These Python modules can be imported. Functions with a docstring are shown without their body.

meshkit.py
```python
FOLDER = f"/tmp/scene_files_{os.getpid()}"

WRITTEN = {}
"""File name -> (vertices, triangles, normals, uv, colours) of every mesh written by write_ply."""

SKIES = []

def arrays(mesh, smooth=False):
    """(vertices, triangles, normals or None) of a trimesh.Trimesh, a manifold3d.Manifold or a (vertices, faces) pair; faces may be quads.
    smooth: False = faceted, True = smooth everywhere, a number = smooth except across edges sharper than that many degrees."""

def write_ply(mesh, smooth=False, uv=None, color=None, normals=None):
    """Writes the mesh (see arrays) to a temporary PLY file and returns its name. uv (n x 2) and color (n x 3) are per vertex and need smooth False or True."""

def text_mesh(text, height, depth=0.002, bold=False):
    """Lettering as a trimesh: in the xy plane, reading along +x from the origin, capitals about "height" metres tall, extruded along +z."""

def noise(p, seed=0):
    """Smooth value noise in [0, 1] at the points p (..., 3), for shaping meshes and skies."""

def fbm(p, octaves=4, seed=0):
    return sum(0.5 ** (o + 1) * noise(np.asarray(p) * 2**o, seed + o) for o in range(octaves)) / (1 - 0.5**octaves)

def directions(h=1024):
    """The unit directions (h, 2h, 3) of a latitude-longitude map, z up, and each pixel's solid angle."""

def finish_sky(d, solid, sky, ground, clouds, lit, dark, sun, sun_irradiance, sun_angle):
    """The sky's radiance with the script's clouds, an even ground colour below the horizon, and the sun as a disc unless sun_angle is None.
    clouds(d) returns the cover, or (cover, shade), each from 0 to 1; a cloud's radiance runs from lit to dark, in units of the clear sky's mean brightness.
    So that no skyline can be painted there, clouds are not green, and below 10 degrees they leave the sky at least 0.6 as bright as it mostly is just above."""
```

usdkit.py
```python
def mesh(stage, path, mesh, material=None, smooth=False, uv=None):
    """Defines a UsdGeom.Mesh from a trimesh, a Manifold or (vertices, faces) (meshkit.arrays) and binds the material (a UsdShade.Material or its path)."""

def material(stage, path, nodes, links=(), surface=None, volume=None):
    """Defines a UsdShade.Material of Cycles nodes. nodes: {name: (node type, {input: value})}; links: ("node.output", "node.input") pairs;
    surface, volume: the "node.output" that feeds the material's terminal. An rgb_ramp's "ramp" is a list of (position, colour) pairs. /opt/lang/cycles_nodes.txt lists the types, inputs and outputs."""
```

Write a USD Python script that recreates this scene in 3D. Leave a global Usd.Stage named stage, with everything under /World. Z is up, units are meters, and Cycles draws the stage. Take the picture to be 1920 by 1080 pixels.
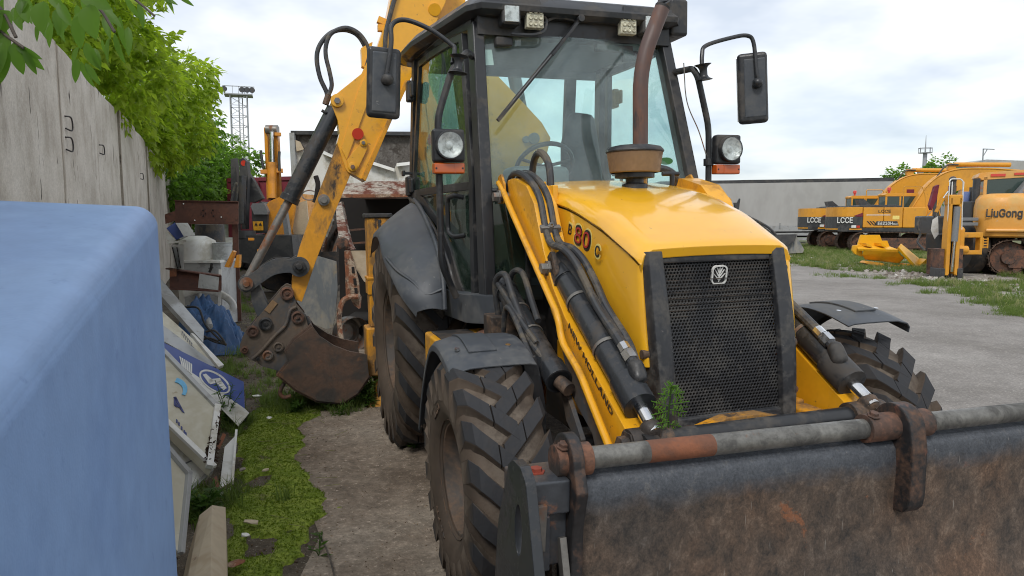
import math, random
import numpy as np, trimesh
from shapely.geometry import Polygon, Point, box as sbox
from shapely.ops import unary_union
import usdkit, meshkit
from pxr import Usd, UsdGeom, UsdLux, UsdShade, Sdf, Gf, Vt

stage = Usd.Stage.CreateInMemory()
UsdGeom.SetStageUpAxis(stage, UsdGeom.Tokens.z)
UsdGeom.SetStageMetersPerUnit(stage, 1.0)
UsdGeom.Xform.Define(stage, '/World')
UsdGeom.Scope.Define(stage, '/World/Looks')
rng = random.Random(7)
nrg = np.random.default_rng(7)

# ------------------------------------------------------------------ camera, sky, sun
F_PX, YAW, PITCH = 1330.0, math.radians(17.9), math.atan(130 / 1330.0)
EYE = np.array([-1.71, -2.79, 1.53])
cam = UsdGeom.Camera.Define(stage, '/World/camera')
cam.CreateHorizontalApertureAttr(36.0)
cam.CreateVerticalApertureAttr(36.0 * 9 / 16)
cam.CreateFocalLengthAttr(36.0 * F_PX / 1920)
cam.CreateClippingRangeAttr(Gf.Vec2f(0.05, 3000))
cam.CreateExposureAttr(0.35)
cam.AddTranslateOp().Set(Gf.Vec3d(*EYE))
cam.AddRotateZOp().Set(-math.degrees(YAW))
cam.AddRotateXOp().Set(90 - math.degrees(PITCH))

SUN_EL, SUN_AZ = math.radians(48), math.radians(215)     # azimuth = atan2(x, y)
dome = UsdLux.DomeLight.Define(stage, '/World/sky')
skym = usdkit.material(stage, '/World/Looks/sky', {
    'tc': ('texture_coordinate', {}),
    'sep': ('separate_xyz', {}),
    'zm': ('math', {'math_type': 'maximum', 'value2': 0.0}), 'zc': ('math', {'math_type': 'add', 'value2': 0.22}),
    'dx': ('math', {'math_type': 'divide'}), 'dy': ('math', {'math_type': 'divide'}),
    'pl': ('combine_xyz', {'z': 0.0}),
    'n1': ('noise_texture', {'scale': 0.55, 'detail': 6.0, 'roughness': 0.55, 'distortion': 0.3}),
    'n2': ('noise_texture', {'scale': 2.2, 'detail': 5.0, 'roughness': 0.5}),
    'cov': ('rgb_ramp', {'ramp': [(0.0, (0.55, 0.55, 0.55)), (0.40, (0.62, 0.62, 0.62)), (0.53, (0.9, 0.9, 0.9)), (1.0, (0.97, 0.97, 0.97))]}),
    'shade': ('rgb_ramp', {'ramp': [(0.3, (6.2, 6.8, 7.7)), (0.47, (8.0, 8.4, 8.95)), (0.62, (9.7, 9.8, 9.85))]}),
    'sky': ('sky_texture', {'sky_type': 'single_scattering', 'sun_disc': False, 'sun_elevation': SUN_EL, 'sun_rotation': SUN_AZ, 'air_density': 1.0, 'aerosol_density': 1.5, 'ozone_density': 1.0}),
    'mix': ('mix', {}),
    'bg': ('background_shader', {'strength': 0.1}),
}, [('tc.generated', 'sep.vector'), ('sep.z', 'zm.value1'), ('zm.value', 'zc.value1'), ('sep.x', 'dx.value1'), ('zc.value', 'dx.value2'), ('sep.y', 'dy.value1'), ('zc.value', 'dy.value2'),
    ('dx.value', 'pl.x'), ('dy.value', 'pl.y'), ('pl.vector', 'n1.vector'), ('pl.vector', 'n2.vector'),
    ('n1.fac', 'cov.fac'), ('n2.fac', 'shade.fac'), ('cov.color', 'mix.fac'), ('sky.color', 'mix.color1'), ('shade.color', 'mix.color2'), ('mix.color', 'bg.color')], surface='bg.background')
UsdShade.MaterialBindingAPI.Apply(dome.GetPrim()).Bind(skym)
dome.GetPrim().SetCustomDataByKey('kind', 'structure')
dome.GetPrim().SetCustomDataByKey('label', 'bright overcast sky with pale blue gaps')
sun = UsdLux.DistantLight.Define(stage, '/World/sun')
sun.CreateNormalizeAttr(True)
sun.CreateIntensityAttr(0.4)
sun.CreateAngleAttr(14.0)
sun.CreateColorAttr(Gf.Vec3f(1.0, 0.97, 0.92))
sun.AddRotateZOp().Set(-math.degrees(SUN_AZ))
sun.AddRotateXOp().Set(-(90 - math.degrees(SUN_EL)))

# ------------------------------------------------------------------ naming and tagging
_used = {}
def numbered(parent, name):
    n = _used.get((parent, name), 0)
    _used[(parent, name)] = n + 1
    return f'{parent}/{name}' if n == 0 else f'{parent}/{name}_{n:03d}'
def tag(prim, label=None, cat=None, group=None, kind=None):
    p = prim.GetPrim() if hasattr(prim, 'GetPrim') else prim
    for k, v in (('label', label), ('category', cat), ('group', group), ('kind', kind)):
        if v: p.SetCustomDataByKey(k, v)
    return p
def path_of(parent):
    if parent is None: return '/World'
    return parent if isinstance(parent, str) else str(parent.GetPath())
def put(name, mesh, mat, parent=None, smooth=False, label=None, cat=None, group=None, kind=None, wear=None):
    path = numbered(path_of(parent), name)
    m = usdkit.mesh(stage, path, mesh, mat, smooth=smooth)
    if wear is not None:
        UsdGeom.PrimvarsAPI(m).CreatePrimvar('wear', Sdf.ValueTypeNames.FloatArray, 'vertex').Set(Vt.FloatArray.FromNumpy(np.asarray(wear, np.float32)))
    tag(m, label, cat, group, kind)
    return m.GetPrim()
def thing(name, label, cat, loc=(0, 0, 0), rz=0.0, group=None, ry=0.0, rx=0.0):
    x = UsdGeom.Xform.Define(stage, numbered('/World', name))
    x.AddTranslateOp().Set(Gf.Vec3d(*map(float, loc)))
    if rz: x.AddRotateZOp().Set(rz)
    if ry: x.AddRotateYOp().Set(ry)
    if rx: x.AddRotateXOp().Set(rx)
    return tag(x, label, cat, group)
def copy_of(src, name, label, loc, rz=0.0, scale=1.0):
    d = src.GetCustomData()
    x = UsdGeom.Xform.Define(stage, numbered('/World', name))
    x.AddTranslateOp().Set(Gf.Vec3d(*map(float, loc)))
    if rz: x.AddRotateZOp().Set(rz)
    if scale != 1: x.AddScaleOp().Set(Gf.Vec3f(scale, scale, scale))
    x.GetPrim().GetReferences().AddInternalReference(src.GetPath())
    x.GetPrim().SetInstanceable(True)
    return tag(x, label, d.get('category'), d.get('group'))

# ------------------------------------------------------------------ points from sight lines (used to measure positions)
def _basis(roll):
    fw = np.array([math.sin(YAW) * math.cos(PITCH), math.cos(YAW) * math.cos(PITCH), -math.sin(PITCH)])
    r = np.array([math.cos(YAW), -math.sin(YAW), 0.0])
    u = np.cross(r, fw)
    def rot(v): return np.array([v[0] * math.cos(roll) + v[2] * math.sin(roll), v[1], -v[0] * math.sin(roll) + v[2] * math.cos(roll)])
    return [rot(v) for v in (EYE, fw, r, u)]
TILT = 0.018                                             # the loader stands on ground that falls a little to its left
BW, BT = _basis(0.0), _basis(TILT)
def at(px, py, X=None, Y=None, Z=None, D=None, B=BW):
    c, fw, r, u = B
    d = fw + r * (px - 960) / F_PX + u * (540 - py) / F_PX
    t = D if D is not None else ((X - c[0]) / d[0] if X is not None else (Y - c[1]) / d[1] if Y is not None else (Z - c[2]) / d[2])
    return c + d * t
def T(px, py, **k): return at(px, py, B=BT, **k)
def slope(x): return 0.018 * np.clip(x, -1.3, 1.3)       # cross fall of the yard under the machine

# ------------------------------------------------------------------ mesh helpers
cat_ = trimesh.util.concatenate
def M(v, f): return trimesh.Trimesh(np.asarray(v, float), np.asarray(f), process=False)
def quads(v, q):
    q = np.asarray(q); return M(v, np.vstack([q[:, [0, 1, 2]], q[:, [0, 2, 3]]]))
def bx(x0, x1, y0, y1, z0, z1):
    m = trimesh.creation.box((abs(x1 - x0), abs(y1 - y0), abs(z1 - z0))); m.apply_translation(((x0 + x1) / 2, (y0 + y1) / 2, (z0 + z1) / 2)); return m
def cbox(c, s, rz=0, rx=0, ry=0, r=0.0):
    m = rb(s, r) if r else trimesh.creation.box(s)
    for a, ax in ((rx, (1, 0, 0)), (ry, (0, 1, 0)), (rz, (0, 0, 1))):
        if a: m.apply_transform(trimesh.transformations.rotation_matrix(math.radians(a), ax))
    m.apply_translation(c); return m
def hull(p): return trimesh.convex.convex_hull(np.asarray(p, float))
_ball = trimesh.creation.icosphere(subdivisions=1).vertices
def rb(s, r, n=None):                                    # rounded box about the origin
    s = np.asarray(s, float) / 2; r = min(r, s.min() * 0.98)
    return hull(np.vstack([_ball * r + (s - r) * np.array([a, b, c]) for a in (-1, 1) for b in (-1, 1) for c in (-1, 1)]))
def rbx(x0, x1, y0, y1, z0, z1, r=0.01):
    m = rb((x1 - x0, y1 - y0, z1 - z0), r); m.apply_translation(((x0 + x1) / 2, (y0 + y1) / 2, (z0 + z1) / 2)); return m
def ext(poly, a, b, axis='x'):
    """extrude a polygon: axis x takes (y, z), axis y takes (x, z), axis z takes (x, y)"""
    p = poly if hasattr(poly, 'geom_type') else Polygon(poly)
    p = p.buffer(0)
    m = trimesh.creation.extrude_polygon(p, abs(b - a), engine='earcut')
    v = m.vertices.copy(); lo = min(a, b); f = m.faces
    if axis == 'x': w = np.c_[v[:, 2] + lo, v[:, 0], v[:, 1]]
    elif axis == 'y': w = np.c_[v[:, 0], v[:, 2] + lo, v[:, 1]]; f = f[:, ::-1]
    else: w = np.c_[v[:, 0], v[:, 1], v[:, 2] + lo]
    return M(w, f)
def rounded(poly, r): return Polygon(poly).buffer(-r).buffer(r)
def soft(poly, r): return Polygon(poly).buffer(-r).buffer(2 * r).buffer(-r)
def spline(p, k=6):
    p = np.asarray(p, float)
    if len(p) < 3: return p
    q = np.vstack([2 * p[0] - p[1], p, 2 * p[-1] - p[-2]]); out = []
    for i in range(1, len(q) - 2):
        for t in np.linspace(0, 1, k, endpoint=False):
            a, b, c, d = q[i - 1], q[i], q[i + 1], q[i + 2]
            out.append(0.5 * (2 * b + (c - a) * t + (2 * a - 5 * b + 4 * c - d) * t * t + (3 * b - a - 3 * c + d) * t ** 3))
    return np.array(out + [p[-1]])
def bend(p, r=0.05, k=4):                                # straight runs joined by rounded corners
    p = np.asarray(p, float); out = [p[0]]
    for i in range(1, len(p) - 1):
        a, b = p[i - 1] - p[i], p[i + 1] - p[i]; la, lb = np.linalg.norm(a), np.linalg.norm(b); d = min(r, la * .45, lb * .45)
        s, e = p[i] + a / la * d, p[i] + b / lb * d
        for t in np.linspace(0, 1, k + 1): out.append((1 - t) ** 2 * s + 2 * t * (1 - t) * p[i] + t * t * e)
    return np.array(out + [p[-1]])
def sweep(path, sec, closed=True, up=None):
    """sweep a 2-D section (n x 2) along a path, ends capped"""
    p = np.asarray(path, float); sec = np.asarray(sec, float); n = sec.shape[-2]
    t = np.gradient(p, axis=0); t /= np.linalg.norm(t, axis=1)[:, None]
    a = np.array(up if up is not None else ([0, 0, 1.] if abs(t[0][2]) < .9 else [0, 1., 0]), float)
    rings = []
    for i in range(len(p)):
        a = a - t[i] * (a @ t[i]); a /= np.linalg.norm(a); b = np.cross(t[i], a)
        s = sec if sec.ndim == 2 else sec[i]
        rings.append(p[i] + s[:, :1] * b + s[:, 1:] * a)
    v = np.vstack(rings); f = []
    for i in range(len(p) - 1):
        for j in range(n):
            k = (j + 1) % n; A, B, C_, D_ = i * n + j, i * n + k, (i + 1) * n + k, (i + 1) * n + j
            f += [[A, C_, B], [A, D_, C_]]
    for base, s in ((0, 1), ((len(p) - 1) * n, -1)):
        for j in range(1, n - 1): f.append([base, base + j, base + j + 1][::1 if s == 1 else -1])
    m = M(v, f)
    if m.volume < 0: m.invert()
    return m
def circ(r, n=10): a = np.linspace(0, 2 * math.pi, n, endpoint=False); return np.c_[np.cos(a), np.sin(a)] * r
def tube(p, r, n=10, smooth_path=None, rad=0.05):
    if smooth_path == 's': p = spline(p)
    elif smooth_path == 'b': p = bend(p, rad)
    return sweep(p, circ(r, n))
def bar(p, w, h, up=None): return sweep(p, [(-w / 2, -h / 2), (w / 2, -h / 2), (w / 2, h / 2), (-w / 2, h / 2)], up=up)
def lathe(prof, p0=(0, 0, 0), ax=(0, 0, 1), n=28):
    """profile of (radius, height) turned about an axis from p0"""
    ax = np.asarray(ax, float); ax /= np.linalg.norm(ax)
    e = np.array([1., 0, 0]) if abs(ax[0]) < .9 else np.array([0, 1., 0]); e -= ax * (e @ ax); e /= np.linalg.norm(e); g = np.cross(ax, e)
    a = np.linspace(0, 2 * math.pi, n, endpoint=False); pr = np.asarray(prof, float); k = len(pr)
    v = np.vstack([np.asarray(p0) + h * ax + r * (np.cos(a)[:, None] * e + np.sin(a)[:, None] * g) for r, h in pr])
    f = []
    for i in range(k - 1):
        for j in range(n):
            l = (j + 1) % n; f += [[i * n + j, i * n + l, (i + 1) * n + l], [i * n + j, (i + 1) * n + l, (i + 1) * n + j]]
    return M(v, f)
def cyl(p0, p1, r, n=18, r2=None):
    p0, p1 = np.asarray(p0, float), np.asarray(p1, float); L = np.linalg.norm(p1 - p0); r2 = r if r2 is None else r2
    return lathe([(1e-4, 0), (r, 0), (r2, L), (1e-4, L)], p0, p1 - p0, n)
def bolt(p, d, r=0.012, h=0.012):                          # hexagon head
    return lathe([(r * 1.5, 0), (r * 1.5, h * .25), (r, h * .25), (r, h), (1e-4, h)], p, d, 6)
def grid(P, thick=None, normal_dir=None):
    """P: (a, b, 3) sheet of points; with thick it becomes a closed shell"""
    P = np.asarray(P, float); a, b = P.shape[:2]; idx = np.arange(a * b).reshape(a, b)
    q = np.stack([idx[:-1, :-1], idx[1:, :-1], idx[1:, 1:], idx[:-1, 1:]], -1).reshape(-1, 4)
    m = quads(P.reshape(-1, 3), q)
    if thick is None: return m
    du, dv = np.gradient(P, axis=0), np.gradient(P, axis=1); nn = np.cross(du, dv); nn /= np.linalg.norm(nn, axis=2)[..., None] + 1e-12
    lo = (P - nn * thick).reshape(-1, 3); n0 = a * b; v = np.vstack([P.reshape(-1, 3), lo]); f = [q, q[:, ::-1] + n0]
    loop = np.concatenate([idx[0, :], idx[1:, -1], idx[-1, -2::-1], idx[-2:0:-1, 0]]); nx = np.roll(loop, -1)
    f.append(np.stack([loop, nx, nx + n0, loop + n0], -1))
    m = quads(v, np.vstack(f))
    if m.volume < 0: m.invert()
    return m
def mirror(m):
    w = m.copy(); w.vertices[:, 0] *= -1; w.faces = w.faces[:, ::-1]; return M(w.vertices, w.faces)
def shift(m, d): m = m.copy(); m.apply_translation(d); return m
def turn(m, deg, ax=(0, 0, 1), about=(0, 0, 0)):
    m = m.copy(); m.apply_transform(trimesh.transformations.rotation_matrix(math.radians(deg), ax, about)); return m
def text_on(txt, h, origin, right, up, depth=0.002, bold=True, width=None):
    """raised lettering: origin is the lower left corner; right and up span the face"""
    m = meshkit.text_mesh(txt, h, depth, bold)
    v = m.vertices.copy()
    if width: v[:, 0] *= width / (v[:, 0].max() - v[:, 0].min())
    r, u = np.asarray(right, float), np.asarray(up, float); r /= np.linalg.norm(r); u = u - r * (u @ r); u /= np.linalg.norm(u); n = np.cross(r, u)
    return M(np.asarray(origin) + v[:, :1] * r + v[:, 1:2] * u + v[:, 2:] * n, m.faces)

# ------------------------------------------------------------------ materials
def material(name, nodes, links, surface, **k): return usdkit.material(stage, '/World/Looks/' + name, nodes, links, surface=surface, **k)
def worn(name, base, dirt=None, amount=0.5, scale=5.0, rough=0.45, metal=0.0, fine=0.12, bump=0.15, bevel=0.005, stretch=(1, 1, 1), dirt2=None, amount2=0.3, scale2=14.0, coat=0.0, spec=0.5, dirt_rough=0.85, bumpscale=90.0, detail=8.0):
    """paint or metal with dirt, rust or scuffs in irregular patches; amount is roughly the share covered"""
    dirt = dirt or tuple(c * 0.6 for c in base); a = 0.66 - 0.32 * amount; a2 = 0.68 - 0.32 * amount2
    n = {'g': ('geometry', {}), 'mp': ('mapping', {'scale': stretch}),
         'n1': ('noise_texture', {'scale': scale, 'detail': detail, 'roughness': 0.62, 'distortion': 0.4}),
         'n2': ('noise_texture', {'scale': scale * 7.3, 'detail': 5.0, 'roughness': 0.65}),
         'mixn': ('math', {'math_type': 'multiply_add', 'value2': 0.3, 'value3': -0.15}), 'sum': ('math', {'math_type': 'add'}),
         'r1': ('rgb_ramp', {'ramp': [(max(a - .07, 0), (0, 0, 0)), (min(a + .07, 1), (1, 1, 1))]}),
         'fv': ('map_range', {'from_min': 0.3, 'from_max': 0.7, 'to_min': 1 - fine, 'to_max': 1 + fine}),
         'fvc': ('combine_color', {}),
         'm1': ('mix', {'color1': base, 'color2': dirt}), 'mv': ('mix', {'mix_type': 'multiply', 'fac': 1.0}),
         'ro': ('map_range', {'to_min': rough, 'to_max': dirt_rough}),
         'nb': ('noise_texture', {'scale': bumpscale, 'detail': 4.0, 'roughness': 0.6}),
         'b': ('bump', {'strength': bump, 'distance': 0.004}),
         'p': ('principled_bsdf', {'metallic': metal, 'specular_ior_level': spec, 'coat_weight': coat, 'coat_roughness': 0.08})}
    l = [('g.position', 'mp.vector'), ('mp.vector', 'n1.vector'), ('mp.vector', 'n2.vector'), ('n2.fac', 'mixn.value1'), ('n1.fac', 'sum.value1'), ('mixn.value', 'sum.value2'), ('sum.value', 'r1.fac'),
         ('r1.color', 'm1.fac'), ('n2.fac', 'fv.value'), ('fv.result', 'fvc.r'), ('fv.result', 'fvc.g'), ('fv.result', 'fvc.b'), ('fvc.color', 'mv.color2'),
         ('r1.color', 'ro.value'), ('ro.result', 'p.roughness'), ('g.position', 'nb.vector'), ('nb.fac', 'b.height'), ('b.normal', 'p.normal'), ('mv.color', 'p.base_color')]
    if dirt2:
        n['n3'] = ('noise_texture', {'scale': scale2, 'detail': 7.0, 'roughness': 0.68, 'distortion': 0.2})
        n['r2'] = ('rgb_ramp', {'ramp': [(max(a2 - .04, 0), (0, 0, 0)), (min(a2 + .05, 1), (1, 1, 1))]}); n['m2'] = ('mix', {'color2': dirt2})
        l += [('mp.vector', 'n3.vector'), ('n3.fac', 'r2.fac'), ('r2.color', 'm2.fac'), ('m1.color', 'm2.color1'), ('m2.color', 'mv.color1')]
    else: l.append(('m1.color', 'mv.color1'))
    if bevel: n['bev'] = ('bevel', {'samples': 4, 'radius': bevel}); l.append(('bev.bevel', 'b.normal'))
    return material(name, n, l, 'p.BSDF')
def plain(name, base, rough=0.5, metal=0.0, spec=0.5, coat=0.0):
    return material(name, {'g': ('geometry', {}), 'n': ('noise_texture', {'scale': 30.0, 'detail': 4.0}), 'r': ('map_range', {'from_min': .3, 'from_max': .7, 'to_min': .9, 'to_max': 1.1}), 'c': ('combine_color', {}),
        'm': ('mix', {'mix_type': 'multiply', 'fac': 1.0, 'color1': base}), 'p': ('principled_bsdf', {'roughness': rough, 'metallic': metal, 'specular_ior_level': spec, 'coat_weight': coat})},
        [('g.position', 'n.vector'), ('n.fac', 'r.value'), ('r.result', 'c.r'), ('r.result', 'c.g'), ('r.result', 'c.b'), ('c.color', 'm.color2'), ('m.color', 'p.base_color')], 'p.BSDF')
def glassy(name, tint, gloss=0.05, dust=(0.5, 0.52, 0.5), dust_amt=0.12):
    return material(name, {'t': ('transparent_bsdf', {'color': tint}), 'gl': ('glossy_bsdf', {'color': (1, 1, 1), 'roughness': gloss}), 'fr': ('fresnel', {}), 'io': ('math', {'math_type': 'multiply_add', 'value2': -0.7603, 'value3': 1.45}),
        'g': ('geometry', {}), 'n': ('noise_texture', {'scale': 2.5, 'detail': 6.0, 'roughness': .6}), 'rr': ('map_range', {'from_min': .35, 'from_max': .75, 'to_min': dust_amt * .3, 'to_max': dust_amt * 1.8, 'clamp': True}),
        'd': ('diffuse_bsdf', {'color': dust}), 'm1': ('mix_closure', {}), 'm2': ('mix_closure', {})},
        [('g.backfacing', 'io.value1'), ('io.value', 'fr.IOR'), ('g.position', 'n.vector'), ('n.fac', 'rr.value'), ('rr.result', 'm1.fac'), ('t.BSDF', 'm1.closure1'), ('d.BSDF', 'm1.closure2'), ('fr.fac', 'm2.fac'), ('m1.closure', 'm2.closure1'), ('gl.BSDF', 'm2.closure2')], 'm2.closure')
YEL = (0.72, 0.345, 0.014)
MT = {}
MT['yellow'] = worn('yellow_paint', YEL, (0.40, 0.19, 0.025), 0.14, 3.5, 0.28, fine=0.05, bump=0.02, bevel=0.006, dirt2=(0.14, 0.08, 0.03), amount2=0.02, scale2=22, coat=0.25)
MT['hood'] = worn('hood_paint', (0.80, 0.42, 0.02), (0.73, 0.37, 0.02), 0.3, 1.6, 0.22, fine=0.03, bump=0.01, bevel=0.006, dirt2=(0.16, 0.10, 0.04), amount2=-0.03, scale2=30, coat=0.8, dirt_rough=0.3)
MT['yellow_dirty'] = worn('dirty_yellow_paint', (0.64, 0.28, 0.015), (0.22, 0.12, 0.04), 0.42, 4.0, 0.45, fine=0.12, bump=0.12, bevel=0.006, stretch=(1, 1, .55), dirt2=(0.05, 0.035, 0.025), amount2=0.2, scale2=9)
MT['black'] = worn('black_paint', (0.016, 0.017, 0.019), (0.06, 0.055, 0.05), 0.3, 5.0, 0.36, fine=0.15, bump=0.06, bevel=0.005, spec=0.5)
MT['plastic'] = worn('grey_plastic', (0.045, 0.052, 0.062), (0.085, 0.088, 0.09), 0.4, 2.6, 0.5, fine=0.08, bump=0.08, bevel=0.006, dirt2=(0.2, 0.2, 0.19), amount2=-0.02, scale2=30)
MT['grille'] = worn('grille_paint', (0.022, 0.023, 0.026), (0.065, 0.062, 0.058), 0.4, 6.0, 0.4, fine=0.2, bump=0.1, bevel=0.01, dirt2=(0.15, 0.14, 0.13), amount2=0.0, scale2=28)
MT['hose'] = worn('rubber_hose', (0.03, 0.032, 0.036), (0.1, 0.085, 0.065), 0.35, 8.0, 0.5, fine=0.1, bump=0.1, bevel=0)
MT['cylinder'] = worn('cylinder_paint', (0.02, 0.022, 0.025), (0.05, 0.043, 0.037), 0.3, 5.0, 0.28, fine=0.15, bump=0.05, bevel=0.004)
MT['chrome'] = worn('chrome_rod', (0.7, 0.7, 0.7), (0.5, 0.48, 0.45), 0.3, 9.0, 0.14, metal=1.0, fine=0.05, bump=0.01, bevel=0, dirt_rough=.3)
MT['steel'] = worn('grey_steel', (0.19, 0.18, 0.165), (0.22, 0.09, 0.04), 0.25, 5.0, 0.45, metal=0.5, fine=0.2, bump=0.12, bevel=0.003, dirt2=(0.2, 0.08, 0.035), amount2=0.05, scale2=4.0)
MT['rust'] = worn('rusty_steel', (0.075, 0.042, 0.03), (0.15, 0.068, 0.04), 0.45, 6.0, 0.75, fine=0.25, bump=0.4, bevel=0.004, dirt2=(0.03, 0.025, 0.022), amount2=0.35, scale2=9)
MT['greasy'] = worn('greasy_steel', (0.035, 0.028, 0.024), (0.11, 0.07, 0.045), 0.4, 8.0, 0.55, fine=0.25, bump=0.5, bevel=0.004, bumpscale=60)
MT['mud_steel'] = worn('muddy_steel', (0.105, 0.08, 0.06), (0.06, 0.062, 0.066), 0.35, 4.0, 0.7, fine=0.2, bump=0.25, bevel=0.004, dirt2=(0.17, 0.10, 0.06), amount2=0.25, scale2=7)
MT['rim'] = worn('dusty_rim', (0.055, 0.045, 0.038), (0.11, 0.07, 0.045), 0.5, 4.0, 0.7, fine=0.2, bump=0.1, bevel=0.004)
MT['dark'] = worn('dark_frame', (0.012, 0.011, 0.011), (0.05, 0.036, 0.026), 0.4, 6.0, 0.65, fine=0.2, bump=0.3, bevel=0)
MT['seat'] = plain('seat_fabric', (0.03, 0.032, 0.036), 0.8)
MT['liner'] = plain('cab_liner', (0.13, 0.155, 0.17), 0.7)
MT['dash'] = plain('dashboard', (0.12, 0.125, 0.13), 0.5)
MT['glass'] = glassy('cab_glass', (0.86, 0.955, 0.94), 0.02, (0.45, 0.5, 0.5), 0.05)
MT['glass_dirty'] = glassy('dusty_glass', (0.40, 0.52, 0.46), 0.02, (0.12, 0.16, 0.13), 0.10)
MT['glass_clear'] = glassy('clear_lens', (0.9, 0.92, 0.92), 0.03, dust_amt=0.05)
MT['reflector'] = worn('lamp_reflector', (0.8, 0.8, 0.78), (0.32, 0.32, 0.3), 0.4, 34.0, 0.18, metal=0.35, bump=0.6, bevel=0, bumpscale=140, dirt_rough=.3)
MT['amber'] = material('amber_lens', {'p': ('principled_bsdf', {'base_color': (0.45, 0.085, 0.008), 'roughness': 0.18, 'coat_weight': 0.6, 'subsurface_weight': 0.0})}, [], 'p.BSDF')
MT['red'] = material('red_reflector', {'p': ('principled_bsdf', {'base_color': (0.5, 0.03, 0.012), 'roughness': 0.25, 'coat_weight': 0.5})}, [], 'p.BSDF')
MT['led'] = worn('led_face', (0.55, 0.53, 0.4), (0.36, 0.34, 0.26), 0.4, 40.0, 0.3, fine=0.1, bump=0.4, bevel=0)
MT['tan'] = worn('tan_plastic', (0.215, 0.135, 0.07), (0.15, 0.095, 0.055), 0.4, 5.0, 0.35, bevel=0.006)
MT['exhaust'] = worn('exhaust_rust', (0.085, 0.05, 0.042), (0.13, 0.065, 0.045), 0.4, 5.0, 0.5, fine=0.12, bump=0.1, bevel=0, stretch=(1, 1, .4), dirt2=(0.04, 0.038, 0.04), amount2=0.25, scale2=5)
MT['black_decal'] = plain('black_print', (0.02, 0.018, 0.015), 0.4)
MT['red_decal'] = plain('red_print', (0.42, 0.035, 0.03), 0.35)
MT['pale_decal'] = plain('pale_yellow_print', (0.75, 0.6, 0.18), 0.4)
MT['white_decal'] = plain('silver_print', (0.6, 0.6, 0.57), 0.4)
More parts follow.
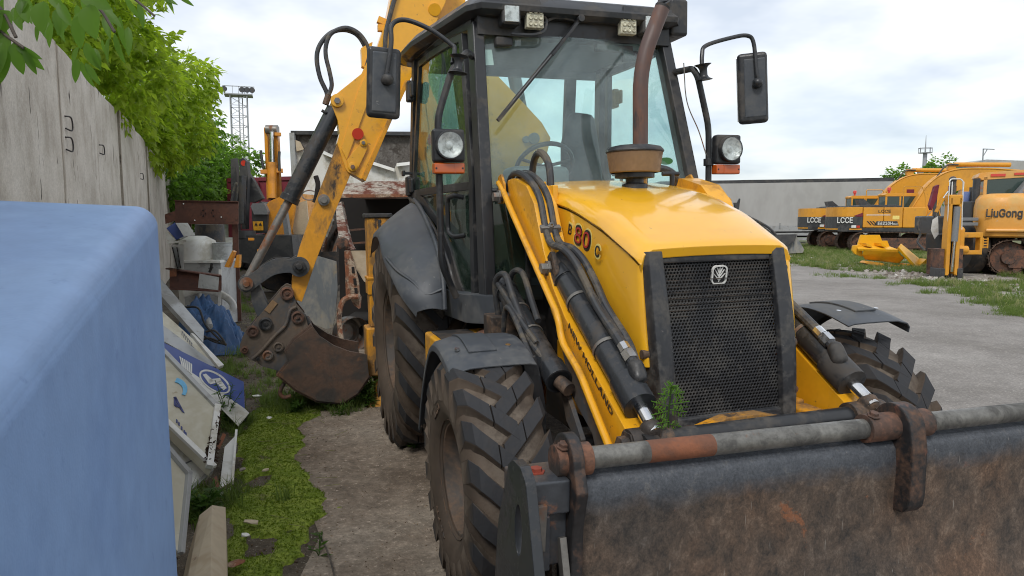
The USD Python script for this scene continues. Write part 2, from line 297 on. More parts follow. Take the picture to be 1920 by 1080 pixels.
def tyre_mat(name, dust, rubber):
    return material(name, {'a': ('attribute', {'attribute': 'wear'}), 'g': ('geometry', {}), 'n': ('noise_texture', {'scale': 14.0, 'detail': 8.0, 'roughness': .7}), 'n2': ('noise_texture', {'scale': 3.0, 'detail': 4.0}),
        'ma': ('math', {'math_type': 'multiply_add', 'value2': 1.1, 'value3': -0.55}), 'ad': ('math', {'math_type': 'add', 'use_clamp': True}),
        'dc': ('mix', {'color1': tuple(c * .42 for c in dust), 'color2': dust}), 'dr': ('map_range', {'from_min': .36, 'from_max': .62, 'clamp': True}),
        'm': ('mix', {'color1': rubber}), 'gv': ('math', {'math_type': 'add', 'value2': -1.0, 'use_clamp': True}), 'gm': ('mix', {'color2': (.17, .14, .11)}), 'gx': ('math', {'math_type': 'multiply'}), 'gr': ('map_range', {'from_min': .38, 'from_max': .58, 'to_min': .1, 'to_max': 1.0, 'clamp': True}), 'gn': ('noise_texture', {'scale': 20.0, 'detail': 6.0, 'roughness': .7}), 'nb': ('noise_texture', {'scale': 120.0, 'detail': 4.0}), 'b': ('bump', {'strength': .35, 'distance': .003}), 'bev': ('bevel', {'samples': 4, 'radius': .004}),
        'p': ('principled_bsdf', {'roughness': .75, 'specular_ior_level': .35})},
        [('g.position', 'n.vector'), ('g.position', 'n2.vector'), ('n.fac', 'ma.value1'), ('ma.value', 'ad.value1'), ('a.fac', 'ad.value2'), ('ad.value', 'm.fac'), ('n2.fac', 'dr.value'), ('dr.result', 'dc.fac'), ('dc.color', 'gm.color1'), ('a.fac', 'gv.value1'), ('g.position', 'gn.vector'), ('gn.fac', 'gr.value'), ('gv.value', 'gx.value1'), ('gr.result', 'gx.value2'), ('gx.value', 'gm.fac'), ('gm.color', 'm.color2'),
         ('m.color', 'p.base_color'), ('g.position', 'nb.vector'), ('nb.fac', 'b.height'), ('bev.bevel', 'b.normal'), ('b.normal', 'p.normal')], 'p.BSDF')
MT['tyre'] = tyre_mat('dusty_tyre', (0.105, 0.078, 0.058), (0.024, 0.025, 0.028))

# ================================================================== GROUND
def sheet(name, poly, dz, mat, seg=None, kind='structure', label=None):
    pg = poly if hasattr(poly, 'geom_type') else Polygon(poly)
    v, f = trimesh.creation.triangulate_polygon(pg, engine='earcut')
    v = np.c_[v, np.zeros(len(v))]
    if seg: v, f = trimesh.remesh.subdivide_to_size(v, f, seg, max_iter=9)
    v = np.asarray(v); v[:, 2] = slope(v[:, 0]) + dz
    m = M(v, f)
    if m.face_normals[:, 2].mean() < 0: m.invert()
    return put(name, m, mat, smooth=False, kind=kind, label=label)
def ground_mat(name, c1, c2, c3, scale=1.2, bump=.6, fine=140, spots=(0.3, 0.28, 0.25), rough=.9, spot_amt=.62, blot=.28):
    return material(name, {'g': ('geometry', {}), 'n1': ('noise_texture', {'scale': scale, 'detail': 9.0, 'roughness': .62}), 'n2': ('noise_texture', {'scale': scale * 9, 'detail': 6.0, 'roughness': .65}), 'v': ('voronoi_texture', {'scale': fine}),
        'nf': ('noise_texture', {'scale': fine * .55, 'detail': 4.0, 'roughness': .7}),
        'r': ('rgb_ramp', {'ramp': [(.36, c1), (.5, c2), (.64, c3)]}), 'r2': ('map_range', {'from_min': .3, 'from_max': .7, 'to_min': 1 - blot, 'to_max': 1 + blot}), 'cc': ('combine_color', {}), 'm': ('mix', {'mix_type': 'multiply', 'fac': 1.0}),
        'rs': ('rgb_ramp', {'ramp': [(spot_amt, (0, 0, 0)), (spot_amt + .04, (.85, .85, .85))]}), 'ms': ('mix', {'color2': spots}), 'rf': ('map_range', {'from_min': .25, 'from_max': .75, 'to_min': .6, 'to_max': 1.4}), 'cf': ('combine_color', {}), 'mf': ('mix', {'mix_type': 'multiply', 'fac': 1.0}),
        'hs': ('math', {'math_type': 'multiply_add', 'value2': .5}), 'b': ('bump', {'strength': bump, 'distance': .012}), 'p': ('principled_bsdf', {'roughness': rough, 'specular_ior_level': .3})},
        [('g.position', 'n1.vector'), ('g.position', 'n2.vector'), ('g.position', 'v.vector'), ('g.position', 'nf.vector'), ('n1.fac', 'r.fac'), ('n2.fac', 'r2.value'), ('r2.result', 'cc.r'), ('r2.result', 'cc.g'), ('r2.result', 'cc.b'), ('r.color', 'm.color1'), ('cc.color', 'm.color2'),
         ('nf.fac', 'rs.fac'), ('rs.color', 'ms.fac'), ('m.color', 'ms.color1'), ('nf.fac', 'rf.value'), ('rf.result', 'cf.r'), ('rf.result', 'cf.g'), ('rf.result', 'cf.b'), ('ms.color', 'mf.color1'), ('cf.color', 'mf.color2'), ('v.distance', 'hs.value1'), ('n2.fac', 'hs.value3'), ('hs.value', 'b.height'), ('b.normal', 'p.normal'), ('mf.color', 'p.base_color')], 'p.BSDF')
MT['soil'] = ground_mat('yard_soil', (.05, .04, .028), (.085, .068, .05), (.12, .10, .075), 1.5)
MT['path'] = ground_mat('worn_concrete', (.11, .084, .062), (.18, .145, .112), (.235, .20, .16), 1.1, .5, 75, (.30, .25, .205), spot_amt=.62)
MT['asphalt'] = ground_mat('old_asphalt', (.165, .152, .138), (.205, .19, .175), (.24, .225, .208), .45, .4, 90, (.36, .34, .31), spot_amt=.63, blot=.13)
MT['far_ground'] = ground_mat('far_grass', (.07, .09, .03), (.10, .12, .045), (.14, .13, .07), .4, .5, 30)
MT['gravel_bed'] = ground_mat('gravel_bed', (.16, .14, .115), (.22, .2, .17), (.3, .28, .25), 1.2, .8, 40, (.42, .4, .37), spot_amt=.58)
sheet('ground', sbox(-1500, -600, 1500, 2500).difference(sbox(-12, -8, 40, 60)).union(sbox(-12, -8, 40, 60)), -.06, MT["far_ground"])
sheet('yard_ground', sbox(-12, -8, 30, 40), 0.0, MT['soil'], 6.0)
def gp(px, py, dz=0.0): q = at(px, py, Z=dz); return (q[0], q[1])
edge = [gp(*p) for p in ((1440, 487), (1500, 500), (1560, 508), (1640, 520), (1700, 533), (1760, 545), (1850, 572), (1920, 600))]
asphalt_edge = edge + [(9.0, 2.2), (9.4, -8)]
asph = Polygon([(.35, -8), (.35, 2.0), (.5, 14), (edge[0][0] - 3.5, edge[0][1] + 2.5)] + asphalt_edge)
sheet('asphalt', asph.buffer(0), .004, MT['asphalt'], 2.0)
pathp = Polygon([(.355, -8), (.355, 2.0), (.45, 7.0), (-.9, 6.5), gp(650, 745), gp(540, 790), gp(560, 900), gp(600, 1000), gp(560, 1080), (-1.45, -8)])
sheet('concrete_path', pathp.buffer(0), .008, MT['path'], .6)

# ================================================================== BACKHOE LOADER (front axle at the origin, +y runs to its rear)
TR = thing('backhoe_loader', 'yellow backhoe loader with black cab and muddy tyres filling the middle of the yard', 'backhoe loader', ry=-math.degrees(TILT))
def P(name, mesh, mat, parent=None, smooth=30, **k): return put(name, mesh, MT[mat] if isinstance(mat, str) else mat, parent or TR, smooth, **k)
def pair(name, mesh, mat, **k): return P(name, mesh, mat, **k), P(name, mirror(mesh), mat, **k)

# ---- wheels
def tyre_profile(R, W, rr, rw):
    h = R - rr
    return [(rr, -rw), (rr + .02, -rw - .012), (rr + .2 * h, -W * .47), (rr + .45 * h, -W * .5), (rr + .68 * h, -W * .49), (rr + .87 * h, -W * .44), (rr + .97 * h, -W * .33), (R, -W * .15), (R, W * .15), (rr + .97 * h, W * .33), (rr + .87 * h, W * .44), (rr + .68 * h, W * .49), (rr + .45 * h, W * .5), (rr + .2 * h, W * .47), (rr + .02, rw + .012), (rr, rw)]
def lugs(R, W, rr, n, dphi, lw, lh, side, fwd=1, over=.1, phase=0.0, seed=1):
    """chevron lugs of one side, tops worn clean, flanks dusty"""
    h = R - rr; prof = tyre_profile(R, W, rr, W * .4); us = np.array([p[1] for p in prof[3:8]]); rs = np.array([p[0] for p in prof[3:8]])
    r_of = lambda u: np.interp(-abs(u), us, rs)
    V, Fc, Wr = [], [], []; r = random.Random(seed)
    for k in range(n):
        ph0 = 2 * math.pi * (k + phase) / n
        for s0, s1 in ((0.0, .55), (.575, 1.0)):
            S = np.linspace(s0, s1, 5); base = len(V)
            for s in S:
                u = -W * .5 + s * (W * .5 + over * W); u = side * u
                ph = ph0 + fwd * dphi * (s ** .9)
                rr0 = r_of(u) - .008; top = (R + lh) - (.012 if s == 0 else 0) - max(0, abs(u) - W * .42) * .9 + r.uniform(-.0015, .0015)
                w = lw * (1.12 if s < .2 else 1.0)
                for rad, ww, wr in ((rr0, w * 1.3, 1.6), (top - .004, w * 1.04, 1.0), (top, w * .96, .0), (top, -w * .96, .0), (top - .004, -w * 1.04, 1.0), (rr0, -w * 1.3, 1.6)):
                    a = ph + ww / 2 / R * fwd
                    V.append((u, -rad * math.sin(a), rad * math.cos(a))); Wr.append(wr)
            for i in range(len(S) - 1):
                for j in range(5):
                    A = base + i * 6 + j; Fc += [[A, A + 1, A + 7], [A, A + 7, A + 6]]
            e = base + (len(S) - 1) * 6
            for b0, q in ((base, 1), (e, -1)):
                for j in range(1, 5): Fc.append([b0, b0 + j, b0 + j + 1][::q])
    m = M(V, Fc)
    if m.volume < 0: m.invert()
    return m, Wr
def wheel(c, R, W, rr, n, dphi, lw, lh, side, seed, dish):
    c = np.asarray(c, float); rw = W * .38
    # rim seen from outside: flange, drum, disc with hub
    rim = lathe([(rr + .012, -rw - .012), (rr + .016, -rw), (rr - .01, -rw + .004), (rr - .022, -rw + .05), (rr - .05, -rw + .09), (rr - .06, dish), (rr * .62, dish + .012), (rr * .5, dish - .01), (rr * .36, dish - .012), (rr * .34, dish - .06), (rr * .2, dish - .075), (1e-4, dish - .08)], (0, 0, 0), (1, 0, 0), 48)
    back = lathe([(rr + .012, rw + .012), (rr - .02, rw - .02), (rr - .06, rw * .3), (rr - .06, dish)], (0, 0, 0), (1, 0, 0), 40)
    bolts = [bolt((dish - .005, math.cos(a) * rr * .44, math.sin(a) * rr * .44), (-1, 0, 0), .013, .022) for a in np.linspace(0, 2 * math.pi, 8, endpoint=False)]
    sgn = -side   # modelled as the wheel on the left; the other is mirrored
    def fit(m): return shift(m if side < 0 else mirror(m), c)
    w = P('wheel', fit(cat_([rim, back])), 'rim')
    for b in bolts: P('wheel_bolt', fit(b), 'rim', w)
    ty = lathe(tyre_profile(R - lh, W, rr, rw), (0, 0, 0), (1, 0, 0), 64)
    ty = ty.subdivide() if False else ty
    P('tyre', fit(ty), 'tyre', w, wear=None, smooth=True)
    w_t = 1.0 + .75 * np.clip(1.25 - np.abs(ty.vertices[:, 0]) / (W * .36), 0, 1) * (np.hypot(ty.vertices[:, 1], ty.vertices[:, 2]) > R * .8)
    t_prim = stage.GetPrimAtPath(str(w.GetPath()) + '/tyre')
    UsdGeom.PrimvarsAPI(t_prim).CreatePrimvar('wear', Sdf.ValueTypeNames.FloatArray, 'vertex').Set(Vt.FloatArray.FromNumpy(w_t.astype(np.float32)))
    parts = [lugs(R - lh, W, rr, n, dphi, lw, lh, s, phase=.0 if s < 0 else .5, seed=seed + s) for s in (-1, 1)]
    m = cat_([fit(p[0]) for p in parts]); P('tread', m, 'tyre', w, smooth=False, wear=parts[0][1] + parts[1][1])
    return w
FR, FW_, FZ = .490, .33, .475
wheel((-.925, 0, FZ), FR, FW_, .232, 19, .42, .074, .026, -1, 3, .03)
wheel((.925, 0, FZ), FR, FW_, .232, 19, .42, .074, .026, 1, 5, .03)
wheel((-.82, 2.1, .70), .72, .46, .345, 20, .52, .075, .045, -1, 7, .0)
wheel((.82, 2.1, .70), .72, .46, .345, 20, .52, .075, .045, 1, 9, .0)
# moulded lettering on the near sidewall
for ang, txt in ((35, '12.5'), (150, '18 PR')):
    tm = meshkit.text_mesh(txt, .045, .004, True); tm.apply_translation((-tm.extents[0] / 2, .285, 0)); tm = turn(tm, ang)
    v = tm.vertices; m = M(np.c_[-.925 - .158 - v[:, 2], -v[:, 0] * 1.0, FZ + v[:, 1]], tm.faces)
    P('sidewall_lettering', m, 'rim', stage.GetPrimAtPath(str(TR.GetPath()) + '/wheel'))

# ---- chassis, axle
P('front_axle', cat_([cyl((-.72, 0, FZ), (.72, 0, FZ), .075), rbx(-.22, .22, -.14, .16, .33, .62, .05), rbx(-.76, -.58, -.1, .1, .34, .62, .04), rbx(.58, .76, -.1, .1, .34, .62, .04)]), 'dark')
P('steering_cylinder', cat_([cyl((-.4, -.17, .5), (.4, -.17, .5), .035), cyl((-.66, -.17, .5), (.66, -.17, .5), .018)]), 'black')
for s in (-1, 1): P('steering_knuckle', cat_([hull(np.vstack([_ball * .05 + (s * .72, -.17, .5), _ball * .06 + (s * .72, 0, .6), _ball * .06 + (s * .72, 0, .36)])), cyl((s * .66, 0, FZ), (s * .86, 0, FZ), .13)]), 'greasy')
P('rear_axle', cat_([cyl((-.6, 2.1, .7), (.6, 2.1, .7), .12), rbx(-.25, .25, 1.85, 2.35, .45, .95, .06)]), 'dark')
P('chassis', cat_([rbx(-.36, -.24, -.3, 3.05, .62, .86, .01), rbx(.24, .36, -.3, 3.05, .62, .86, .01), rbx(-.4, .4, .9, 2.9, .7, 1.0, .03), rbx(-.62, .62, 2.9, 3.1, .5, 1.25, .03)]), 'dark')
P('engine', cat_([rbx(-.3, .3, -.1, 1.0, .72, 1.3, .05), rbx(-.38, -.1, .2, .7, .8, 1.1, .05)]), 'dark')
P('belly_guard', rbx(-.42, .42, .3, 1.0, .52, .72, .03), 'dark')
P('front_frame', cat_([rbx(-.40, -.30, -.36, .3, .62, .76, .012), rbx(.30, .40, -.36, .3, .62, .76, .012), rbx(-.40, .40, -.36, -.28, .58, .70, .012)]), 'yellow_dirty')
P('tow_bracket', ext(soft([(-.30, .66), (-.26, .715), (-.08, .765), (.08, .765), (.26, .715), (.30, .66), (.12, .66), (.09, .70), (0, .725), (-.09, .70), (-.12, .66)], .006), -.50, -.44, 'y'), 'yellow_dirty')
for s in (-1, 1): P('frame_block', rbx(s * .36 - .045, s * .36 + .045, -.48, -.36, .655, .745, .012), 'yellow_dirty')
for k, (x, y, z) in enumerate(((-.2, -.40, .70), (.12, -.41, .705), (.2, -.39, .70), (-.05, -.4, .70), (.26, -.41, .70))):
    P('dirt_clump', hull(_ball * np.array([.05, .03, .018]) + (x, y, z) + nrg.normal(0, .006, _ball.shape)), 'rust')
step = P('step_box', rbx(-.96, -.46, .62, 1.06, .72, .925, .015), 'yellow')
P('grip_pad', rbx(-.93, -.72, .66, 1.02, .925, .931, .002), 'dark', step)
P('mud', hull(np.c_[nrg.uniform(-.72, -.5, 40), nrg.uniform(.68, .95, 40), .925 + nrg.uniform(0, .03, 40)]), 'rust', step)

# ---- front mudguards
def mudguard(prof, side, name='front_mudguard'):
    prof = np.asarray(prof, float); s = spline(np.c_[np.zeros(len(prof)), prof], 4)
    nn = np.gradient(s, axis=0); nn = np.c_[np.zeros(len(s)), -nn[:, 2], nn[:, 1]]; nn /= np.linalg.norm(nn, axis=1)[:, None]
    xs = [(.72, -.004), (.75, .004), (.82, .006), (.93, .006), (1.0, .003), (1.06, -.012), (1.078, -.03), (1.08, -.055)]
    G = np.array([[p + n * d + (side * x, 0, 0) for x, d in xs] for p, n in zip(s, nn)])
    g = P(name, grid(G, .006), 'plastic', smooth=40)
    r0, r1 = int(len(s) * .12), int(len(s) * .5)
    R_ = np.array([[s[i] + nn[i] * (.0125) + (side * x, 0, 0) for x in (.86, .92, .98)] for i in range(r0, r1)])
    P('raised_pad', grid(R_, .008), 'plastic', g)
    for x, i in ((.8, r0 + 1), (1.02, r0 + 1)): P('screw', cyl(s[i] + (side * x, 0, 0) + nn[i] * .003, s[i] + (side * x, 0, 0) + nn[i] * .012, .011, 10), 'chrome', g)
    return g
mudguard([(-.11, .955), (.03, 1.005), (.18, 1.03), (.33, 1.0), (.47, .88), (.6, .70), (.70, .52)], -1)
mudguard([(-.25, 1.035), (-.1, 1.073), (.05, 1.085), (.2, 1.06), (.35, .99), (.48, .87), (.6, .7)], 1)
for s in (-1, 1): P('mudguard_stay', tube([(s * .68, .1, .6), (s * .70, .12, .86), (s * .73, .12, 1.0)], .02, 8, 'b'), 'black')
P('mudguard_strap', sweep(bend([(-.735, -.05, .97), (-.70, -.06, .80), (-.69, -.05, .5)], .08), [(-.03, -.006), (.03, -.006), (.03, .006), (-.03, .006)], up=(0, 1, 0)), 'black')

# ---- hood: a domed top over two side panels
def hood_z(y): return np.interp(y, [-.29, -.27, -.20, 0, .25, .5, .75, .95], [1.422, 1.435, 1.468, 1.562, 1.645, 1.695, 1.724, 1.734])
def hood_w(y): return np.interp(y, [-.29, -.2, 0, .25, .5, .95], [.349, .357, .373, .389, .402, .41])
def hood_seam(y): return np.interp(y, [-.36, -.29, -.2, -.1, 0, .12, .3, .45, .95], [1.30, 1.355, 1.405, 1.445, 1.485, 1.525, 1.575, 1.60, 1.61])
ys = np.array([-.292, -.285, -.26, -.22, -.15, -.08, 0, .1, .2, .32, .45, .6, .75, .9, .95])
G = []
for y in ys:
    z, w, sm = hood_z(y), hood_w(y), hood_seam(y); row = []
    dz_ = np.interp(y, [-.29, .15], [.007, .022])
    for t in np.linspace(-1, 1, 25):
        a = abs(t); sg = np.sign(t)
        if a < .74: u = a / .74; x = u * (w - .055); zz = z - dz_ * u ** 2.2
        elif a < .9: q = (a - .74) / .16 * math.pi / 2; x = w - .055 + .055 * math.sin(q); zz = z - dz_ - .055 * (1 - math.cos(q))
        else: q = (a - .9) / .1; x = w + .004 * q; zz = (z - dz_ - .055) * (1 - q) + min(sm + .004, z - dz_ - .058) * q
        row.append((sg * x, y, zz))
    G.append(row)
G = np.array(G)
lip = G[0].copy(); lip[:, 1] += .01; lip[:, 2] -= .035; lip[:, 0] *= .985
hood = P('hood', grid(np.concatenate([[lip], G]), .012), 'hood', smooth=50)
for s in (-1, 1):
    G = []
    for y in np.array([-.292, -.285, -.27, -.24, -.2, -.12, -.04, .05, .15, .25, .35, .46]):
        top = hood_seam(y) - .006; w = hood_w(y) + .004 - (.010 if y < -.29 else 0) - (.003 if y < -.28 else 0)
        bot = np.interp(y, [-.372, -.3, .1, .46], [.965, .955, .955, .97])
        G.append([(s * (w + .010 * math.sin(math.pi * u) * (1 if y > -.26 else .4)), y - max(0, (1.36 - (top * (1 - u) + bot * u))) * .14 * max(0, 1 - (y + .292) / .35), top * (1 - u) + bot * u) for u in np.linspace(0, 1, 9)])
    G = np.array(G); fl = G[0].copy(); fl[:, 0] -= s * .012; fl[:, 1] += .003
    side = P('hood_side_panel', grid(np.concatenate([[fl], G]), .01), 'hood', smooth=45)
    G = np.array([[(s * (hood_w(y) - .008), y, z) for z in np.linspace(.70, .94, 4)] for y in np.linspace(-.28, .45, 5)])
    P('lower_side_panel', grid(G, .02), 'yellow', smooth=False)
    P('panel_latch', cat_([cyl((s * .335, -.33, 1.005), (s * .362, -.33, 1.005), .018, 14)]), 'greasy', side)
# front corner posts in yellow beside the grille
for s in (-1, 1): P('front_corner', cat_([rbx(s * .318 - .014, s * .318 + .014, -.36, -.30, .69, .95, .012), rbx(s * .325 - .010, s * .325 + .010, -.30, -.21, .95, 1.40, .009)]), 'yellow')
for k, (x, y, s) in enumerate(((-.05, .12, .02), (.08, -.02, .016), (.12, -.1, .022), (-.12, -.15, .014), (.2, .05, .018), (.02, -.2, .012), (.17, -.22, .014), (-.2, .2, .015))):
    z = hood_z(y) - .022 * (abs(x) / .34) ** 2.2
    P('dead_leaf', hull(np.array([[-s, 0, 0], [0, s * .35, .003], [s, 0, .001], [0, -s * .3, .002], [0, 0, .006]]) @ trimesh.transformations.rotation_matrix(k * 1.3, (0, 0, 1))[:3, :3].T + (x, y, z + .002)), 'rust', hood, smooth=False)
P('hood_catch', cat_([cyl((.33, .62, 1.70), (.33, .62, 1.76), .014, 10), cyl((.27, .62, 1.765), (.37, .62, 1.765), .012, 8)]), 'black', hood)
# number decal on the left side panel
xs_ = -.392
def decal(txt, h, px, py, mat, dep, ds, wid=None, bold=True):
    o = T(px, py, X=xs_); o[0] = xs_ - dep
    return P(ds, text_on(txt, h, o, (.075, -1, -.26), (0, 0, 1), .0015, bold, wid), mat, SP, smooth=False)
SP = stage.GetPrimAtPath(str(TR.GetPath()) + '/hood_side_panel')
for tx, h_, px, py, w_ in (('B', .062, 1066.5, 439, None), ('80', .104, 1076, 455.5, .172), ('C', .062, 1116, 480, None)): decal(tx, h_, px, py, 'pale_decal', .0085, 'number_backing', w_)
decal('B', .046, 1068, 436.5, 'black_decal', .0105, 'letter')
decal('80', .088, 1078, 453, 'black_decal', .0105, 'letter', .158)
decal('80', .070, 1080.5, 450.5, 'red_decal', .013, 'letter', .136, False)
decal('C', .046, 1118, 477.5, 'black_decal', .0105, 'letter')

# ---- grille
gA, gB = np.array([-.262, 1.405]), np.array([-.375, .70])         # (y, z) of top and bottom
def gpt(x, t, d=0.0): y, z = gA + (gB - gA) * t; return np.array([x, y - d - .018 * math.sin(math.pi * t), z])
def strip(x_of, d_of, name, mat, n=14):
    G = np.array([[gpt(x, t, d) for x, d in zip(x_of(t), d_of(t))] for t in np.linspace(0, 1, n)])
    return P(name, grid(G, .012), mat, smooth=45)
for s in (-1, 1):
    inner = lambda t: .262 - .012 * t
    st = strip(lambda t: [s * x for x in (inner(t), inner(t) + .004, inner(t) + .03, inner(t) + .055 + .012 * math.sin(math.pi * t), .327 - .008 * t, .330 - .008 * t)][::s if s > 0 else 1], lambda t: [.004, .03, .045, .042, .022, -.04][::s if s > 0 else 1], 'grille_post', 'grille')
    for t in (.12, .83): P('bolt_hole', cyl(gpt(s * (.31), t, .034), gpt(s * .31, t, .0395), .0155, 14), 'rust', st)
P('grille_top_rail', cat_([rbx(-.262, .262, -.29, -.255, 1.355, 1.408, .008)]), 'grille')
P('grille_bottom_rail', grid(np.array([[gpt(x, t, d) for x in np.linspace(-.26, .26, 6)] for t, d in ((.93, .003), (.94, .018), (.99, .02), (1.03, -.02))]), .01), 'grille')
# perforated sheet: a lattice of hexagonal holes
def perforated():
    pitch = .0148; V, Fc = [], []; hexo = [(math.cos(a), math.sin(a)) for a in np.arange(6) * math.pi / 3 + math.pi / 6]
    rows = int(.665 / (pitch * .866)); c = 0
    for r_ in range(rows):
        t = .055 + r_ * pitch * .866 / .715
        if t > .94: break
        for q in range(-18, 19):
            x = (q + (.5 if r_ % 2 else 0)) * pitch
            if abs(x) > .262: continue
            o = [gpt(x + hx * pitch * .5774, t - hy * pitch * .5774 / .715, .004) for hx, hy in hexo]
            i = [gpt(x + hx * pitch * .40, t - hy * pitch * .40 / .715, .004) for hx, hy in hexo]
            b = [p + (0, .006, 0) for p in i]
            base = len(V); V += o + i + b
            for k in range(6):
                l = (k + 1) % 6
                Fc += [[base + k, base + l, base + 6 + l], [base + k, base + 6 + l, base + 6 + k], [base + 6 + k, base + 6 + l, base + 12 + l], [base + 6 + k, base + 12 + l, base + 12 + k]]
    return M(V, Fc)
gm = P('grille_mesh', perforated(), 'grille', smooth=False)
P('radiator', cat_([grid(np.array([[gpt(x, t, -.05) for x in (-.3, .3)] for t in (0, 1)]), .03)] + [bx(-.27, .27, -.30 - k * .0028, -.296 - k * .0028, 1.36 - k * .0242, 1.362 - k * .0242) for k in range(26)]), 'dark', smooth=False)
# badge: rounded plate with a leaf of six lobes
bc = gpt(0.005, .145, .012); bn = np.array([0, -1, -.155]); bn /= np.linalg.norm(bn); bu = np.cross(bn, (1., 0, 0)) * -1; bu = np.array([0, -.155, 1.]) ; bu /= np.linalg.norm(bu)
def badge_face(poly, d, th):
    m = trimesh.creation.extrude_polygon(poly, th, engine='earcut'); v = m.vertices
    return M(bc + v[:, :1] * np.array([1., 0, 0]) + v[:, 1:2] * bu + (v[:, 2:] + d) * bn, m.faces)
plate = sbox(-.015, -.019, .015, .019).buffer(.021)
badge = P('badge', badge_face(plate.difference(sbox(-.014, -.018, .014, .018).buffer(.016)), 0, .009), 'white_decal', smooth=False)
P('badge_field', badge_face(plate.buffer(-.004), 0, .003), 'black', badge, smooth=False)
def blade(x0, y0, x1, y1, w): d = np.array([x1 - x0, y1 - y0]); n = np.array([-d[1], d[0]]) / np.linalg.norm(d) * w; return Polygon([(x0, y0), (x0 + n[0] + d[0] * .2, y0 + n[1] + d[1] * .2), (x1, y1), (x0 - n[0] + d[0] * .2, y0 - n[1] + d[1] * .2)]).buffer(.0006)
leaf_ = [blade(0, -.03, 0, .032, .0022)] + [blade(0, y0, s * x1, y1, .0024) for s in (-1, 1) for y0, x1, y1 in ((-.022, .027, .006), (-.008, .022, .022), (.004, .013, .031))]
P('badge_leaf', badge_face(unary_union(leaf_).intersection(plate.buffer(-.003)), .003, .005), 'white_decal', badge, smooth=False)

# ---- loader arms (left one measured, right one mirrored)
def loader_arm(s):
    S = (lambda m: m) if s < 0 else mirror
    beam = ext(soft([(.80, 1.74), (.70, 1.745), (.50, 1.70), (.39, 1.61), (.31, 1.46), (.26, 1.38), (.16, 1.24), (.02, 1.12), (-.30, .93), (-.56, .78), (-.70, .70), (-.74, .60), (-.66, .55), (-.50, .60), (-.38, .64), (-.20, .74), (-.02, .92), (.25, 1.20), (.55, 1.46), (.76, 1.60)], .015), -.545, -.43, 'x')
    a = P('loader_arm', S(beam), 'yellow')
    P('arm_rail', S(tube([(-.575, .86, 1.73), (-.575, .80, 1.70), (-.575, .66, 1.59), (-.575, .02, 1.125), (-.575, -.02, 1.02), (-.58, -.22, .93), (-.58, -.53, .675)], .0155, 10, 'b', .05)), 'yellow', a)
    P('knee_plate', S(ext(soft([(.02, 1.0), (-.08, .98), (-.42, .72), (-.52, .62), (-.46, .575), (-.34, .63), (-.30, .70), (-.1, .80)], .012), -.562, -.546, 'x')), 'mud_steel', a)
    P('gusset', S(ext(soft([(-.02, .86), (-.12, .80), (-.26, .66), (-.22, .63), (-.1, .7)], .01), -.59, -.57, 'x')), 'mud_steel', a)
    P('pivot_bracket', S(ext(rounded([(.88, 1.62), (.87, 1.76), (.82, 1.775), (.77, 1.72), (.76, 1.62)], .015), -.575, -.563, 'x')), 'yellow_dirty', a)
    P('pivot_pin', S(cat_([cyl((-.60, .80, 1.655), (-.38, .80, 1.655), .024), bolt((-.59, .80, 1.655), (-1, 0, 0), .026, .035)])), 'steel', a)
    # tilt cylinder lying on the arm
    p0, p1, p2 = np.array([-.475, .20, 1.285]), np.array([-.477, -.535, .86]), np.array([-.478, -.60, .785])
    d = (p1 - p0) / np.linalg.norm(p1 - p0)
    c = P('tilt_cylinder', S(cat_([cyl(p0 + d * .02, p1 - d * .12, .056, 24), cyl(p1 - d * .14, p1, .064, 24), cyl(p0 - d * .03, p0 + d * .06, .064, 20)])), 'cylinder')
    P('cylinder_rod', S(cyl(p1, p1 + d * .13, .026, 18)), 'chrome', c)
    P('cylinder_eye', S(cyl(p0 + (-.06, .03, .03), p0 + (.08, .03, .03), .055, 18)), 'greasy', c)
    P('cylinder_pin', S(bolt(p0 + (-.06, .03, .03), (-1, 0, 0), .026, .04)), 'steel', c)
    P('cylinder_lug', S(ext(soft([(.34, 1.30), (.20, 1.40), (.14, 1.30), (.2, 1.16), (.3, 1.2)], .02), -.535, -.515, 'x')), 'greasy', c)
    pipe = [p0 + (-.01, .03, .09), p0 + d * .15 + (.02, 0, .075), p1 - d * .12 + (.02, 0, .088), p1 - d * .06 + (.02, 0, .07)]
    P('cylinder_pipe', S(tube(pipe, .022, 10, 's')), 'hose', c)
    P('pipe_fitting', S(cat_([cyl(pipe[2] - d * .09, pipe[2] - d * .05, .024, 8), cyl(pipe[2] - d * .045, pipe[2] + d * .0, .028, 6)])), 'chrome', c)
    P('fitting_cap', S(hull(np.vstack([_ball * .032 + pipe[2] + d * .035, _ball * .034 + pipe[3] - (0, 0, .005)]))), 'black', c)
    for t in (.25, .62): P('pipe_clamp', S(lathe([(.058, -.008), (.0605, -.008), (.0605, .008), (.058, .008)], p0 + d * t * np.linalg.norm(p1 - p0), d, 24)), 'steel', c)
    # lift cylinder outside, below the arm
    q0, q1 = np.array([-.625, .62, 1.19]), np.array([-.62, -.10, .87]); e = (q1 - q0) / np.linalg.norm(q1 - q0)
    l = P('lift_cylinder', S(cat_([cyl(q0, q1, .050, 22), cyl(q1 - e * .1, q1, .058, 22), cyl(q0 - e * .02, q0 + e * .05, .058, 20)])), 'cylinder')
    P('cylinder_rod', S(cyl(q1, (-.60, -.16, .845), .03, 16)), 'greasy', l)
    P('cylinder_pipe', S(tube([q0 + e * .05 + (-.05, 0, .05), q0 + e * .3 + (-.05, 0, .06), q1 - e * .3 + (-.045, 0, .062), q1 - e * .2 + (-.03, 0, .05)], .013, 8, 's')), 'hose', l)
    for t in (.3, .55): P('pipe_clamp', S(lathe([(.052, -.006), (.055, -.006), (.055, .006), (.052, .006)], q0 + e * t * np.linalg.norm(q1 - q0), e, 22)), 'steel', l)
    return a
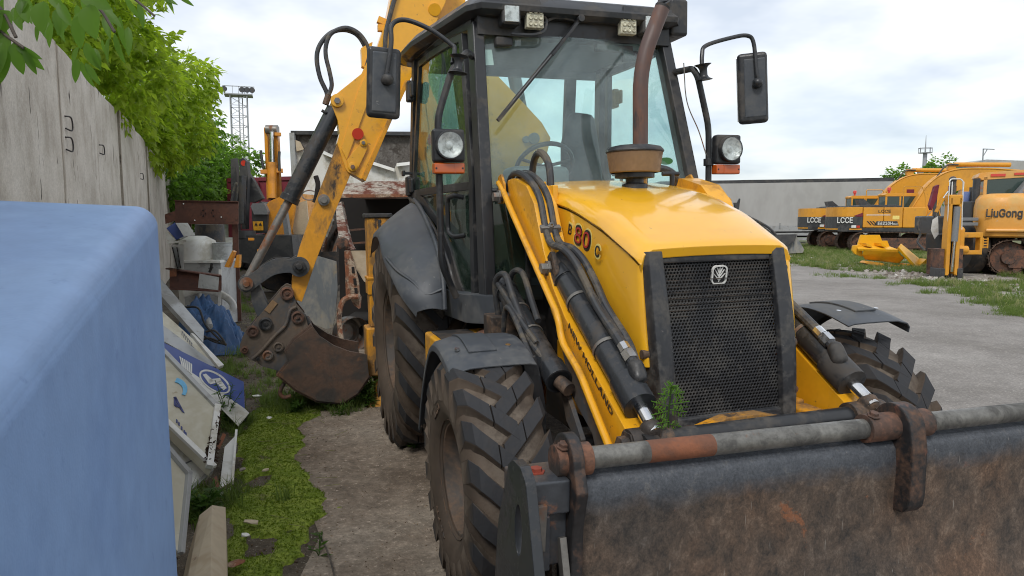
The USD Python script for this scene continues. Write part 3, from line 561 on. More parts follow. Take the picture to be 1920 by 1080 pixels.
armL, armR = loader_arm(-1), loader_arm(1)
# lettering along the outside of the left arm
P('arm_lettering', text_on('NEW HOLLAND', .024, (-.5465, -.02, 1.085), (0, -.835, -.55), (0, -.3, 1), .0015, True, .50), 'black_decal', armL, smooth=False)
tt = P('torque_tube', cyl((-.47, -.60, .745), (.47, -.60, .745), .042, 24), 'black')
for s in (-1, 1):
    P('tube_collar', cat_([cyl((s * .40, -.60, .745), (s * .56, -.60, .745), .058, 20), hull(np.vstack([_ball * .05 + (s * .48, -.60, .75), _ball * .04 + (s * .48, -.62, .80)]))]), 'greasy', tt)
    P('collar_nut', bolt((s * .555, -.60, .745), (s, 0, 0), .036, .04), 'greasy', tt)
    P('bucket_link', cat_([ext(soft([(-.56, .80), (-.66, .79), (-1.16, .62), (-1.18, .5), (-1.08, .47), (-.62, .66)], .03), s * .50 - .025, s * .50 + .025, 'x')]), 'dark')
# tubes and hoses running down the left arm
for dx in (-.022, .022):
    P('arm_hose', tube([(-.50 + dx, .90, 1.62), (-.50 + dx, .83, 1.74), (-.495 + dx, .72, 1.775), (-.495 + dx, .52, 1.725), (-.49 + dx, .40, 1.635), (-.49 + dx, .325, 1.49), (-.49 + dx, .25, 1.425), (-.475 + dx, .14, 1.405), (-.46 + dx, .05, 1.355), (-.45 + dx, -.05, 1.265), (-.45 + dx * .9, -.16, 1.175), (-.44 + dx * .8, -.32, 1.07), (-.445 + dx * .6, -.40, 1.015), (-.455 + dx * .5, -.47, .955)], .0165, 10, 's'), 'hose')
hq = np.array([-.49, .325, 1.49]); hc = P('hose_clamp', turn(shift(rb((.10, .03, .036), .004), hq), 30, (1, 0, 0), hq), 'steel'); P('clamp_bolt', bolt(hq + (0, -.01, .016), (0, -.5, 1), .011, .014), 'chrome', hc)
P('return_hose', tube([(-.40, .84, 1.60), (-.40, .80, 1.82), (-.405, .68, 1.875), (-.41, .54, 1.80), (-.415, .50, 1.62), (-.415, .50, 1.53)], .019, 10, 's'), 'hose')
P('hose_ferrule', cat_([cyl((-.415, .50, 1.56), (-.415, .50, 1.47), .024, 12), cyl((-.415, .50, 1.47), (-.415, .50, 1.36), .011, 8)]), 'steel')
P('hood_hinge_plate', cat_([rbx(-.43, -.40, .44, .60, 1.42, 1.70, .006), rbx(-.45, -.43, .52, .62, 1.45, 1.72, .005)]), 'yellow')
for k, pts in enumerate(([(-.66, .62, 1.02), (-.68, .60, 1.22), (-.66, .50, 1.27), (-.66, .36, 1.16), (-.66, .12, 1.0), (-.64, -.02, .93)], [(-.60, .64, 1.05), (-.60, .60, 1.25), (-.58, .48, 1.28), (-.585, .33, 1.16), (-.6, .2, 1.08)], [(-.69, .45, 1.0), (-.69, .40, 1.12), (-.69, .28, 1.1), (-.69, .1, .98), (-.68, .0, .9)])):
    P('lift_hose', tube(pts, (.016, .015, .013)[k], 10, 's'), 'hose')
P('hose_block', cat_([rbx(-.72, -.56, .56, .70, .95, 1.06, .01), cyl((-.66, .6, .85), (-.66, .6, 1.0), .03), cyl((-.60, .52, .9), (-.60, .52, .97), .04)]), 'greasy')
P('air_pipe', tube([(-.52, .50, 1.0), (-.58, .32, .93), (-.60, .22, .88), (-.61, .18, .7)], .035, 12, 's'), 'steel')
P('suction_pipe', cyl((-.55, -.02, .55), (.55, -.02, .55), .05, 18), 'black')

# ---- loader bucket with fork bar (level with the ground, so it tips slightly against the machine)
MT['lug'] = worn('lug_steel', (0.022, 0.021, 0.022), (0.10, 0.055, 0.035), .36, 7.0, .5, metal=.2, fine=.25, bump=.3, bevel=.012, dirt2=(0.14, 0.06, 0.04), amount2=.1, scale2=12)
def bucket_mat():
    """worn blue-black paint left near the top edge, ground-in brown dirt and rust below it"""
    return material('bucket_steel', {'g': ('geometry', {}), 'sx': ('separate_xyz', {}), 'n1': ('noise_texture', {'scale': 5.0, 'detail': 9.0, 'roughness': .68, 'distortion': .5}), 'mp': ('mapping', {'scale': (1, 1, .75), 'rotation': (.3, .6, 0)}), 'n2': ('noise_texture', {'scale': 21.0, 'detail': 10.0, 'roughness': .8, 'distortion': .35}), 'ms1': ('mapping', {'scale': (6, 6, .35), 'rotation': (0, .75, 0)}), 'ns': ('noise_texture', {'scale': 22.0, 'detail': 2.0}), 'rsc': ('rgb_ramp', {'ramp': [(.72, (0, 0, 0)), (.76, (.45, .45, .45))]}), 'msc': ('mix', {'color2': (.3, .28, .25)}), 'n3': ('noise_texture', {'scale': 130.0, 'detail': 5.0, 'roughness': .75}), 'n4': ('noise_texture', {'scale': 2.3, 'detail': 8.0, 'roughness': .6}),
        'za': ('math', {'math_type': 'multiply_add', 'value2': .13}), 'zr': ('map_range', {'from_min': .835, 'from_max': .885, 'clamp': True}),
        'r1': ('rgb_ramp', {'ramp': [(.32, (.022, .021, .021)), (.43, (.058, .046, .038)), (.54, (.095, .071, .055)), (.66, (.16, .128, .104))]}), 'r4': ('rgb_ramp', {'ramp': [(.35, (.7, .75, .8)), (.5, (1, .95, .9)), (.65, (1.25, 1.0, .82))]}), 'm4': ('mix', {'mix_type': 'multiply', 'fac': 1.0}),
        'rs': ('rgb_ramp', {'ramp': [(.635, (0, 0, 0)), (.67, (.9, .9, .9))]}), 'ms': ('mix', {'color2': (.21, .085, .04)}), 'rp': ('rgb_ramp', {'ramp': [(.36, (.042, .047, .056)), (.55, (.066, .072, .083)), (.7, (.12, .115, .11))]}), 'm': ('mix', {}),
        'v': ('map_range', {'from_min': .3, 'from_max': .7, 'to_min': .62, 'to_max': 1.38}), 'cv': ('combine_color', {}), 'mv': ('mix', {'mix_type': 'multiply', 'fac': 1.0}), 'ro': ('map_range', {'to_min': .7, 'to_max': .3}), 'b': ('bump', {'strength': .55, 'distance': .006}), 'bev': ('bevel', {'samples': 4, 'radius': .012}), 'p': ('principled_bsdf', {'metallic': .1, 'specular_ior_level': .45})},
        [('g.position', 'sx.vector'), ('g.position', 'n1.vector'), ('g.position', 'mp.vector'), ('mp.vector', 'n2.vector'), ('g.position', 'n3.vector'), ('g.position', 'n4.vector'), ('n1.fac', 'za.value1'), ('sx.z', 'za.value3'), ('za.value', 'zr.value'), ('n2.fac', 'r1.fac'), ('n4.fac', 'r4.fac'), ('r1.color', 'm4.color1'), ('r4.color', 'm4.color2'),
         ('n1.fac', 'rs.fac'), ('rs.color', 'ms.fac'), ('m4.color', 'ms.color1'), ('n2.fac', 'rp.fac'), ('zr.result', 'm.fac'), ('ms.color', 'm.color1'), ('rp.color', 'm.color2'), ('n3.fac', 'v.value'), ('v.result', 'cv.r'), ('v.result', 'cv.g'), ('v.result', 'cv.b'), ('m.color', 'mv.color1'), ('cv.color', 'mv.color2'), ('g.position', 'ms1.vector'), ('ms1.vector', 'ns.vector'), ('ns.fac', 'rsc.fac'), ('rsc.color', 'msc.fac'), ('mv.color', 'msc.color1'), ('msc.color', 'p.base_color'), ('zr.result', 'ro.value'), ('ro.result', 'p.roughness'),
         ('n2.fac', 'b.height'), ('bev.bevel', 'b.normal'), ('b.normal', 'p.normal')], 'p.BSDF')
BK = P('bucket_shell', turn(ext(unary_union([Polygon([(-1.09, .875), (-1.10, .895), (-1.12, .90), (-1.178, .868), (-1.19, .85), (-1.196, .80), (-1.192, .70), (-1.20, .5), (-1.255, .33), (-1.38, .21), (-1.60, .14), (-2.05, .055), (-2.05, .03), (-1.55, .06), (-1.31, .15), (-1.19, .28), (-1.15, .48), (-1.14, .72), (-1.14, .80)])]), -1.005, 1.005, 'x'), 1.35, (0, 1, 0), (0, 0, .9)), bucket_mat(), smooth=30)
MT['bar'] = worn('galvanised_bar', (.17, .165, .15), (.085, .083, .078), .42, 9, .42, metal=.45, fine=.3, bump=.15, bevel=0, dirt2=(.22, .09, .04), amount2=-.04, scale2=10)
def BKP(name, mesh, mat, **k): return P(name, turn(mesh, 1.35, (0, 1, 0), (0, 0, .9)), mat, **k)
MT['lip'] = worn('bucket_lip_paint', (0.05, 0.055, 0.064), (0.09, 0.065, 0.05), 0.3, 4.0, 0.34, metal=0.25, fine=0.2, bump=0.15, bevel=0.006, dirt2=(0.22, 0.1, 0.055), amount2=0.12, scale2=7)
bar_ = BKP('fork_bar', cat_([cyl((-1.045, -1.17, .915), (-.07, -1.17, .915), .029, 26), cyl((.06, -1.17, .915), (1.05, -1.17, .915), .029, 26)]), 'bar', parent=BK)
BKP('rust_band', lathe([(.0285, 0), (.0296, .004), (.0296, .196), (.0285, .2)], (-.80, -1.17, .915), (1, 0, 0), 26), MT.setdefault('rust_orange', worn('orange_rust', (0.2, 0.072, 0.034), (0.13, 0.055, 0.032), .5, 12, .85, bump=.4, bevel=0)), parent=bar_)
for x0, x1, th in ((-1.035, -.99, .025), (-.055, .12, .03)):
    c = BKP('bar_socket', cat_([cyl((x0 - th, -1.17, .915), (x1 + th, -1.17, .915), .042, 24)]), 'rust', parent=bar_)
    BKP('socket_bolt', bolt(((x0 - th + .02), -1.185, .956), (0, -.3, 1), .013, .012), 'rust', parent=bar_)
lug = unary_union([Point(-1.17, .915).buffer(.068), Polygon([(-1.105, .92), (-1.237, .93), (-1.25, .86), (-1.25, .72), (-1.245, .69), (-1.225, .668), (-1.12, .66), (-1.10, .86)]).buffer(-.012).buffer(.012)])
BKP('bar_lug', ext(lug, .02, .075, 'x'), 'lug', parent=BK)
lug2 = unary_union([Point(-1.17, .915).buffer(.07), Polygon([(-1.105, .93), (-1.233, .93), (-1.262, .86), (-1.235, .76), (-1.232, .64), (-1.25, .52), (-1.32, .34), (-1.45, .22), (-1.62, .15), (-2.05, .06), (-2.05, .03), (-1.5, .05), (-1.2, .3), (-1.15, .5), (-1.1, .85)]).buffer(0)])
e1 = BKP('bucket_end_plate', ext(lug2, -1.035, -1.005, 'x'), 'lug', parent=BK); BKP('bucket_end_plate', ext(lug2, 1.005, 1.035, 'x'), 'lug', parent=BK)
sp = Polygon([(-1.20, .93), (-1.235, .955), (-1.29, .955), (-1.33, .93), (-1.40, .72), (-1.46, .45), (-1.6, .2), (-1.62, .1), (-1.2, .1), (-1.08, .35), (-1.09, .6), (-1.12, .76)]).buffer(-.02).buffer(.02)
hole = trimesh.path and Polygon([(-1.28 + .026 * math.cos(a) , .80 + .062 * math.sin(a)) for a in np.linspace(0, 2 * math.pi, 24)[:-1]])
hole2 = Point(-1.30, .55).buffer(.05)
MT['wreck_red'] = plain('faded_red_bolt', (.22, .04, .022), .6)
for s in (-1, 1):
    BKP('bucket_side_plate', ext(sp.difference(hole).difference(hole2), s * 1.165, s * 1.19, 'x'), 'cylinder', parent=BK)
    jb = BKP('jaw_housing', cat_([rbx(min(s * 1.164, s * 1.036), max(s * 1.164, s * 1.036), -1.225, -1.08, .80, .885, .006), rbx(min(s * 1.164, s * 1.036), max(s * 1.164, s * 1.036), -1.20, -1.08, .66, .80, .004), rbx(min(s * 1.164, s * 1.09), max(s * 1.164, s * 1.09), -1.228, -1.2, .66, .80, .004)]), 'lip', parent=BK)
    BKP('jaw_housing_back', cat_([rbx(min(s * 1.164, s * 1.036), max(s * 1.164, s * 1.036), -1.11, -1.07, .1, .66, .004)]), 'greasy', parent=BK)
    BKP('jaw_rod', bar([(s * 1.05, -1.2, .73), (s * 1.045, -1.26, .5), (s * 1.05, -1.3, .2)], .018, .03), 'steel', parent=BK)
    BKP('jaw_pin', lathe([(.02, .02), (.024, 0), (.042, 0), (.045, -.05)], (s * 1.085, -1.24, .585), (0, -1, .4), 20), 'rust', parent=BK)
    BKP('housing_bolt', cat_([bolt((s * 1.10, -1.15, .885), (0, 0, 1), .016, .012)]), 'wreck_red', parent=BK)
    BKP('housing_bracket', cbox((s * 1.13, -1.234, .775), (.05, .012, .12), rx=6), 'steel', parent=BK)
P('cross_link', cat_([bar([(-.72, -.2, .62), (-.5, -.8, .70), (-.48, -1.1, .62)], .03, .06), bar([(-.84, -.4, .55), (-.5, -.6, .60)], .04, .05)]), 'mud_steel')

# ================================================================== CAB
def both(name, mesh, mat, **k): return [P(name, mesh, mat, **k), P(name, mirror(mesh), mat, **k)]
A0, A1, A2 = np.array([-.64, .88, 1.0]), np.array([-.638, .93, 1.72]), np.array([-.590, 1.20, 2.62])
both('front_pillar', sweep([A0, A1, A2], soft([(-.035, -.05), (.03, -.05), (.042, .03), (.02, .05), (-.035, .05)], .008).exterior.coords[:-1], up=(0, 1, 0)), 'black')
both('rear_pillar', bar([(-.735, 2.46, 1.0), (-.745, 2.45, 1.72), (-.715, 2.33, 2.68)], .06, .09, up=(0, 1, 0)), 'black')
both('roof_rail', bar([(-.59, 1.2, 2.64), (-.68, 1.7, 2.68), (-.715, 2.33, 2.69)], .06, .07), 'black')
P('front_header', bx(-.6, .6, 1.12, 1.22, 2.56, 2.70), 'black')
P('rear_header', bx(-.7, .7, 2.30, 2.37, 2.62, 2.70), 'black')
P('cab_floor', cat_([rbx(-.62, .62, .95, 2.45, .98, 1.08, .01)]), 'dark')
both('cab_sill', cat_([hull([(-.60, .70, 1.13), (-.60, .70, 1.0), (-.66, .74, 1.14), (-.66, .74, .99), (-.765, .92, 1.135), (-.755, .92, .98), (-.78, 1.42, 1.12), (-.765, 1.42, .96), (-.5, .72, 1.13), (-.5, 1.42, 1.12), (-.5, .75, 1.0), (-.5, 1.42, .97)])]), 'plastic')
P('rear_lower_wall', bx(-.7, .7, 2.43, 2.48, 1.0, 1.72), 'black')
# roof shell with visor, two raised lamp housings in front
outline = [(-.60, 1.03), (-.665, 1.12), (-.815, 2.0), (-.83, 2.30), (-.80, 2.58), (-.6, 2.68)]
def roof_ring(inset, z):
    o = [(x + inset * .9, y + inset * (1 if y < 2.5 else -.9)) for x, y in outline]
    return [(x, y, z - (.0 if y > 1.5 else .0)) for x, y in o] + [(-x, y, z) for x, y in o[::-1]]
lay = [roof_ring(.05, 2.655), roof_ring(.0, 2.675), roof_ring(-.005, 2.705), roof_ring(.05, 2.765), roof_ring(.15, 2.80), roof_ring(.40, 2.82)]
v = np.vstack(lay); n_ = len(lay[0]); q = [[i * n_ + j, i * n_ + (j + 1) % n_, (i + 1) * n_ + (j + 1) % n_, (i + 1) * n_ + j] for i in range(len(lay) - 1) for j in range(n_)]
rm = quads(v, q)
caps = [hull(np.vstack([np.array(lay[0]), np.array(lay[0]) + (0, 0, .012)])), hull(np.vstack([np.array(lay[-1]), np.array(lay[-1]) - (0, 0, .012)]))]
roof = P('roof', cat_([rm] + caps), 'black', smooth=35)
for s in (-1, 1): P('roof_pad', (lambda m: m if s < 0 else mirror(m))(hull([(-.58, 1.03, 2.70), (-.25, 1.03, 2.70), (-.57, 1.05, 2.752), (-.26, 1.05, 2.752), (-.62, 1.5, 2.79), (-.27, 1.5, 2.79), (-.25, 1.5, 2.72), (-.66, 1.5, 2.72)])), 'black', roof)
P('roof_liner', bx(-.62, .62, 1.23, 2.34, 2.625, 2.65), 'liner')
P('rear_blind', cbox((0, 2.30, 2.60), (1.3, .03, .06)), 'liner')
# windshield, slightly bowed
G = []
for t in np.linspace(0, 1, 6):
    a, b = np.array([-.60, .915, 1.70]), np.array([-.562, 1.185, 2.57]); c = a + (b - a) * t
    G.append([(c[0] * -u, c[1] - .07 * (1 - u * u), c[2]) for u in np.linspace(-1, 1, 11)])
P('windshield', grid(np.array(G), .005), 'glass', smooth=True)
P('windshield_seal', cat_([tube([(-.60, .90, 1.69), (-.3, .845, 1.69), (0, .83, 1.69), (.3, .845, 1.69), (.6, .90, 1.69)], .016, 8)]), 'black')
both('quarter_pillar', bar([(-.425, .84, 1.05), (-.425, .84, 1.68)], .02, .03), 'black')
both('front_lower_window', hull([(-.605, .895, 1.10), (-.43, .86, 1.10), (-.605, .90, 1.66), (-.43, .86, 1.66), (-.605, .901, 1.10), (-.43, .866, 1.10), (-.605, .906, 1.66), (-.43, .866, 1.66)]), 'glass_dirty')
# doors: outline in (y, z), mapped on the bowed side
def sidex(y, z=1.0):
    y = np.asarray(y) - .30 * np.clip((np.asarray(z) - 1.72) / .9, 0, 1) * np.clip((2.2 - np.asarray(y)) / 1.2, 0, 1)
    return np.interp(y, [.9, 1.3, 1.8, 2.4, 2.95], [-.655, -.715, -.752, -.762, -.62])
def lean(z): return np.interp(z, [1.0, 1.72, 2.68], [0, 0, .05])
def on_side(poly, x_off, th, seg=.12):
    pg = Polygon(poly) if not hasattr(poly, 'geom_type') else poly
    m = ext(pg, 0, th, 'x'); m = trimesh.Trimesh(m.vertices, m.faces); 
    v, f = trimesh.remesh.subdivide_to_size(m.vertices, m.faces, seg, max_iter=6)
    v[:, 0] += x_off + sidex(v[:, 1], v[:, 2]) + lean(v[:, 2]); return M(v, f)
door_o = Polygon([(.99, 1.02), (1.06, 1.0), (1.22, 1.06), (1.34, 1.26), (1.62, 1.47), (2.02, 1.60), (2.36, 1.69), (2.20, 2.62), (1.25, 2.61), (1.02, 1.9)])
door_o = Polygon([(.985, 1.03), (1.10, 1.02), (1.24, 1.12), (1.38, 1.32), (1.62, 1.50), (1.98, 1.63), (2.36, 1.70), (2.22, 2.63), (1.285, 2.60), (.985, 1.74)])
win_up = Polygon([(1.035, 1.745), (2.30, 1.745), (2.18, 2.585), (1.315, 2.56)])
win_lo = Polygon([(1.035, 1.70), (1.035, 1.10), (1.10, 1.08), (1.21, 1.18), (1.34, 1.36), (1.60, 1.55), (1.95, 1.685), (2.06, 1.70)])
for s in (-1, 1):
    S = (lambda m: m) if s < 0 else mirror
    d = P('door_frame', S(on_side(door_o.difference(win_up.buffer(.0)).difference(win_lo), -.02, .035)), 'black')
    P('door_window', S(on_side(win_up.buffer(.012), -.008, .005, .3)), 'glass_dirty' if s < 0 else 'glass', d)
    P('lower_door_window', S(on_side(win_lo.buffer(.012), -.008, .005, .3)), 'glass_dirty' if s < 0 else 'glass', d)
    P('door_seal', S(tube([(sidex(y) - .03, y, z) for y, z in ((2.4, 1.70), (1.98, 1.60), (1.62, 1.47), (1.36, 1.29), (1.21, 1.08))], .014, 8, 's')), 'black', d)
    P('door_handle', S(tube([(-.705, 1.11, 1.66), (-.76, 1.13, 1.675), (-.775, 1.22, 1.66), (-.775, 1.22, 1.47), (-.76, 1.13, 1.44), (-.705, 1.1, 1.45)], .014, 10, 'b', .04)), 'black', d)
    for y, z in ((2.26, 2.43), (2.40, 1.78)):
        P('door_hinge', S(cat_([rbx(-.81, -.76, y - .05, y + .05, z - .07, z + .07, .012), rbx(-.80, -.775, y - .13, y - .04, z - .05, z + .05, .01)])), 'black', d)
    P('window_catch', S(cat_([rbx(-.84, -.77, 2.34, 2.37, 1.86, 1.88, .005), rbx(-.845, -.825, 2.33, 2.38, 1.85, 1.89, .006)])), 'black', d)
# rear windows and their posts
for x0, x1 in ((-.70, .42), (.50, .70)): P('rear_window', hull([(x0, 2.45, 1.74), (x1, 2.45, 1.74), (x0, 2.34, 2.60), (x1, 2.34, 2.60), (x0, 2.455, 1.74), (x1, 2.455, 1.74), (x0, 2.345, 2.60), (x1, 2.345, 2.60)]), 'glass')
P('rear_window_post', bar([(.46, 2.45, 1.70), (.46, 2.33, 2.64)], .08, .05, up=(0, 1, 0)), 'black')
# interior
P('dashboard', cat_([hull([(-.56, 1.0, 1.2), (-.56, .98, 1.70), (.45, .98, 1.70), (.45, 1.0, 1.2), (-.5, 1.35, 1.72), (.3, 1.35, 1.72), (-.5, 1.35, 1.3), (.3, 1.35, 1.3)]), rbx(-.42, -.05, 1.12, 1.32, 1.70, 1.84, .04)]), 'dash')
col = P('steering_column', cyl((-.05, 1.35, 1.6), (-.03, 1.62, 1.86), .035), 'black')
a = np.linspace(0, 2 * math.pi, 33); e1_, e2_ = np.array([1., 0, 0]), np.array([0, .55, -.83])
e2_ = np.array([0, -.69, .72]); cW = np.array([-.03, 1.62, 1.87]); e2_ /= np.linalg.norm(e2_); e2_ = np.array([0, .72, .0]) * .0 + np.array([0, .66, .75]) * 0 + np.array([0, .69, -.72]) * -1
P('steering_wheel', cat_([sweep([cW + .19 * (math.cos(t) * e1_ + math.sin(t) * e2_) for t in a], circ(.015, 8))] + [cyl(cW, cW + .18 * (math.cos(t) * e1_ + math.sin(t) * e2_), .011, 8) for t in (.3, 2.8, 4.7)]), 'black', col)
st = P('operator_seat', cat_([rb((.50, .5, .14), .05)]), 'seat'); UsdGeom.Xformable(st).AddTranslateOp().Set(Gf.Vec3d(.12, 1.9, 1.42))
P('seat_back', hull(np.vstack([_ball * .06 + p for p in ((.30, 2.02, 1.5), (.60, 2.14, 1.5), (.34, 2.10, 2.05), (.56, 2.18, 2.05), (.40, 2.12, 2.24), (.52, 2.17, 2.24))])), 'seat')
P('seat_base', rbx(-.1, .34, 1.75, 2.1, 1.05, 1.38, .03), 'dash')
P('control_console', cat_([rbx(.42, .60, 1.5, 2.4, 1.05, 1.66, .03), rbx(-.6, -.45, 1.6, 2.4, 1.05, 1.60, .03)]), 'dash')
P('control_lever', cat_([tube([(.5, 1.6, 1.6), (.5, 1.55, 1.85), (.52, 1.52, 1.92)], .012, 8), hull(_ball * .028 + (.52, 1.52, 1.94))]), 'black')
P('fluid_jar', cat_([lathe([(1e-4, 0), (.05, 0), (.05, .05), (.035, .06), (.035, .09), (1e-4, .095)], (-.56, .98, 1.22), (0, -1, .2), 18)]), 'glass_clear')
P('inspection_card', hull([T(906, 93, Y=1.165), T(922, 93, Y=1.165), T(907, 122, Y=1.15), T(926, 122, Y=1.15), T(906, 93, Y=1.169), T(926, 122, Y=1.154)]), 'white_decal')
P('round_sticker', hull([T(1249 + 13 * math.cos(t), 302 + 7 * math.sin(t), Y=.93) + (0, dy, 0) for t in np.linspace(0, 6.28, 14) for dy in (0, .003)]), material('green_print', {'p': ('principled_bsdf', {'base_color': (.03, .13, .03), 'roughness': .5})}, [], 'p.BSDF'))
# wiper
w0, w1 = T(1087, 36, Y=1.05), T(933, 226, Y=.925)
wp = P('wiper', cat_([cyl(w0 + (0, .06, 0), w0 - (0, .03, 0), .02, 12), bar([w0, w0 * .62 + w1 * .38 + (0, -.03, 0)], .022, .016), cyl(w0 * .62 + w1 * .38 + (0, -.03, 0), w1, .009, 8)]), 'black')
P('wiper_blade', bar([w0 * .72 + w1 * .28 + (0, -.012, 0), w1 + (0, -.005, 0)], .012, .02), 'hose', wp)
# work lamps under the visor
for s in (-1, 1):
    sq = P('work_lamp', rbx(s * .43 - .055, s * .43 + .055, 1.03, 1.12, 2.60, 2.71, .014), 'black')
    P('lamp_face', rbx(s * .43 - .041, s * .43 + .041, 1.024, 1.031, 2.613, 2.697, .003), 'reflector', sq); P('lamp_lens', rbx(s * .43 - .041, s * .43 + .041, 1.018, 1.022, 2.613, 2.697, .001), 'glass_clear', sq)
    P('lamp_bracket', cyl((s * .43, 1.08, 2.70), (s * .43, 1.10, 2.76), .015), 'black', sq)
    ld = P('led_lamp', rbx(s * .288 - .05, s * .288 + .05, 1.04, 1.09, 2.592, 2.702, .006), 'led')
    for i in range(3):
        for j in range(3): P('led_bead', lathe([(.013, 0), (.010, -.004), (.006, -.001), (1e-4, -.001)], (s * .288 + (i - 1) * .03, 1.036, 2.647 + (j - 1) * .032), (0, 1, 0), 10), 'led', ld)
    P('led_bracket', rbx(s * .288 - .03, s * .288 + .03, 1.06, 1.1, 2.70, 2.725, .004), 'led', ld)
P('lamp_cable', tube([(-.24, 1.07, 2.68), (-.215, 1.06, 2.64), (-.235, 1.05, 2.58), (-.30, 1.06, 2.56), (-.42, 1.07, 2.56)], .008, 6, 's'), 'hose')
P('lamp_cable', tube([(-.24, 1.07, 2.62), (-.17, 1.07, 2.66), (-.1, 1.07, 2.665), (0, 1.08, 2.65)], .008, 6, 's'), 'hose')
P('visor_bracket', rbx(-.50, -.40, 1.10, 1.16, 2.50, 2.55, .01), 'black'); P('visor_bracket', cat_([rbx(.12, .36, 1.12, 1.17, 2.51, 2.55, .01), rbx(.3, .40, 1.12, 1.17, 2.46, 2.52, .01)]), 'black')
# lamp posts with mirror, head lamp, indicator
def lamp_post(s):
    S = (lambda m: m) if s < 0 else mirror
    if s < 0: pts = [(-.63, 1.14, 2.44), (-.70, .98, 2.43), (-.765, .90, 2.36), (-.805, .905, 2.31), (-.885, .91, 2.07), (-.885, .91, 1.9), (-.885, .91, 1.30), (-.80, .95, 1.12)]
    else: pts = [(-.615, 1.1, 2.40), (-.64, .92, 2.39), (-.66, .90, 2.34), (-.742, .91, 2.06), (-.745, .91, 1.9), (-.745, .91, 1.30), (-.70, .95, 1.12)]
    x = pts[-3][0]
    po = P('lamp_post', S(tube(pts, .0185, 10, 'b', .06)), 'black')
    hc_ = (-.842, .90, 1.922)
    hl = P('head_lamp', S(cat_([rbx(hc_[0] - .085, hc_[0] + .085, .845, .90, 1.837, 2.007, .015), hull(np.vstack([_ball * .03 + (hc_[0] + dx, .95, 1.92 + dz) for dx in (-.03, .03) for dz in (-.03, .03)] + [_ball * .01 + (hc_[0] + dx, .9, 1.92 + dz) for dx in (-.07, .07) for dz in (-.07, .07)]))])), 'black')
    P('lamp_bezel', S(lathe([(.066, .03), (.066, -.002), (.074, -.002), (.076, .03)], (hc_[0], .818, 1.922), (0, 1, 0), 28)), 'black', hl)
    P('lamp_reflector', S(lathe([(.066, 0), (.060, .006), (.045, .016), (.022, .024), (.015, .012), (1e-4, .010)], (hc_[0], .820, 1.922), (0, 1, 0), 28)), 'reflector', hl)
    P('lamp_glass', S(hull(lathe([(.068, -.001), (.068, -.004), (.05, -.010), (.025, -.014), (1e-4, -.015)], (hc_[0], .817, 1.922), (0, 1, 0), 28).vertices)), 'glass_clear', hl)
    P('lamp_clamp', S(cat_([cyl((x - .0, .91, 1.83), (x, .91, 1.87), .03, 14), cyl((x, .91, 1.85), (hc_[0], .93, 1.87), .018, 10)])), 'black', hl)
    ind = P('indicator_lamp', S(rbx(hc_[0] - .082, hc_[0] + .082, .848, .905, 1.778, 1.834, .008)), 'amber')
    for dx in (-.07, .07): P('indicator_screw', S(cyl((hc_[0] + dx, .85, 1.806), (hc_[0] + dx, .846, 1.806), .005, 8)), 'black', ind)
    P('indicator_rib', S(cat_([bx(hc_[0] + .028, hc_[0] + .032, .8455, .849, 1.782, 1.83)])), 'amber', ind)
    # mirror
    if s < 0:
        mc = np.array([-1.14, 1.04, 2.258]); yawm = 4; arm = [(-.80, .90, 2.345), (-.775, .95, 2.43), (-.79, .97, 2.46), (-.90, 1.0, 2.54), (-1.02, 1.03, 2.585), (-1.09, 1.02, 2.55), (-1.10, 1.0, 2.45), (-1.135, .99, 2.27)]; cl = np.array([-.79, .90, 2.345])
    else:
        mc = np.array([-1.14, 1.04, 2.315]); yawm = 33; arm = [(-.69, .90, 2.36), (-.70, .92, 2.47), (-.74, .94, 2.53), (-.95, 1.0, 2.60), (-1.08, 1.02, 2.625), (-1.12, 1.01, 2.58), (-1.13, .99, 2.40), (-1.145, .985, 2.34)]; cl = np.array([-.70, .90, 2.37])
    mm = cat_([rb((.178, .05, .365 if s < 0 else .43), .03)]); mm = turn(mm, yawm); mm = shift(turn(mm, 3 if s < 0 else 3, (0, 1, 0)), mc)
    mi = P('mirror', S(mm), 'black')
    ribm = shift(turn(turn(cat_([rb((.13, .02, .31 if s < 0 else .36), .012)]), yawm), 3, (0, 1, 0)), mc + np.array([-.0, -.021, 0])); P('mirror_back_panel', S(ribm), 'plastic', mi)
    P('mirror_glass', S(shift(turn(turn(cat_([rb((.155, .004, .33 if s < 0 else .39), .002)]), yawm), 3, (0, 1, 0)), mc + np.array([0, .028, 0]))), 'chrome', mi)
    P('mirror_joint', S(cat_([hull(_ball * .032 + arm[-1] + np.array([.01, .0, -.0])), cyl(np.array(arm[-1]), mc + (.0, 0, .0), .022, 12)])), 'black', mi)
    ar = P('mirror_arm', S(tube(arm, .0125, 10, 's')), 'black')
    P('arm_clamp', S(cat_([lathe([(1e-4, 0), (.05, .004), (.03, .016), (.022, .03), (.022, .065), (.03, .08), (.05, .092), (1e-4, .096)], cl + (.01, -.02, -.055), (.12, 0, 1), 18)])), 'black', ar)
    return po
lamp_post(-1); lamp_post(1)
P('lamp_wire', tube([T(1282, 118, Y=.92), T(1288, 190, Y=.9), T(1310, 245, Y=.9), T(1324, 290, Y=.88)], .0035, 5, 's'), 'steel')
# beacon on the right front corner of the roof
bc_ = T(1254, 12, Y=1.25)
be = P('beacon_stand', cat_([lathe([(1e-4, 0), (.075, 0), (.085, .012), (.07, .03), (.066, .05), (1e-4, .05)], bc_ + (0, 0, .0), (0, 0, 1), 20), rbx(.60, .72, 1.1, 1.35, 2.62, bc_[2] + .005, .02)]), 'black')
P('beacon_cover', lathe([(.062, 0), (.066, .1), (.06, .15), (.03, .17), (1e-4, .172)], bc_ + (0, 0, .05), (0, 0, 1), 22), 'plastic', be)
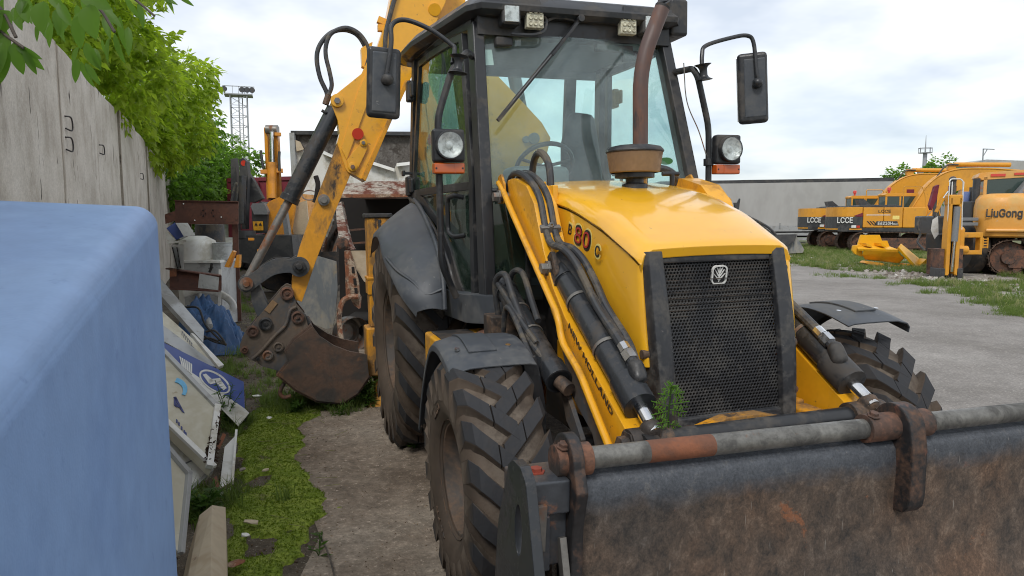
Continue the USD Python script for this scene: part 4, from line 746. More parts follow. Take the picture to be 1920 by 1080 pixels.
# exhaust and pre-cleaner standing on the hood
ex = P('exhaust_pipe', sweep(bend([(.138, .62, 1.70), (.138, .62, 2.33), (.268, .62, 2.63)], .15, 8), circ(.040, 20)), 'exhaust', smooth=50)
P('pipe_mouth', lathe([(.036, 0), (.041, .002), (.036, -.06), (1e-4, -.062)], (.2675, .62, 2.629), (.40, 0, .92), 20), 'dark', ex)
P('exhaust_stay', tube([(.24, .66, 2.56), (.36, .9, 2.60), (.42, 1.05, 2.64), (.42, 1.08, 2.67)], .010, 8), 'steel', ex)
pc = P('pre_cleaner', lathe([(.062, 0), (.066, .004), (.062, .03), (.045, .034), (.045, .055), (.098, .06), (.098, .085), (1e-4, .086)], (.0, .42, 1.672), (0, 0, 1), 30), 'black', smooth=40)
P('cleaner_bowl', lathe([(.118, 0), (.124, .004), (.138, .095), (.138, .1), (1e-4, .1)], (.0, .42, 1.757), (0, 0, 1), 36), 'tan', pc, smooth=40)
P('cleaner_lid', lathe([(.142, 0), (.144, .006), (.14, .014), (.128, .026), (.09, .034), (1e-4, .038)], (.0, .42, 1.857), (0, 0, 1), 36), 'black', pc, smooth=40)
P('cleaner_neck', rbx(.02, .10, .46, .56, 1.68, 1.76, .02), 'yellow', pc)
P('heater_hose', tube([(.20, .78, 1.70), (.26, .76, 1.78), (.34, .74, 1.80), (.42, .74, 1.76), (.46, .76, 1.68)], .02, 10, 's'), 'hose')
# ---- rear mudguard
def rear_guard(s):
    rows = [((-.70, 2.95, 1.48), (-1.03, 2.78, 1.28)), ((-.75, 2.62, 1.62), (-1.06, 2.35, 1.43)), ((-.765, 2.28, 1.665), (-1.075, 1.93, 1.452)), ((-.785, 1.95, 1.60), (-1.075, 1.78, 1.36)), ((-.79, 1.72, 1.515), (-1.07, 1.66, 1.29)), ((-.79, 1.46, 1.38), (-1.06, 1.44, 1.215)), ((-.795, 1.30, 1.25), (-1.04, 1.32, 1.14)), ((-.80, 1.225, 1.13), (-1.005, 1.25, 1.075)), ((-.805, 1.19, 1.01), (-.965, 1.22, 1.015))]
    fine_ = spline(np.array([np.r_[a, b] for a, b in rows]), 3); sm = [(r[:3], r[3:]) for r in fine_]
    G = np.array([[np.array(a) + (np.array(b) - a) * u + np.array([0, -.02, .02]) * math.sin(math.pi * u) for u in np.linspace(0, 1, 7)] + [np.array(b) + (-.004, .012, -.03)] for a, b in sm])
    if s > 0: G[..., 0] *= -1
    g = P('rear_mudguard', grid(G, .008), 'plastic', smooth=40)
    rim = [np.array(a) + (-.012, -.016, .014) for a, _ in rows[2:]]
    if s > 0: rim = [r * (-1, 1, 1) for r in rim]
    P('mudguard_edge', tube(rim, .015, 8, 's'), 'plastic', g)
    stp = [np.array(rows[i][0]) * (1 - u) + np.array(rows[i][1]) * u + (-.012, -.02, .012) for i, u in ((7, .05), (7, .5), (6, .7), (5, .9), (4, .98))]
    if s > 0: stp = [r * (-1, 1, 1) for r in stp]
    P('mudguard_crease', tube(stp, .009, 6, 's'), 'plastic', g)
rear_guard(-1); rear_guard(1)

# ================================================================== BACKHOE END (swung to the left side)
YB = 3.12
def poly_at(pts, Y): return [(lambda q: (q[0], q[2]))(T(px, py, Y=Y)) for px, py in pts]
def slab(pts, y0, y1, r=.01, ref=None): return ext(soft(poly_at(pts, y0 if ref is None else ref), r), y0, y1, 'y')
for s in (-1, 1):
    S = (lambda m: m) if s < 0 else mirror
    sb = P('stabiliser', S(cat_([rbx(-1.03, -.84, 3.05, 3.22, .66, 1.555, .012)])), 'yellow_dirty')
    P('stabiliser_cap', S(rbx(-1.045, -.825, 3.035, 3.235, 1.555, 1.59, .008)), 'black', sb)
    P('stabiliser_collar', S(cat_([rbx(-1.045, -.825, 3.035, 3.235, 1.05, 1.075, .006), rbx(-1.04, -.83, 3.04, 3.23, .93, 1.05, .004)])), 'yellow_dirty', sb)
    P('stabiliser_leg', S(cat_([rbx(-1.01, -.86, 3.07, 3.20, .06, .7, .01), rbx(-1.07, -.95, 3.0, 3.24, .26, .66, .015)])), 'yellow_dirty', sb)
    P('stabiliser_foot', S(hull([(-1.10, 2.98, 0), (-.78, 2.98, 0), (-1.10, 3.28, 0), (-.78, 3.28, 0), (-1.0, 3.05, .08), (-.87, 3.05, .08), (-1.0, 3.2, .08), (-.87, 3.2, .08)])), 'yellow_dirty', sb)
    P('stabiliser_pipe', S(tube([(-.93, 3.03, 1.54), (-.93, 3.02, 1.2), (-.90, 3.0, 1.12), (-.84, 3.0, 1.05)], .012, 8, 's')), 'hose', sb)
    P('stabiliser_pin', S(cat_([bolt((-.905, 3.05, 1.49), (0, -1, 0), .028, .03), cyl((-.905, 3.06, 1.49), (-.905, 3.035, 1.49), .05, 18)])), 'yellow_dirty', sb)
P('rear_frame', cat_([rbx(-.98, .98, 3.08, 3.2, 1.05, 1.25, .01), rbx(-.98, .98, 3.08, 3.2, .5, .68, .01), rbx(-.7, -.3, 3.15, 3.45, .5, 1.3, .02)]), 'yellow_dirty')
bo = [(1022, 262), (1006, 234), (967, 192), (915, 138), (880, 80), (850, -60), (800, -150), (735, -130), (745, -20), (800, 70), (856, 145), (868, 240), (872, 330), (895, 352), (960, 340), (1012, 305)]
boom = P('boom', slab(bo, 3.20, 3.48, .03, 3.34), 'yellow')
for px, py in ((1000, 260), (985, 262)): P('boom_pin', cyl(T(px, py, Y=3.2), T(px, py, Y=3.2) - (0, .03, 0), .05 if px == 1000 else .03, 18), 'steel', boom)
P('swing_post', cat_([cyl((-.35, 3.45, .6), (-.35, 3.45, 1.5), .12), ext(soft([(x, z) for x, z in ((-.5, 1.0), (.1, 1.2), (.2, 2.0), (.0, 2.1), (-.5, 1.5))], .03), 3.25, 3.42, 'y')]), 'yellow_dirty')
P('boom_cylinder', cat_([cyl(T(1000, 330, Y=3.34), T(960, 120, Y=3.5), .06, 18)]), 'cylinder')
dp = [(620, 192), (627, 179), (678, 138), (690, 112), (706, 92), (725, 36), (740, -40), (800, -120), (850, -60), (835, 5), (800, 80), (768, 152), (736, 222), (700, 300), (685, 340), (652, 322), (648, 316), (632, 268), (637, 250), (633, 225), (626, 207)]
dip = P('dipper', slab(dp, 3.02, 3.19, .008), 'yellow')
lo = [(652, 250), (632, 272), (618, 310), (595, 370), (562, 465), (548, 520), (546, 560), (566, 566), (592, 490), (627, 400), (660, 320), (668, 280)]
dl = P('dipper_extension', slab(lo, 3.04, 3.17, .006), 'yellow_dirty')
P('dipper_rib', ext(soft(poly_at([(672, 170), (694, 122), (712, 130), (650, 300), (640, 280)], 3.02), .004), 3.005, 3.02, 'y'), 'yellow', dip)
P('dipper_side_plate', ext(soft(poly_at([(655, 318), (650, 300), (681, 262), (689, 278), (668, 322)], 3.02), .008), 3.0, 3.02, 'y'), 'yellow', dip)
P('dipper_flange', slab([(768, 152), (736, 222), (685, 340), (678, 334), (728, 222), (760, 150)], 2.985, 3.215, .002, 3.0), 'yellow_dirty', dip)
P('reflector', cyl(T(671, 251, Y=3.0), T(671, 251, Y=2.98), .045, 22), 'red', dip)
for px, py, r in ((632, 189, .05), (681, 268, .03), (661, 313, .035)):
    c = P('dipper_boss', lathe([(r, 0), (r, -.02), (r * .6, -.022), (1e-4, -.022)], T(px, py, Y=3.01), (0, 1, 0), 20), 'yellow', dip); P('dipper_pin', bolt(T(px, py, Y=2.995), (0, -1, 0), r * .5, .02), 'steel', dip)
P('extension_pin', cat_([lathe([(.045, .02), (.045, -.015), (.026, -.017), (.026, -.03), (1e-4, -.03)], T(607, 375, Y=3.03), (0, 1, 0), 20)]), 'steel', dl)
P('bracket_tab', cat_([cbox(T(716, 40, Y=3.1), (.07, .05, .05), ry=20), cbox(T(714, 53, Y=3.1), (.05, .05, .05))]), 'yellow', dip)
P('hose_guide', ext(soft(poly_at([(676, 92), (698, 80), (690, 118), (687, 130), (678, 126)], 3.1), .004), 3.06, 3.14, 'y'), 'yellow', dip)
# bucket cylinder, rod and linkage
c0, c1, c2 = T(628, 205, Y=3.1), T(541, 378, Y=3.1), T(465, 522, Y=3.1); d = (c1 - c0) / np.linalg.norm(c1 - c0)
bcy = P('dipper_cylinder', cat_([cyl(c0, c1, .066, 24), cyl(c1 - d * .05, c1, .075, 24)]), 'cylinder')
P('cylinder_rod', cyl(c1, c2, .033, 18), 'steel', bcy)
P('grease_nipple', cat_([cyl(T(612, 212, Y=3.05), T(603, 207, Y=3.05), .012, 8)]), 'black', bcy)
P('dipper_hose', tube([T(*p, Y=3.1) for p in ((690, 118), (686, 92), (670, 66), (645, 56), (620, 62), (600, 84), (594, 110), (600, 145), (612, 172), (614, 186))], .018, 10, 's'), 'hose')
P('dipper_hose', tube([T(*p, Y=3.07) for p in ((692, 105), (688, 84), (672, 62), (648, 52), (622, 62), (612, 82), (611, 105), (618, 135), (622, 160), (616, 178))], .017, 10, 's'), 'hose')
P('hose_end', cyl(T(616, 178, Y=3.08), T(610, 196, Y=3.08), .025, 8), 'greasy'); P('hose_end', cyl(T(690, 104, Y=3.08), T(684, 125, Y=3.08), .022, 8), 'greasy')
P('boom_hose', tube([T(*p, Y=3.0) for p in ((748, -30), (735, 15), (724, 60), (722, 90))], .018, 10, 's'), 'hose')
P('roof_hose', tube([T(*p, Y=3.05) for p in ((760, -10), (785, 2), (815, 2), (830, 8))], .018, 10, 's'), 'hose')
P('boom_stop', cyl(T(815, 18, Y=3.0), T(815, 18, Y=3.1), .05, 16), 'yellow')
def curved(pts, k=4): return [tuple(p) for p in spline(np.c_[np.array(pts), np.zeros(len(pts))], k)[:, :2]]
lk = unary_union([Polygon(poly_at(curved([(556, 490), (535, 486), (510, 488), (480, 508), (462, 520)]) + curved([(470, 545), (492, 528), (515, 514), (540, 510), (560, 512)]), 3.0)).buffer(.004), Point(*poly_at([(561, 500)], 3.0)[0]).buffer(.078), Point(*poly_at([(462, 532)], 3.0)[0]).buffer(.062)])
MT['link'] = worn('link_steel', (0.045, 0.05, 0.056), (0.085, 0.08, 0.075), .4, 6, .5, bump=.15)
ln = P('bucket_linkage', cat_([ext(lk, 2.97, 3.0, 'y'), ext(lk, 3.2, 3.23, 'y')]), 'link', smooth=False)
for px, py, m_ in ((561, 500, 'black'), (462, 532, 'steel')): P('linkage_pin', cat_([lathe([(.05, 0), (.05, -.02), (.028, -.022), (.022, -.04), (1e-4, -.04)], T(px, py, Y=2.97), (0, 1, 0), 20)]), m_, ln)
P('linkage_arm', slab([(470, 545), (478, 535), (486, 533), (503, 575), (494, 596), (482, 592), (472, 568)], 3.0, 3.2, .004), 'link')
cp = [(528, 543), (538, 536), (548, 540), (556, 570), (572, 590), (578, 612), (552, 660), (543, 680), (528, 697), (492, 687), (450, 660), (450, 645), (458, 628), (482, 597)]
co = P('quick_coupler', cat_([ext(soft(poly_at(cp, 2.98), .02), 2.98, 3.02, 'y'), ext(soft(poly_at(cp, 2.98), .02), 3.20, 3.24, 'y')]), 'mud_steel', smooth=False)
P('coupler_block', slab([(535, 560), (560, 600), (530, 680), (470, 650), (500, 600)], 3.02, 3.2, .01, 2.98), 'mud_steel', co)
for px, py, r, m_ in ((538, 550, .052, 'rust'), (558, 595, .05, 'rust'), (498, 607, .052, 'black'), (474, 621, .045, 'rust'), (522, 650, .04, 'mud_steel'), (502, 666, .04, 'steel'), (484, 673, .014, 'black'), (459, 656, .026, 'rust')):
    P('coupler_boss', lathe([(r, .01), (r, -.02), (r * .72, -.024), (r * .62, -.012), (r * .3, -.012), (r * .28, -.02), (1e-4, -.02)], T(px, py, Y=2.98), (0, 1, 0), 20), m_, co)
P('coupler_ridge', tube([T(px, py, Y=2.975) for px, py in ((556, 575), (544, 583), (535, 610), (515, 630), (490, 658), (472, 674))], .014, 8, 's'), 'mud_steel', co)
P('coupler_label', cbox(T(508, 575, Y=2.975), (.10, .004, .05), ry=-50), 'pale_decal' if False else 'tan', co)
bk = [(586, 612), (599, 630), (626, 648), (655, 659), (688, 665), (692, 706), (670, 738), (642, 756), (596, 752), (555, 731), (522, 704), (543, 678), (537, 660), (552, 638)]
MT['backhoe_bucket'] = worn('bucket_rust', (0.098, 0.060, 0.042), (0.05, 0.043, 0.038), .4, 5, .6, metal=.2, fine=.3, bump=.5, bevel=.005, dirt2=(0.15, 0.075, 0.042), amount2=.1, scale2=8)
bp = poly_at(bk, 2.93); bb = P('digging_bucket', ext(soft(bp, .01), 2.93, 2.96, 'y'), 'backhoe_bucket', smooth=False)
P('bucket_cheek', shift(ext(soft(bp, .01), 3.44, 3.47, 'y'), (-.02, 0, .02)), 'backhoe_bucket', bb, smooth=False)
shell = [np.array(p) for p in poly_at([(586, 612), (552, 638), (537, 660), (543, 678), (522, 704), (555, 731), (596, 752), (642, 756), (670, 738), (692, 706)], 2.93)]
G = np.array([[(p[0], y, p[1]) for y in (2.95, 3.2, 3.45)] for p in shell]); P('bucket_wrapper', grid(G, .018), 'backhoe_bucket', bb)
P('bucket_hook', sweep([T(px, py, Y=3.0) for px, py in spline(np.array([(534, 716, 0), (525, 735, 0), (532, 745, 0), (546, 742, 0)]), 4)[:, :2]], circ(.016, 8)), 'rust', bb)
ear = poly_at([(571, 588), (580, 600), (590, 620), (560, 690), (530, 700), (545, 640), (556, 600)], 2.98)
P('bucket_ear', ext(soft(ear, .01), 3.03, 3.06, 'y'), 'link', bb)

# ================================================================== LEFT SIDE: wall, trees, mast
WANG = 4.6
wp0 = at(105.6, 77.5, Z=3.0); WB = np.array([wp0[0], wp0[1], 0.0])
MT['concrete'] = material('concrete', {'g': ('geometry', {}), 'mp': ('mapping', {'scale': (1.1, 1.1, .32)}), 'n1': ('noise_texture', {'scale': 2.2, 'detail': 8.0, 'roughness': .65}), 'n2': ('noise_texture', {'scale': 3.6, 'detail': 7.0, 'roughness': .6}), 'n3': ('noise_texture', {'scale': 45.0, 'detail': 5.0, 'roughness': .7}), 'n4': ('noise_texture', {'scale': .8, 'detail': 4.0}),
    'mq': ('mapping', {'scale': (9.0, 9.0, 2.0)}), 'np': ('noise_texture', {'scale': 1.4, 'detail': 3.0, 'roughness': .5}), 'rp': ('rgb_ramp', {'ramp': [(.675, (0, 0, 0)), (.70, (1, 1, 1))]}), 'mpit': ('mix', {'color2': (.06, .05, .042)}),
    'r1': ('rgb_ramp', {'ramp': [(.38, (.37, .335, .285)), (.52, (.46, .425, .37)), (.66, (.52, .485, .43))]}), 'r2': ('rgb_ramp', {'ramp': [(.60, (0, 0, 0)), (.80, (.5, .5, .5))]}), 'm': ('mix', {'color2': (.13, .105, .085)}), 'r3': ('map_range', {'from_min': .3, 'from_max': .7, 'to_min': .82, 'to_max': 1.15}), 'c3': ('combine_color', {}), 'mm': ('mix', {'mix_type': 'multiply', 'fac': 1.0}),
    'b': ('bump', {'strength': .4, 'distance': .01}), 'wm': ('mapping', {'mapping_type': 'texture', 'location': tuple(WB), 'rotation': (0, 0, math.radians(WANG))}), 'ws': ('separate_xyz', {}), 'wd': ('math', {'math_type': 'divide', 'value2': 2.02}), 'wf': ('math', {'math_type': 'fraction'}), 'wa': ('math', {'math_type': 'add', 'value2': -.5}), 'wb': ('math', {'math_type': 'absolute'}), 'wn': ('math', {'math_type': 'multiply_add', 'value2': .12}), 'wr': ('rgb_ramp', {'ramp': [(.525, (1, 1, 1)), (.55, (.75, .72, .68)), (.57, (.5, .46, .42))]}), 'wx': ('mix', {'mix_type': 'multiply', 'fac': 1.0}), 'p': ('principled_bsdf', {'roughness': .92, 'specular_ior_level': .2})},
    [('g.position', 'wm.vector'), ('wm.vector', 'ws.vector'), ('ws.y', 'wd.value1'), ('wd.value', 'wf.value1'), ('wf.value', 'wa.value1'), ('wa.value', 'wb.value1'), ('n2.fac', 'wn.value1'), ('wb.value', 'wn.value3'), ('wn.value', 'wr.fac'), ('mm.color', 'wx.color1'), ('wr.color', 'wx.color2'), ('wx.color', 'p.base_color'), ('g.position', 'mp.vector'), ('mp.vector', 'n2.vector'), ('g.position', 'n1.vector'), ('g.position', 'n3.vector'), ('g.position', 'mq.vector'), ('mq.vector', 'np.vector'), ('np.fac', 'rp.fac'), ('n1.fac', 'r1.fac'), ('n2.fac', 'r2.fac'), ('r1.color', 'm.color1'), ('r2.color', 'm.fac'), ('m.color', 'mpit.color1'), ('rp.color', 'mpit.fac'), ('n3.fac', 'r3.value'), ('r3.result', 'c3.r'), ('r3.result', 'c3.g'), ('r3.result', 'c3.b'), ('mpit.color', 'mm.color1'), ('c3.color', 'mm.color2'), ('n3.fac', 'b.height'), ('b.normal', 'p.normal')], 'p.BSDF')
MT['stain'] = plain('dark_joint', (.035, .028, .022), .95)
MT['wire'] = plain('loop_wire', (.03, .025, .022), .6)
wall = thing('concrete_wall', 'tall grey concrete panel wall running back along the left edge under trees', 'wall', WB, WANG)
pw = 2.02
for k in range(-4, 14):
    y0 = k * pw; top = 3.0 + (0.02 * rng.uniform(-1, 1) if k < 4 else -.12 + .06 * rng.uniform(-1, 1)); dx = rng.uniform(-.02, .015)
    jag = [(y0 + .012, -.1), (y0 + .012, top - .01)] + [(y0 + .03 + (pw - .06) * t, top + .008 * math.sin(9 * t + k)) for t in np.linspace(0, 1, 7)] + [(y0 + pw - .012, top - .015), (y0 + pw - .012, -.1)]
    pn = put('concrete_panel', ext(jag, dx - .16, dx, 'x'), worn_panel if False else MT['concrete'], wall, False)
    put('joint_filler', bx(dx - .15, dx - .03, y0 - .014, y0 + .014, -.1, top - .04), MT['stain'], wall, False)
def loop(y, z, r=.055):
    p = [(.0, y - r, z + r), (.03, y + r * .3, z + r), (.035, y + r, z + .2 * r), (.035, y + r * .8, z - r * .7), (.03, y + .1 * r, z - r), (0, y - r, z - .8 * r)]
    put('lifting_loop', tube(p, .007, 6, 's'), MT['wire'], wall)
def wall_yz(px, py):
    c, fw, r, u = BW; d = fw + r * (px - 960) / F_PX + u * (540 - py) / F_PX; n = np.array([math.cos(math.radians(WANG)), math.sin(math.radians(WANG)), 0]); t = ((WB - c) @ n) / (d @ n); q = c + d * t - WB
    return q @ np.array([-math.sin(math.radians(WANG)), math.cos(math.radians(WANG)), 0]), q[2]
for px, py in ((125, 232), (126, 271), (188, 281), (264, 331)): loop(*wall_yz(px, py), .058 if px < 150 else .05)

# ---- foliage
def leaf_mat(name, c1, c2, c3):
    return material(name, {'g': ('geometry', {}), 'r': ('rgb_ramp', {'ramp': [(0.0, c1), (.55, c2), (1.0, c3)]}), 'd': ('principled_bsdf', {'roughness': .5, 'specular_ior_level': .35}), 't': ('translucent_bsdf', {}), 'h': ('hsv', {'value': 2.1, 'saturation': 1.05}), 'm': ('mix_closure', {'fac': .56})},
        [('g.random_per_island', 'r.fac'), ('r.color', 'd.base_color'), ('r.color', 'h.color'), ('h.color', 't.color'), ('d.BSDF', 'm.closure1'), ('t.BSDF', 'm.closure2')], 'm.closure')
MT['leaf_light'] = leaf_mat('light_leaves', (.21, .29, .03), (.33, .43, .05), (.48, .54, .11))
MT['leaf_mid'] = leaf_mat('mid_leaves', (.09, .17, .022), (.15, .25, .035), (.24, .33, .055))
MT['leaf_near'] = leaf_mat('near_leaves', (.08, .16, .022), (.15, .26, .035), (.26, .36, .06))
MT['bark'] = worn('bark', (.09, .075, .06), (.05, .042, .035), .5, 9, .9, bump=.8, bevel=0, bumpscale=40)
def leaves(P0, D, L, Wd, fold=.25, seed=0):
    """many leaves at once: P0 base points, D unit directions, L lengths, Wd widths; six points and four triangles each"""
    g = np.random.default_rng(seed); n = len(P0); up = g.normal(0, .45, (n, 3)) + (0, 0, 1)
    sd = np.cross(D, up); sd /= np.linalg.norm(sd, axis=1)[:, None] + 1e-9; nn = np.cross(sd, D)
    L, Wd = L[:, None], Wd[:, None]
    a = P0; b = P0 + D * L * .45 + sd * Wd + nn * Wd * fold; c = P0 + D * L * .45 - sd * Wd + nn * Wd * fold; m = P0 + D * L * .5; t = P0 + D * L - nn * L * .12
    v = np.stack([a, b, m, c, t], 1).reshape(-1, 3); i = (np.arange(n) * 5)[:, None]
    f = np.concatenate([i + [0, 1, 2], i + [1, 4, 2], i + [0, 2, 3], i + [3, 2, 4]])
    return M(v, f)
def crown(blobs, seed, size=(.07, .12), wid=.28, droop=.5, per=7, spray=.20):
    g = np.random.default_rng(seed); Ps, Ds, Ls, Ws = [], [], [], []
    for c, r, n in blobs:
        c, r = np.array(c, float), np.array(r, float); k = max(n // per, 1)
        d = g.normal(size=(k, 3)); d /= np.linalg.norm(d, axis=1)[:, None]; rad = g.uniform(.35, 1.0, k) ** .6
        wob = .75 + .5 * meshkit.fbm(d * 2.3 + c * .3 + seed, 3)
        pos = c + d * r * (rad * wob)[:, None]
        ax = d * .8 + g.normal(0, .5, (k, 3)) + (0, 0, -droop); ax /= np.linalg.norm(ax, axis=1)[:, None]
        for j in range(per):
            s = (j // 2 + 1) / (per / 2 + .5); sidev = np.cross(ax, g.normal(0, .3, (k, 3)) + (0, 0, 1)); sidev /= np.linalg.norm(sidev, axis=1)[:, None] + 1e-9
            sgn = 0 if j == per - 1 else (1 if j % 2 else -1)
            dd = ax * (.55 if sgn else 1) + sidev * sgn * .8 + (0, 0, -droop * .4) + g.normal(0, .15, (k, 3)); dd /= np.linalg.norm(dd, axis=1)[:, None]
            Ps.append(pos + ax * spray * s * (1 if sgn else 1.0)); Ds.append(dd); l = g.uniform(*size, k); Ls.append(l); Ws.append(l * wid * g.uniform(.8, 1.2, k))
    return leaves(np.concatenate(Ps), np.concatenate(Ds), np.concatenate(Ls), np.concatenate(Ws), seed=seed)
def limb(p, r0, r1, n=8):
    q = spline(p, 5); rr = np.linspace(r0, r1, len(q)); return sweep(q, np.array([circ(r, n) for r in rr]))
def tree(name, label, base, limbs, blobs, mat, seed, group=None, **k):
    t = thing(name, label, 'tree', base, group=group)
    put('trunk', cat_([limb(*l) for l in limbs[:1]]), MT['bark'], t, 40)
    for l in limbs[1:]: put('limb', limb(*l), MT['bark'], t, 40)
    put('crown', crown(blobs, seed, **k), mat, t, False)
    return t
def wl(along, out, z=0): return WB + np.array([-math.sin(math.radians(WANG)) * along - math.cos(math.radians(WANG)) * out, math.cos(math.radians(WANG)) * along - math.sin(math.radians(WANG)) * out, z])
# crowns are given in metres from each trunk foot: x to the right, y back, z up
def big_tree(name, label, along, out, spread, blobs, mat, seed, **k):
    b = wl(along, out)
    lm = [([(0, 0, -.1), (.05, .1, 1.2), (.0, .0, 2.6), (.1, .1, spread)], .14, .04)] + [([(.0, 0, 1.6 + .25 * i), (c[0] * .5, c[1] * .5, (2.0 + c[2]) / 2), tuple(np.array(c) * .92)], .05, .012) for i, (c, r, n) in enumerate(blobs[:6])]
    return tree(name, label, b, lm, blobs, mat, seed, **k)
big_tree('maple_tree', 'bright yellow-green maple hanging over the wall nearest the camera', 3.2, 1.3, 4.2,
    [((0.32, -.6, 3.75), (1.0, 1.3, .85), 2404), ((0.62, .8, 4.3), (1.2, 1.5, 1.0), 3236), ((1.07, 1.6, 3.7), (.9, 1.2, .75), 2774), ((0.52, -2.0, 4.2), (1.0, 1.0, .8), 1618), ((0.72, .5, 5.4), (1.2, 1.6, .9), 2312), ((-0.08, 1.9, 5.1), (1.3, 1.5, 1.0), 2312)], MT['leaf_light'], 11, size=(.10, .17))
big_tree('maple_tree', 'rounded light green maple in the middle of the row behind the wall', 8.6, 1.4, 4.0,
    [((0.62, -1.2, 3.6), (1.1, 1.3, .9), 2774), ((1.02, .6, 4.2), (1.1, 1.5, 1.0), 3236), ((1.22, 2.2, 3.5), (1.2, 1.3, .85), 3005), ((1.12, .8, 3.1), (.8, 1.5, .5), 2080), ((1.42, 3.3, 4.4), (1.0, 1.1, .8), 1849), ((0.22, 1.5, 5.3), (1.2, 1.5, .9), 2312), ((1.92, 2.2, 4.6), (.6, .9, .6), 1017)], MT['leaf_light'], 23, size=(.11, .2))
big_tree('maple_tree', 'darker green bushy tree at the far end of the concrete wall', 17.0, 1.0, 3.4,
    [((0.72, -2.0, 2.9), (1.4, 1.6, 1.0), 3236), ((1.52, .2, 3.2), (1.6, 1.6, 1.2), 3699), ((1.92, 2.2, 2.4), (1.6, 1.6, 1.4), 3699), ((1.12, 1.0, 4.4), (1.4, 1.5, 1.0), 2543), ((2.52, 3.0, 3.2), (1.2, 1.3, 1.0), 2312), ((1.52, -1.0, 2.2), (1.0, 2.0, .8), 2312)], MT['leaf_mid'], 31, size=(.11, .2))
big_tree('maple_tree', 'farthest low yellow-green tree of the row beside the red tipper body', 27.0, .3, 3.0,
    [((1.12, 0, 2.0), (1.8, 1.8, 1.6), 3699), ((2.72, 1.0, 2.0), (1.5, 1.6, 1.5), 3005), ((1.72, -1.5, 3.4), (1.5, 1.6, 1.2), 2312), ((3.92, 2.2, 1.2), (1.3, 1.4, 1.2), 2080)], MT['leaf_light'], 37, size=(.11, .2))
# leafy branch close to the camera, each leaf its own piece
def big_leaf(px, py, ang, L, wr, D, tilt=.3):
    o = at(px, py, D=D); c, fw, r, u = BW; a = math.radians(ang); d = r * math.cos(a) - u * math.sin(a); d = d - fw * rng.uniform(-tilt, tilt); d /= np.linalg.norm(d); n = -fw + u * rng.uniform(-.2, .9) + r * rng.uniform(-.6, .6); n = n - d * (n @ d); n /= np.linalg.norm(n); s = np.cross(d, n)
    G = []
    for t in np.linspace(0, 1, 9):
        w = wr * L * (math.sin(math.pi * t ** .8) ** .75 if 0 < t < 1 else 0) + .0006
        G.append([o + d * L * t - n * L * .18 * t * t + s * w * q + n * abs(q) * w * .25 for q in (-1, -.5, 0, .5, 1)])
    return grid(np.array(G))
nb = thing('leafy_branch', 'dark twigs with large oval leaves hanging into the top left corner close to the camera', 'branch', at(60, -60, D=2.3))
o_ = at(60, -60, D=2.3)
def rel(m): return shift(m, -o_)
for pts, D in (([(60, -60), (120, -20), (180, 10), (215, 60)], 2.4), ([(-60, -30), (0, 15), (30, 70)], 2.1), ([(150, -60), (240, -10), (290, 30)], 2.8), ([(-50, 20), (5, 62), (45, 90)], 2.1)): put('twig', rel(tube([at(*p, D=D) for p in pts], .005, 6, 's')), MT['bark'], nb)
for px, py, ang, L, wr, D in ((82, 2, 95, .10, .36, 2.2), (168, 8, 85, .105, .36, 2.2), (110, 5, 60, .085, .2, 2.25), (104, 18, 80, .08, .16, 2.25), (128, 20, 110, .09, .2, 2.4), (145, 30, 95, .11, .2, 2.5), (150, -10, 20, .09, .3, 2.2), (190, 15, 40, .10, .16, 2.6), (195, 30, 70, .09, .14, 2.6), (55, -5, 130, .09, .25, 2.3), (40, 0, 70, .08, .25, 2.3), (18, 20, 120, .09, .28, 2.1), (8, 60, 90, .08, .24, 2.1), (25, 80, 80, .09, .22, 2.1), (38, 85, 55, .085, .18, 2.1), (45, 95, 70, .07, .16, 2.1), (30, 88, 25, .07, .16, 2.1), (5, 80, 100, .11, .28, 2.05), (15, 95, 110, .10, .22, 2.05), (0, 20, 100, .10, .24, 2.1), (145, 110, 100, .09, .16, 2.7), (152, 115, 75, .10, .14, 2.7), (160, 118, 60, .09, .14, 2.7), (235, -5, 60, .10, .12, 2.9), (260, 5, 80, .10, .12, 2.9), (290, -10, 20, .10, .12, 2.9), (310, -8, 60, .07, .12, 2.9), (240, 50, 85, .12, .14, 2.9), (215, 62, 80, .12, .13, 2.8), (205, 70, 100, .10, .13, 2.8), (330, -12, 35, .08, .12, 3.0), (225, 30, 95, .13, .14, 2.8)):
    put('leaf', rel(big_leaf(px, py, ang, L, wr, D)), MT['leaf_near'], nb, True)
g_ = np.random.default_rng(5)
for k in range(34):
    px = g_.uniform(-10, 240); py = g_.uniform(-20, 45 if px < 120 else 95); 
    if px < 60 and py > 60: continue
    put('leaf', rel(big_leaf(px, py, g_.uniform(50, 120), g_.uniform(.07, .11), g_.uniform(.13, .24), g_.uniform(2.6, 3.4))), MT['leaf_near'], nb, True)

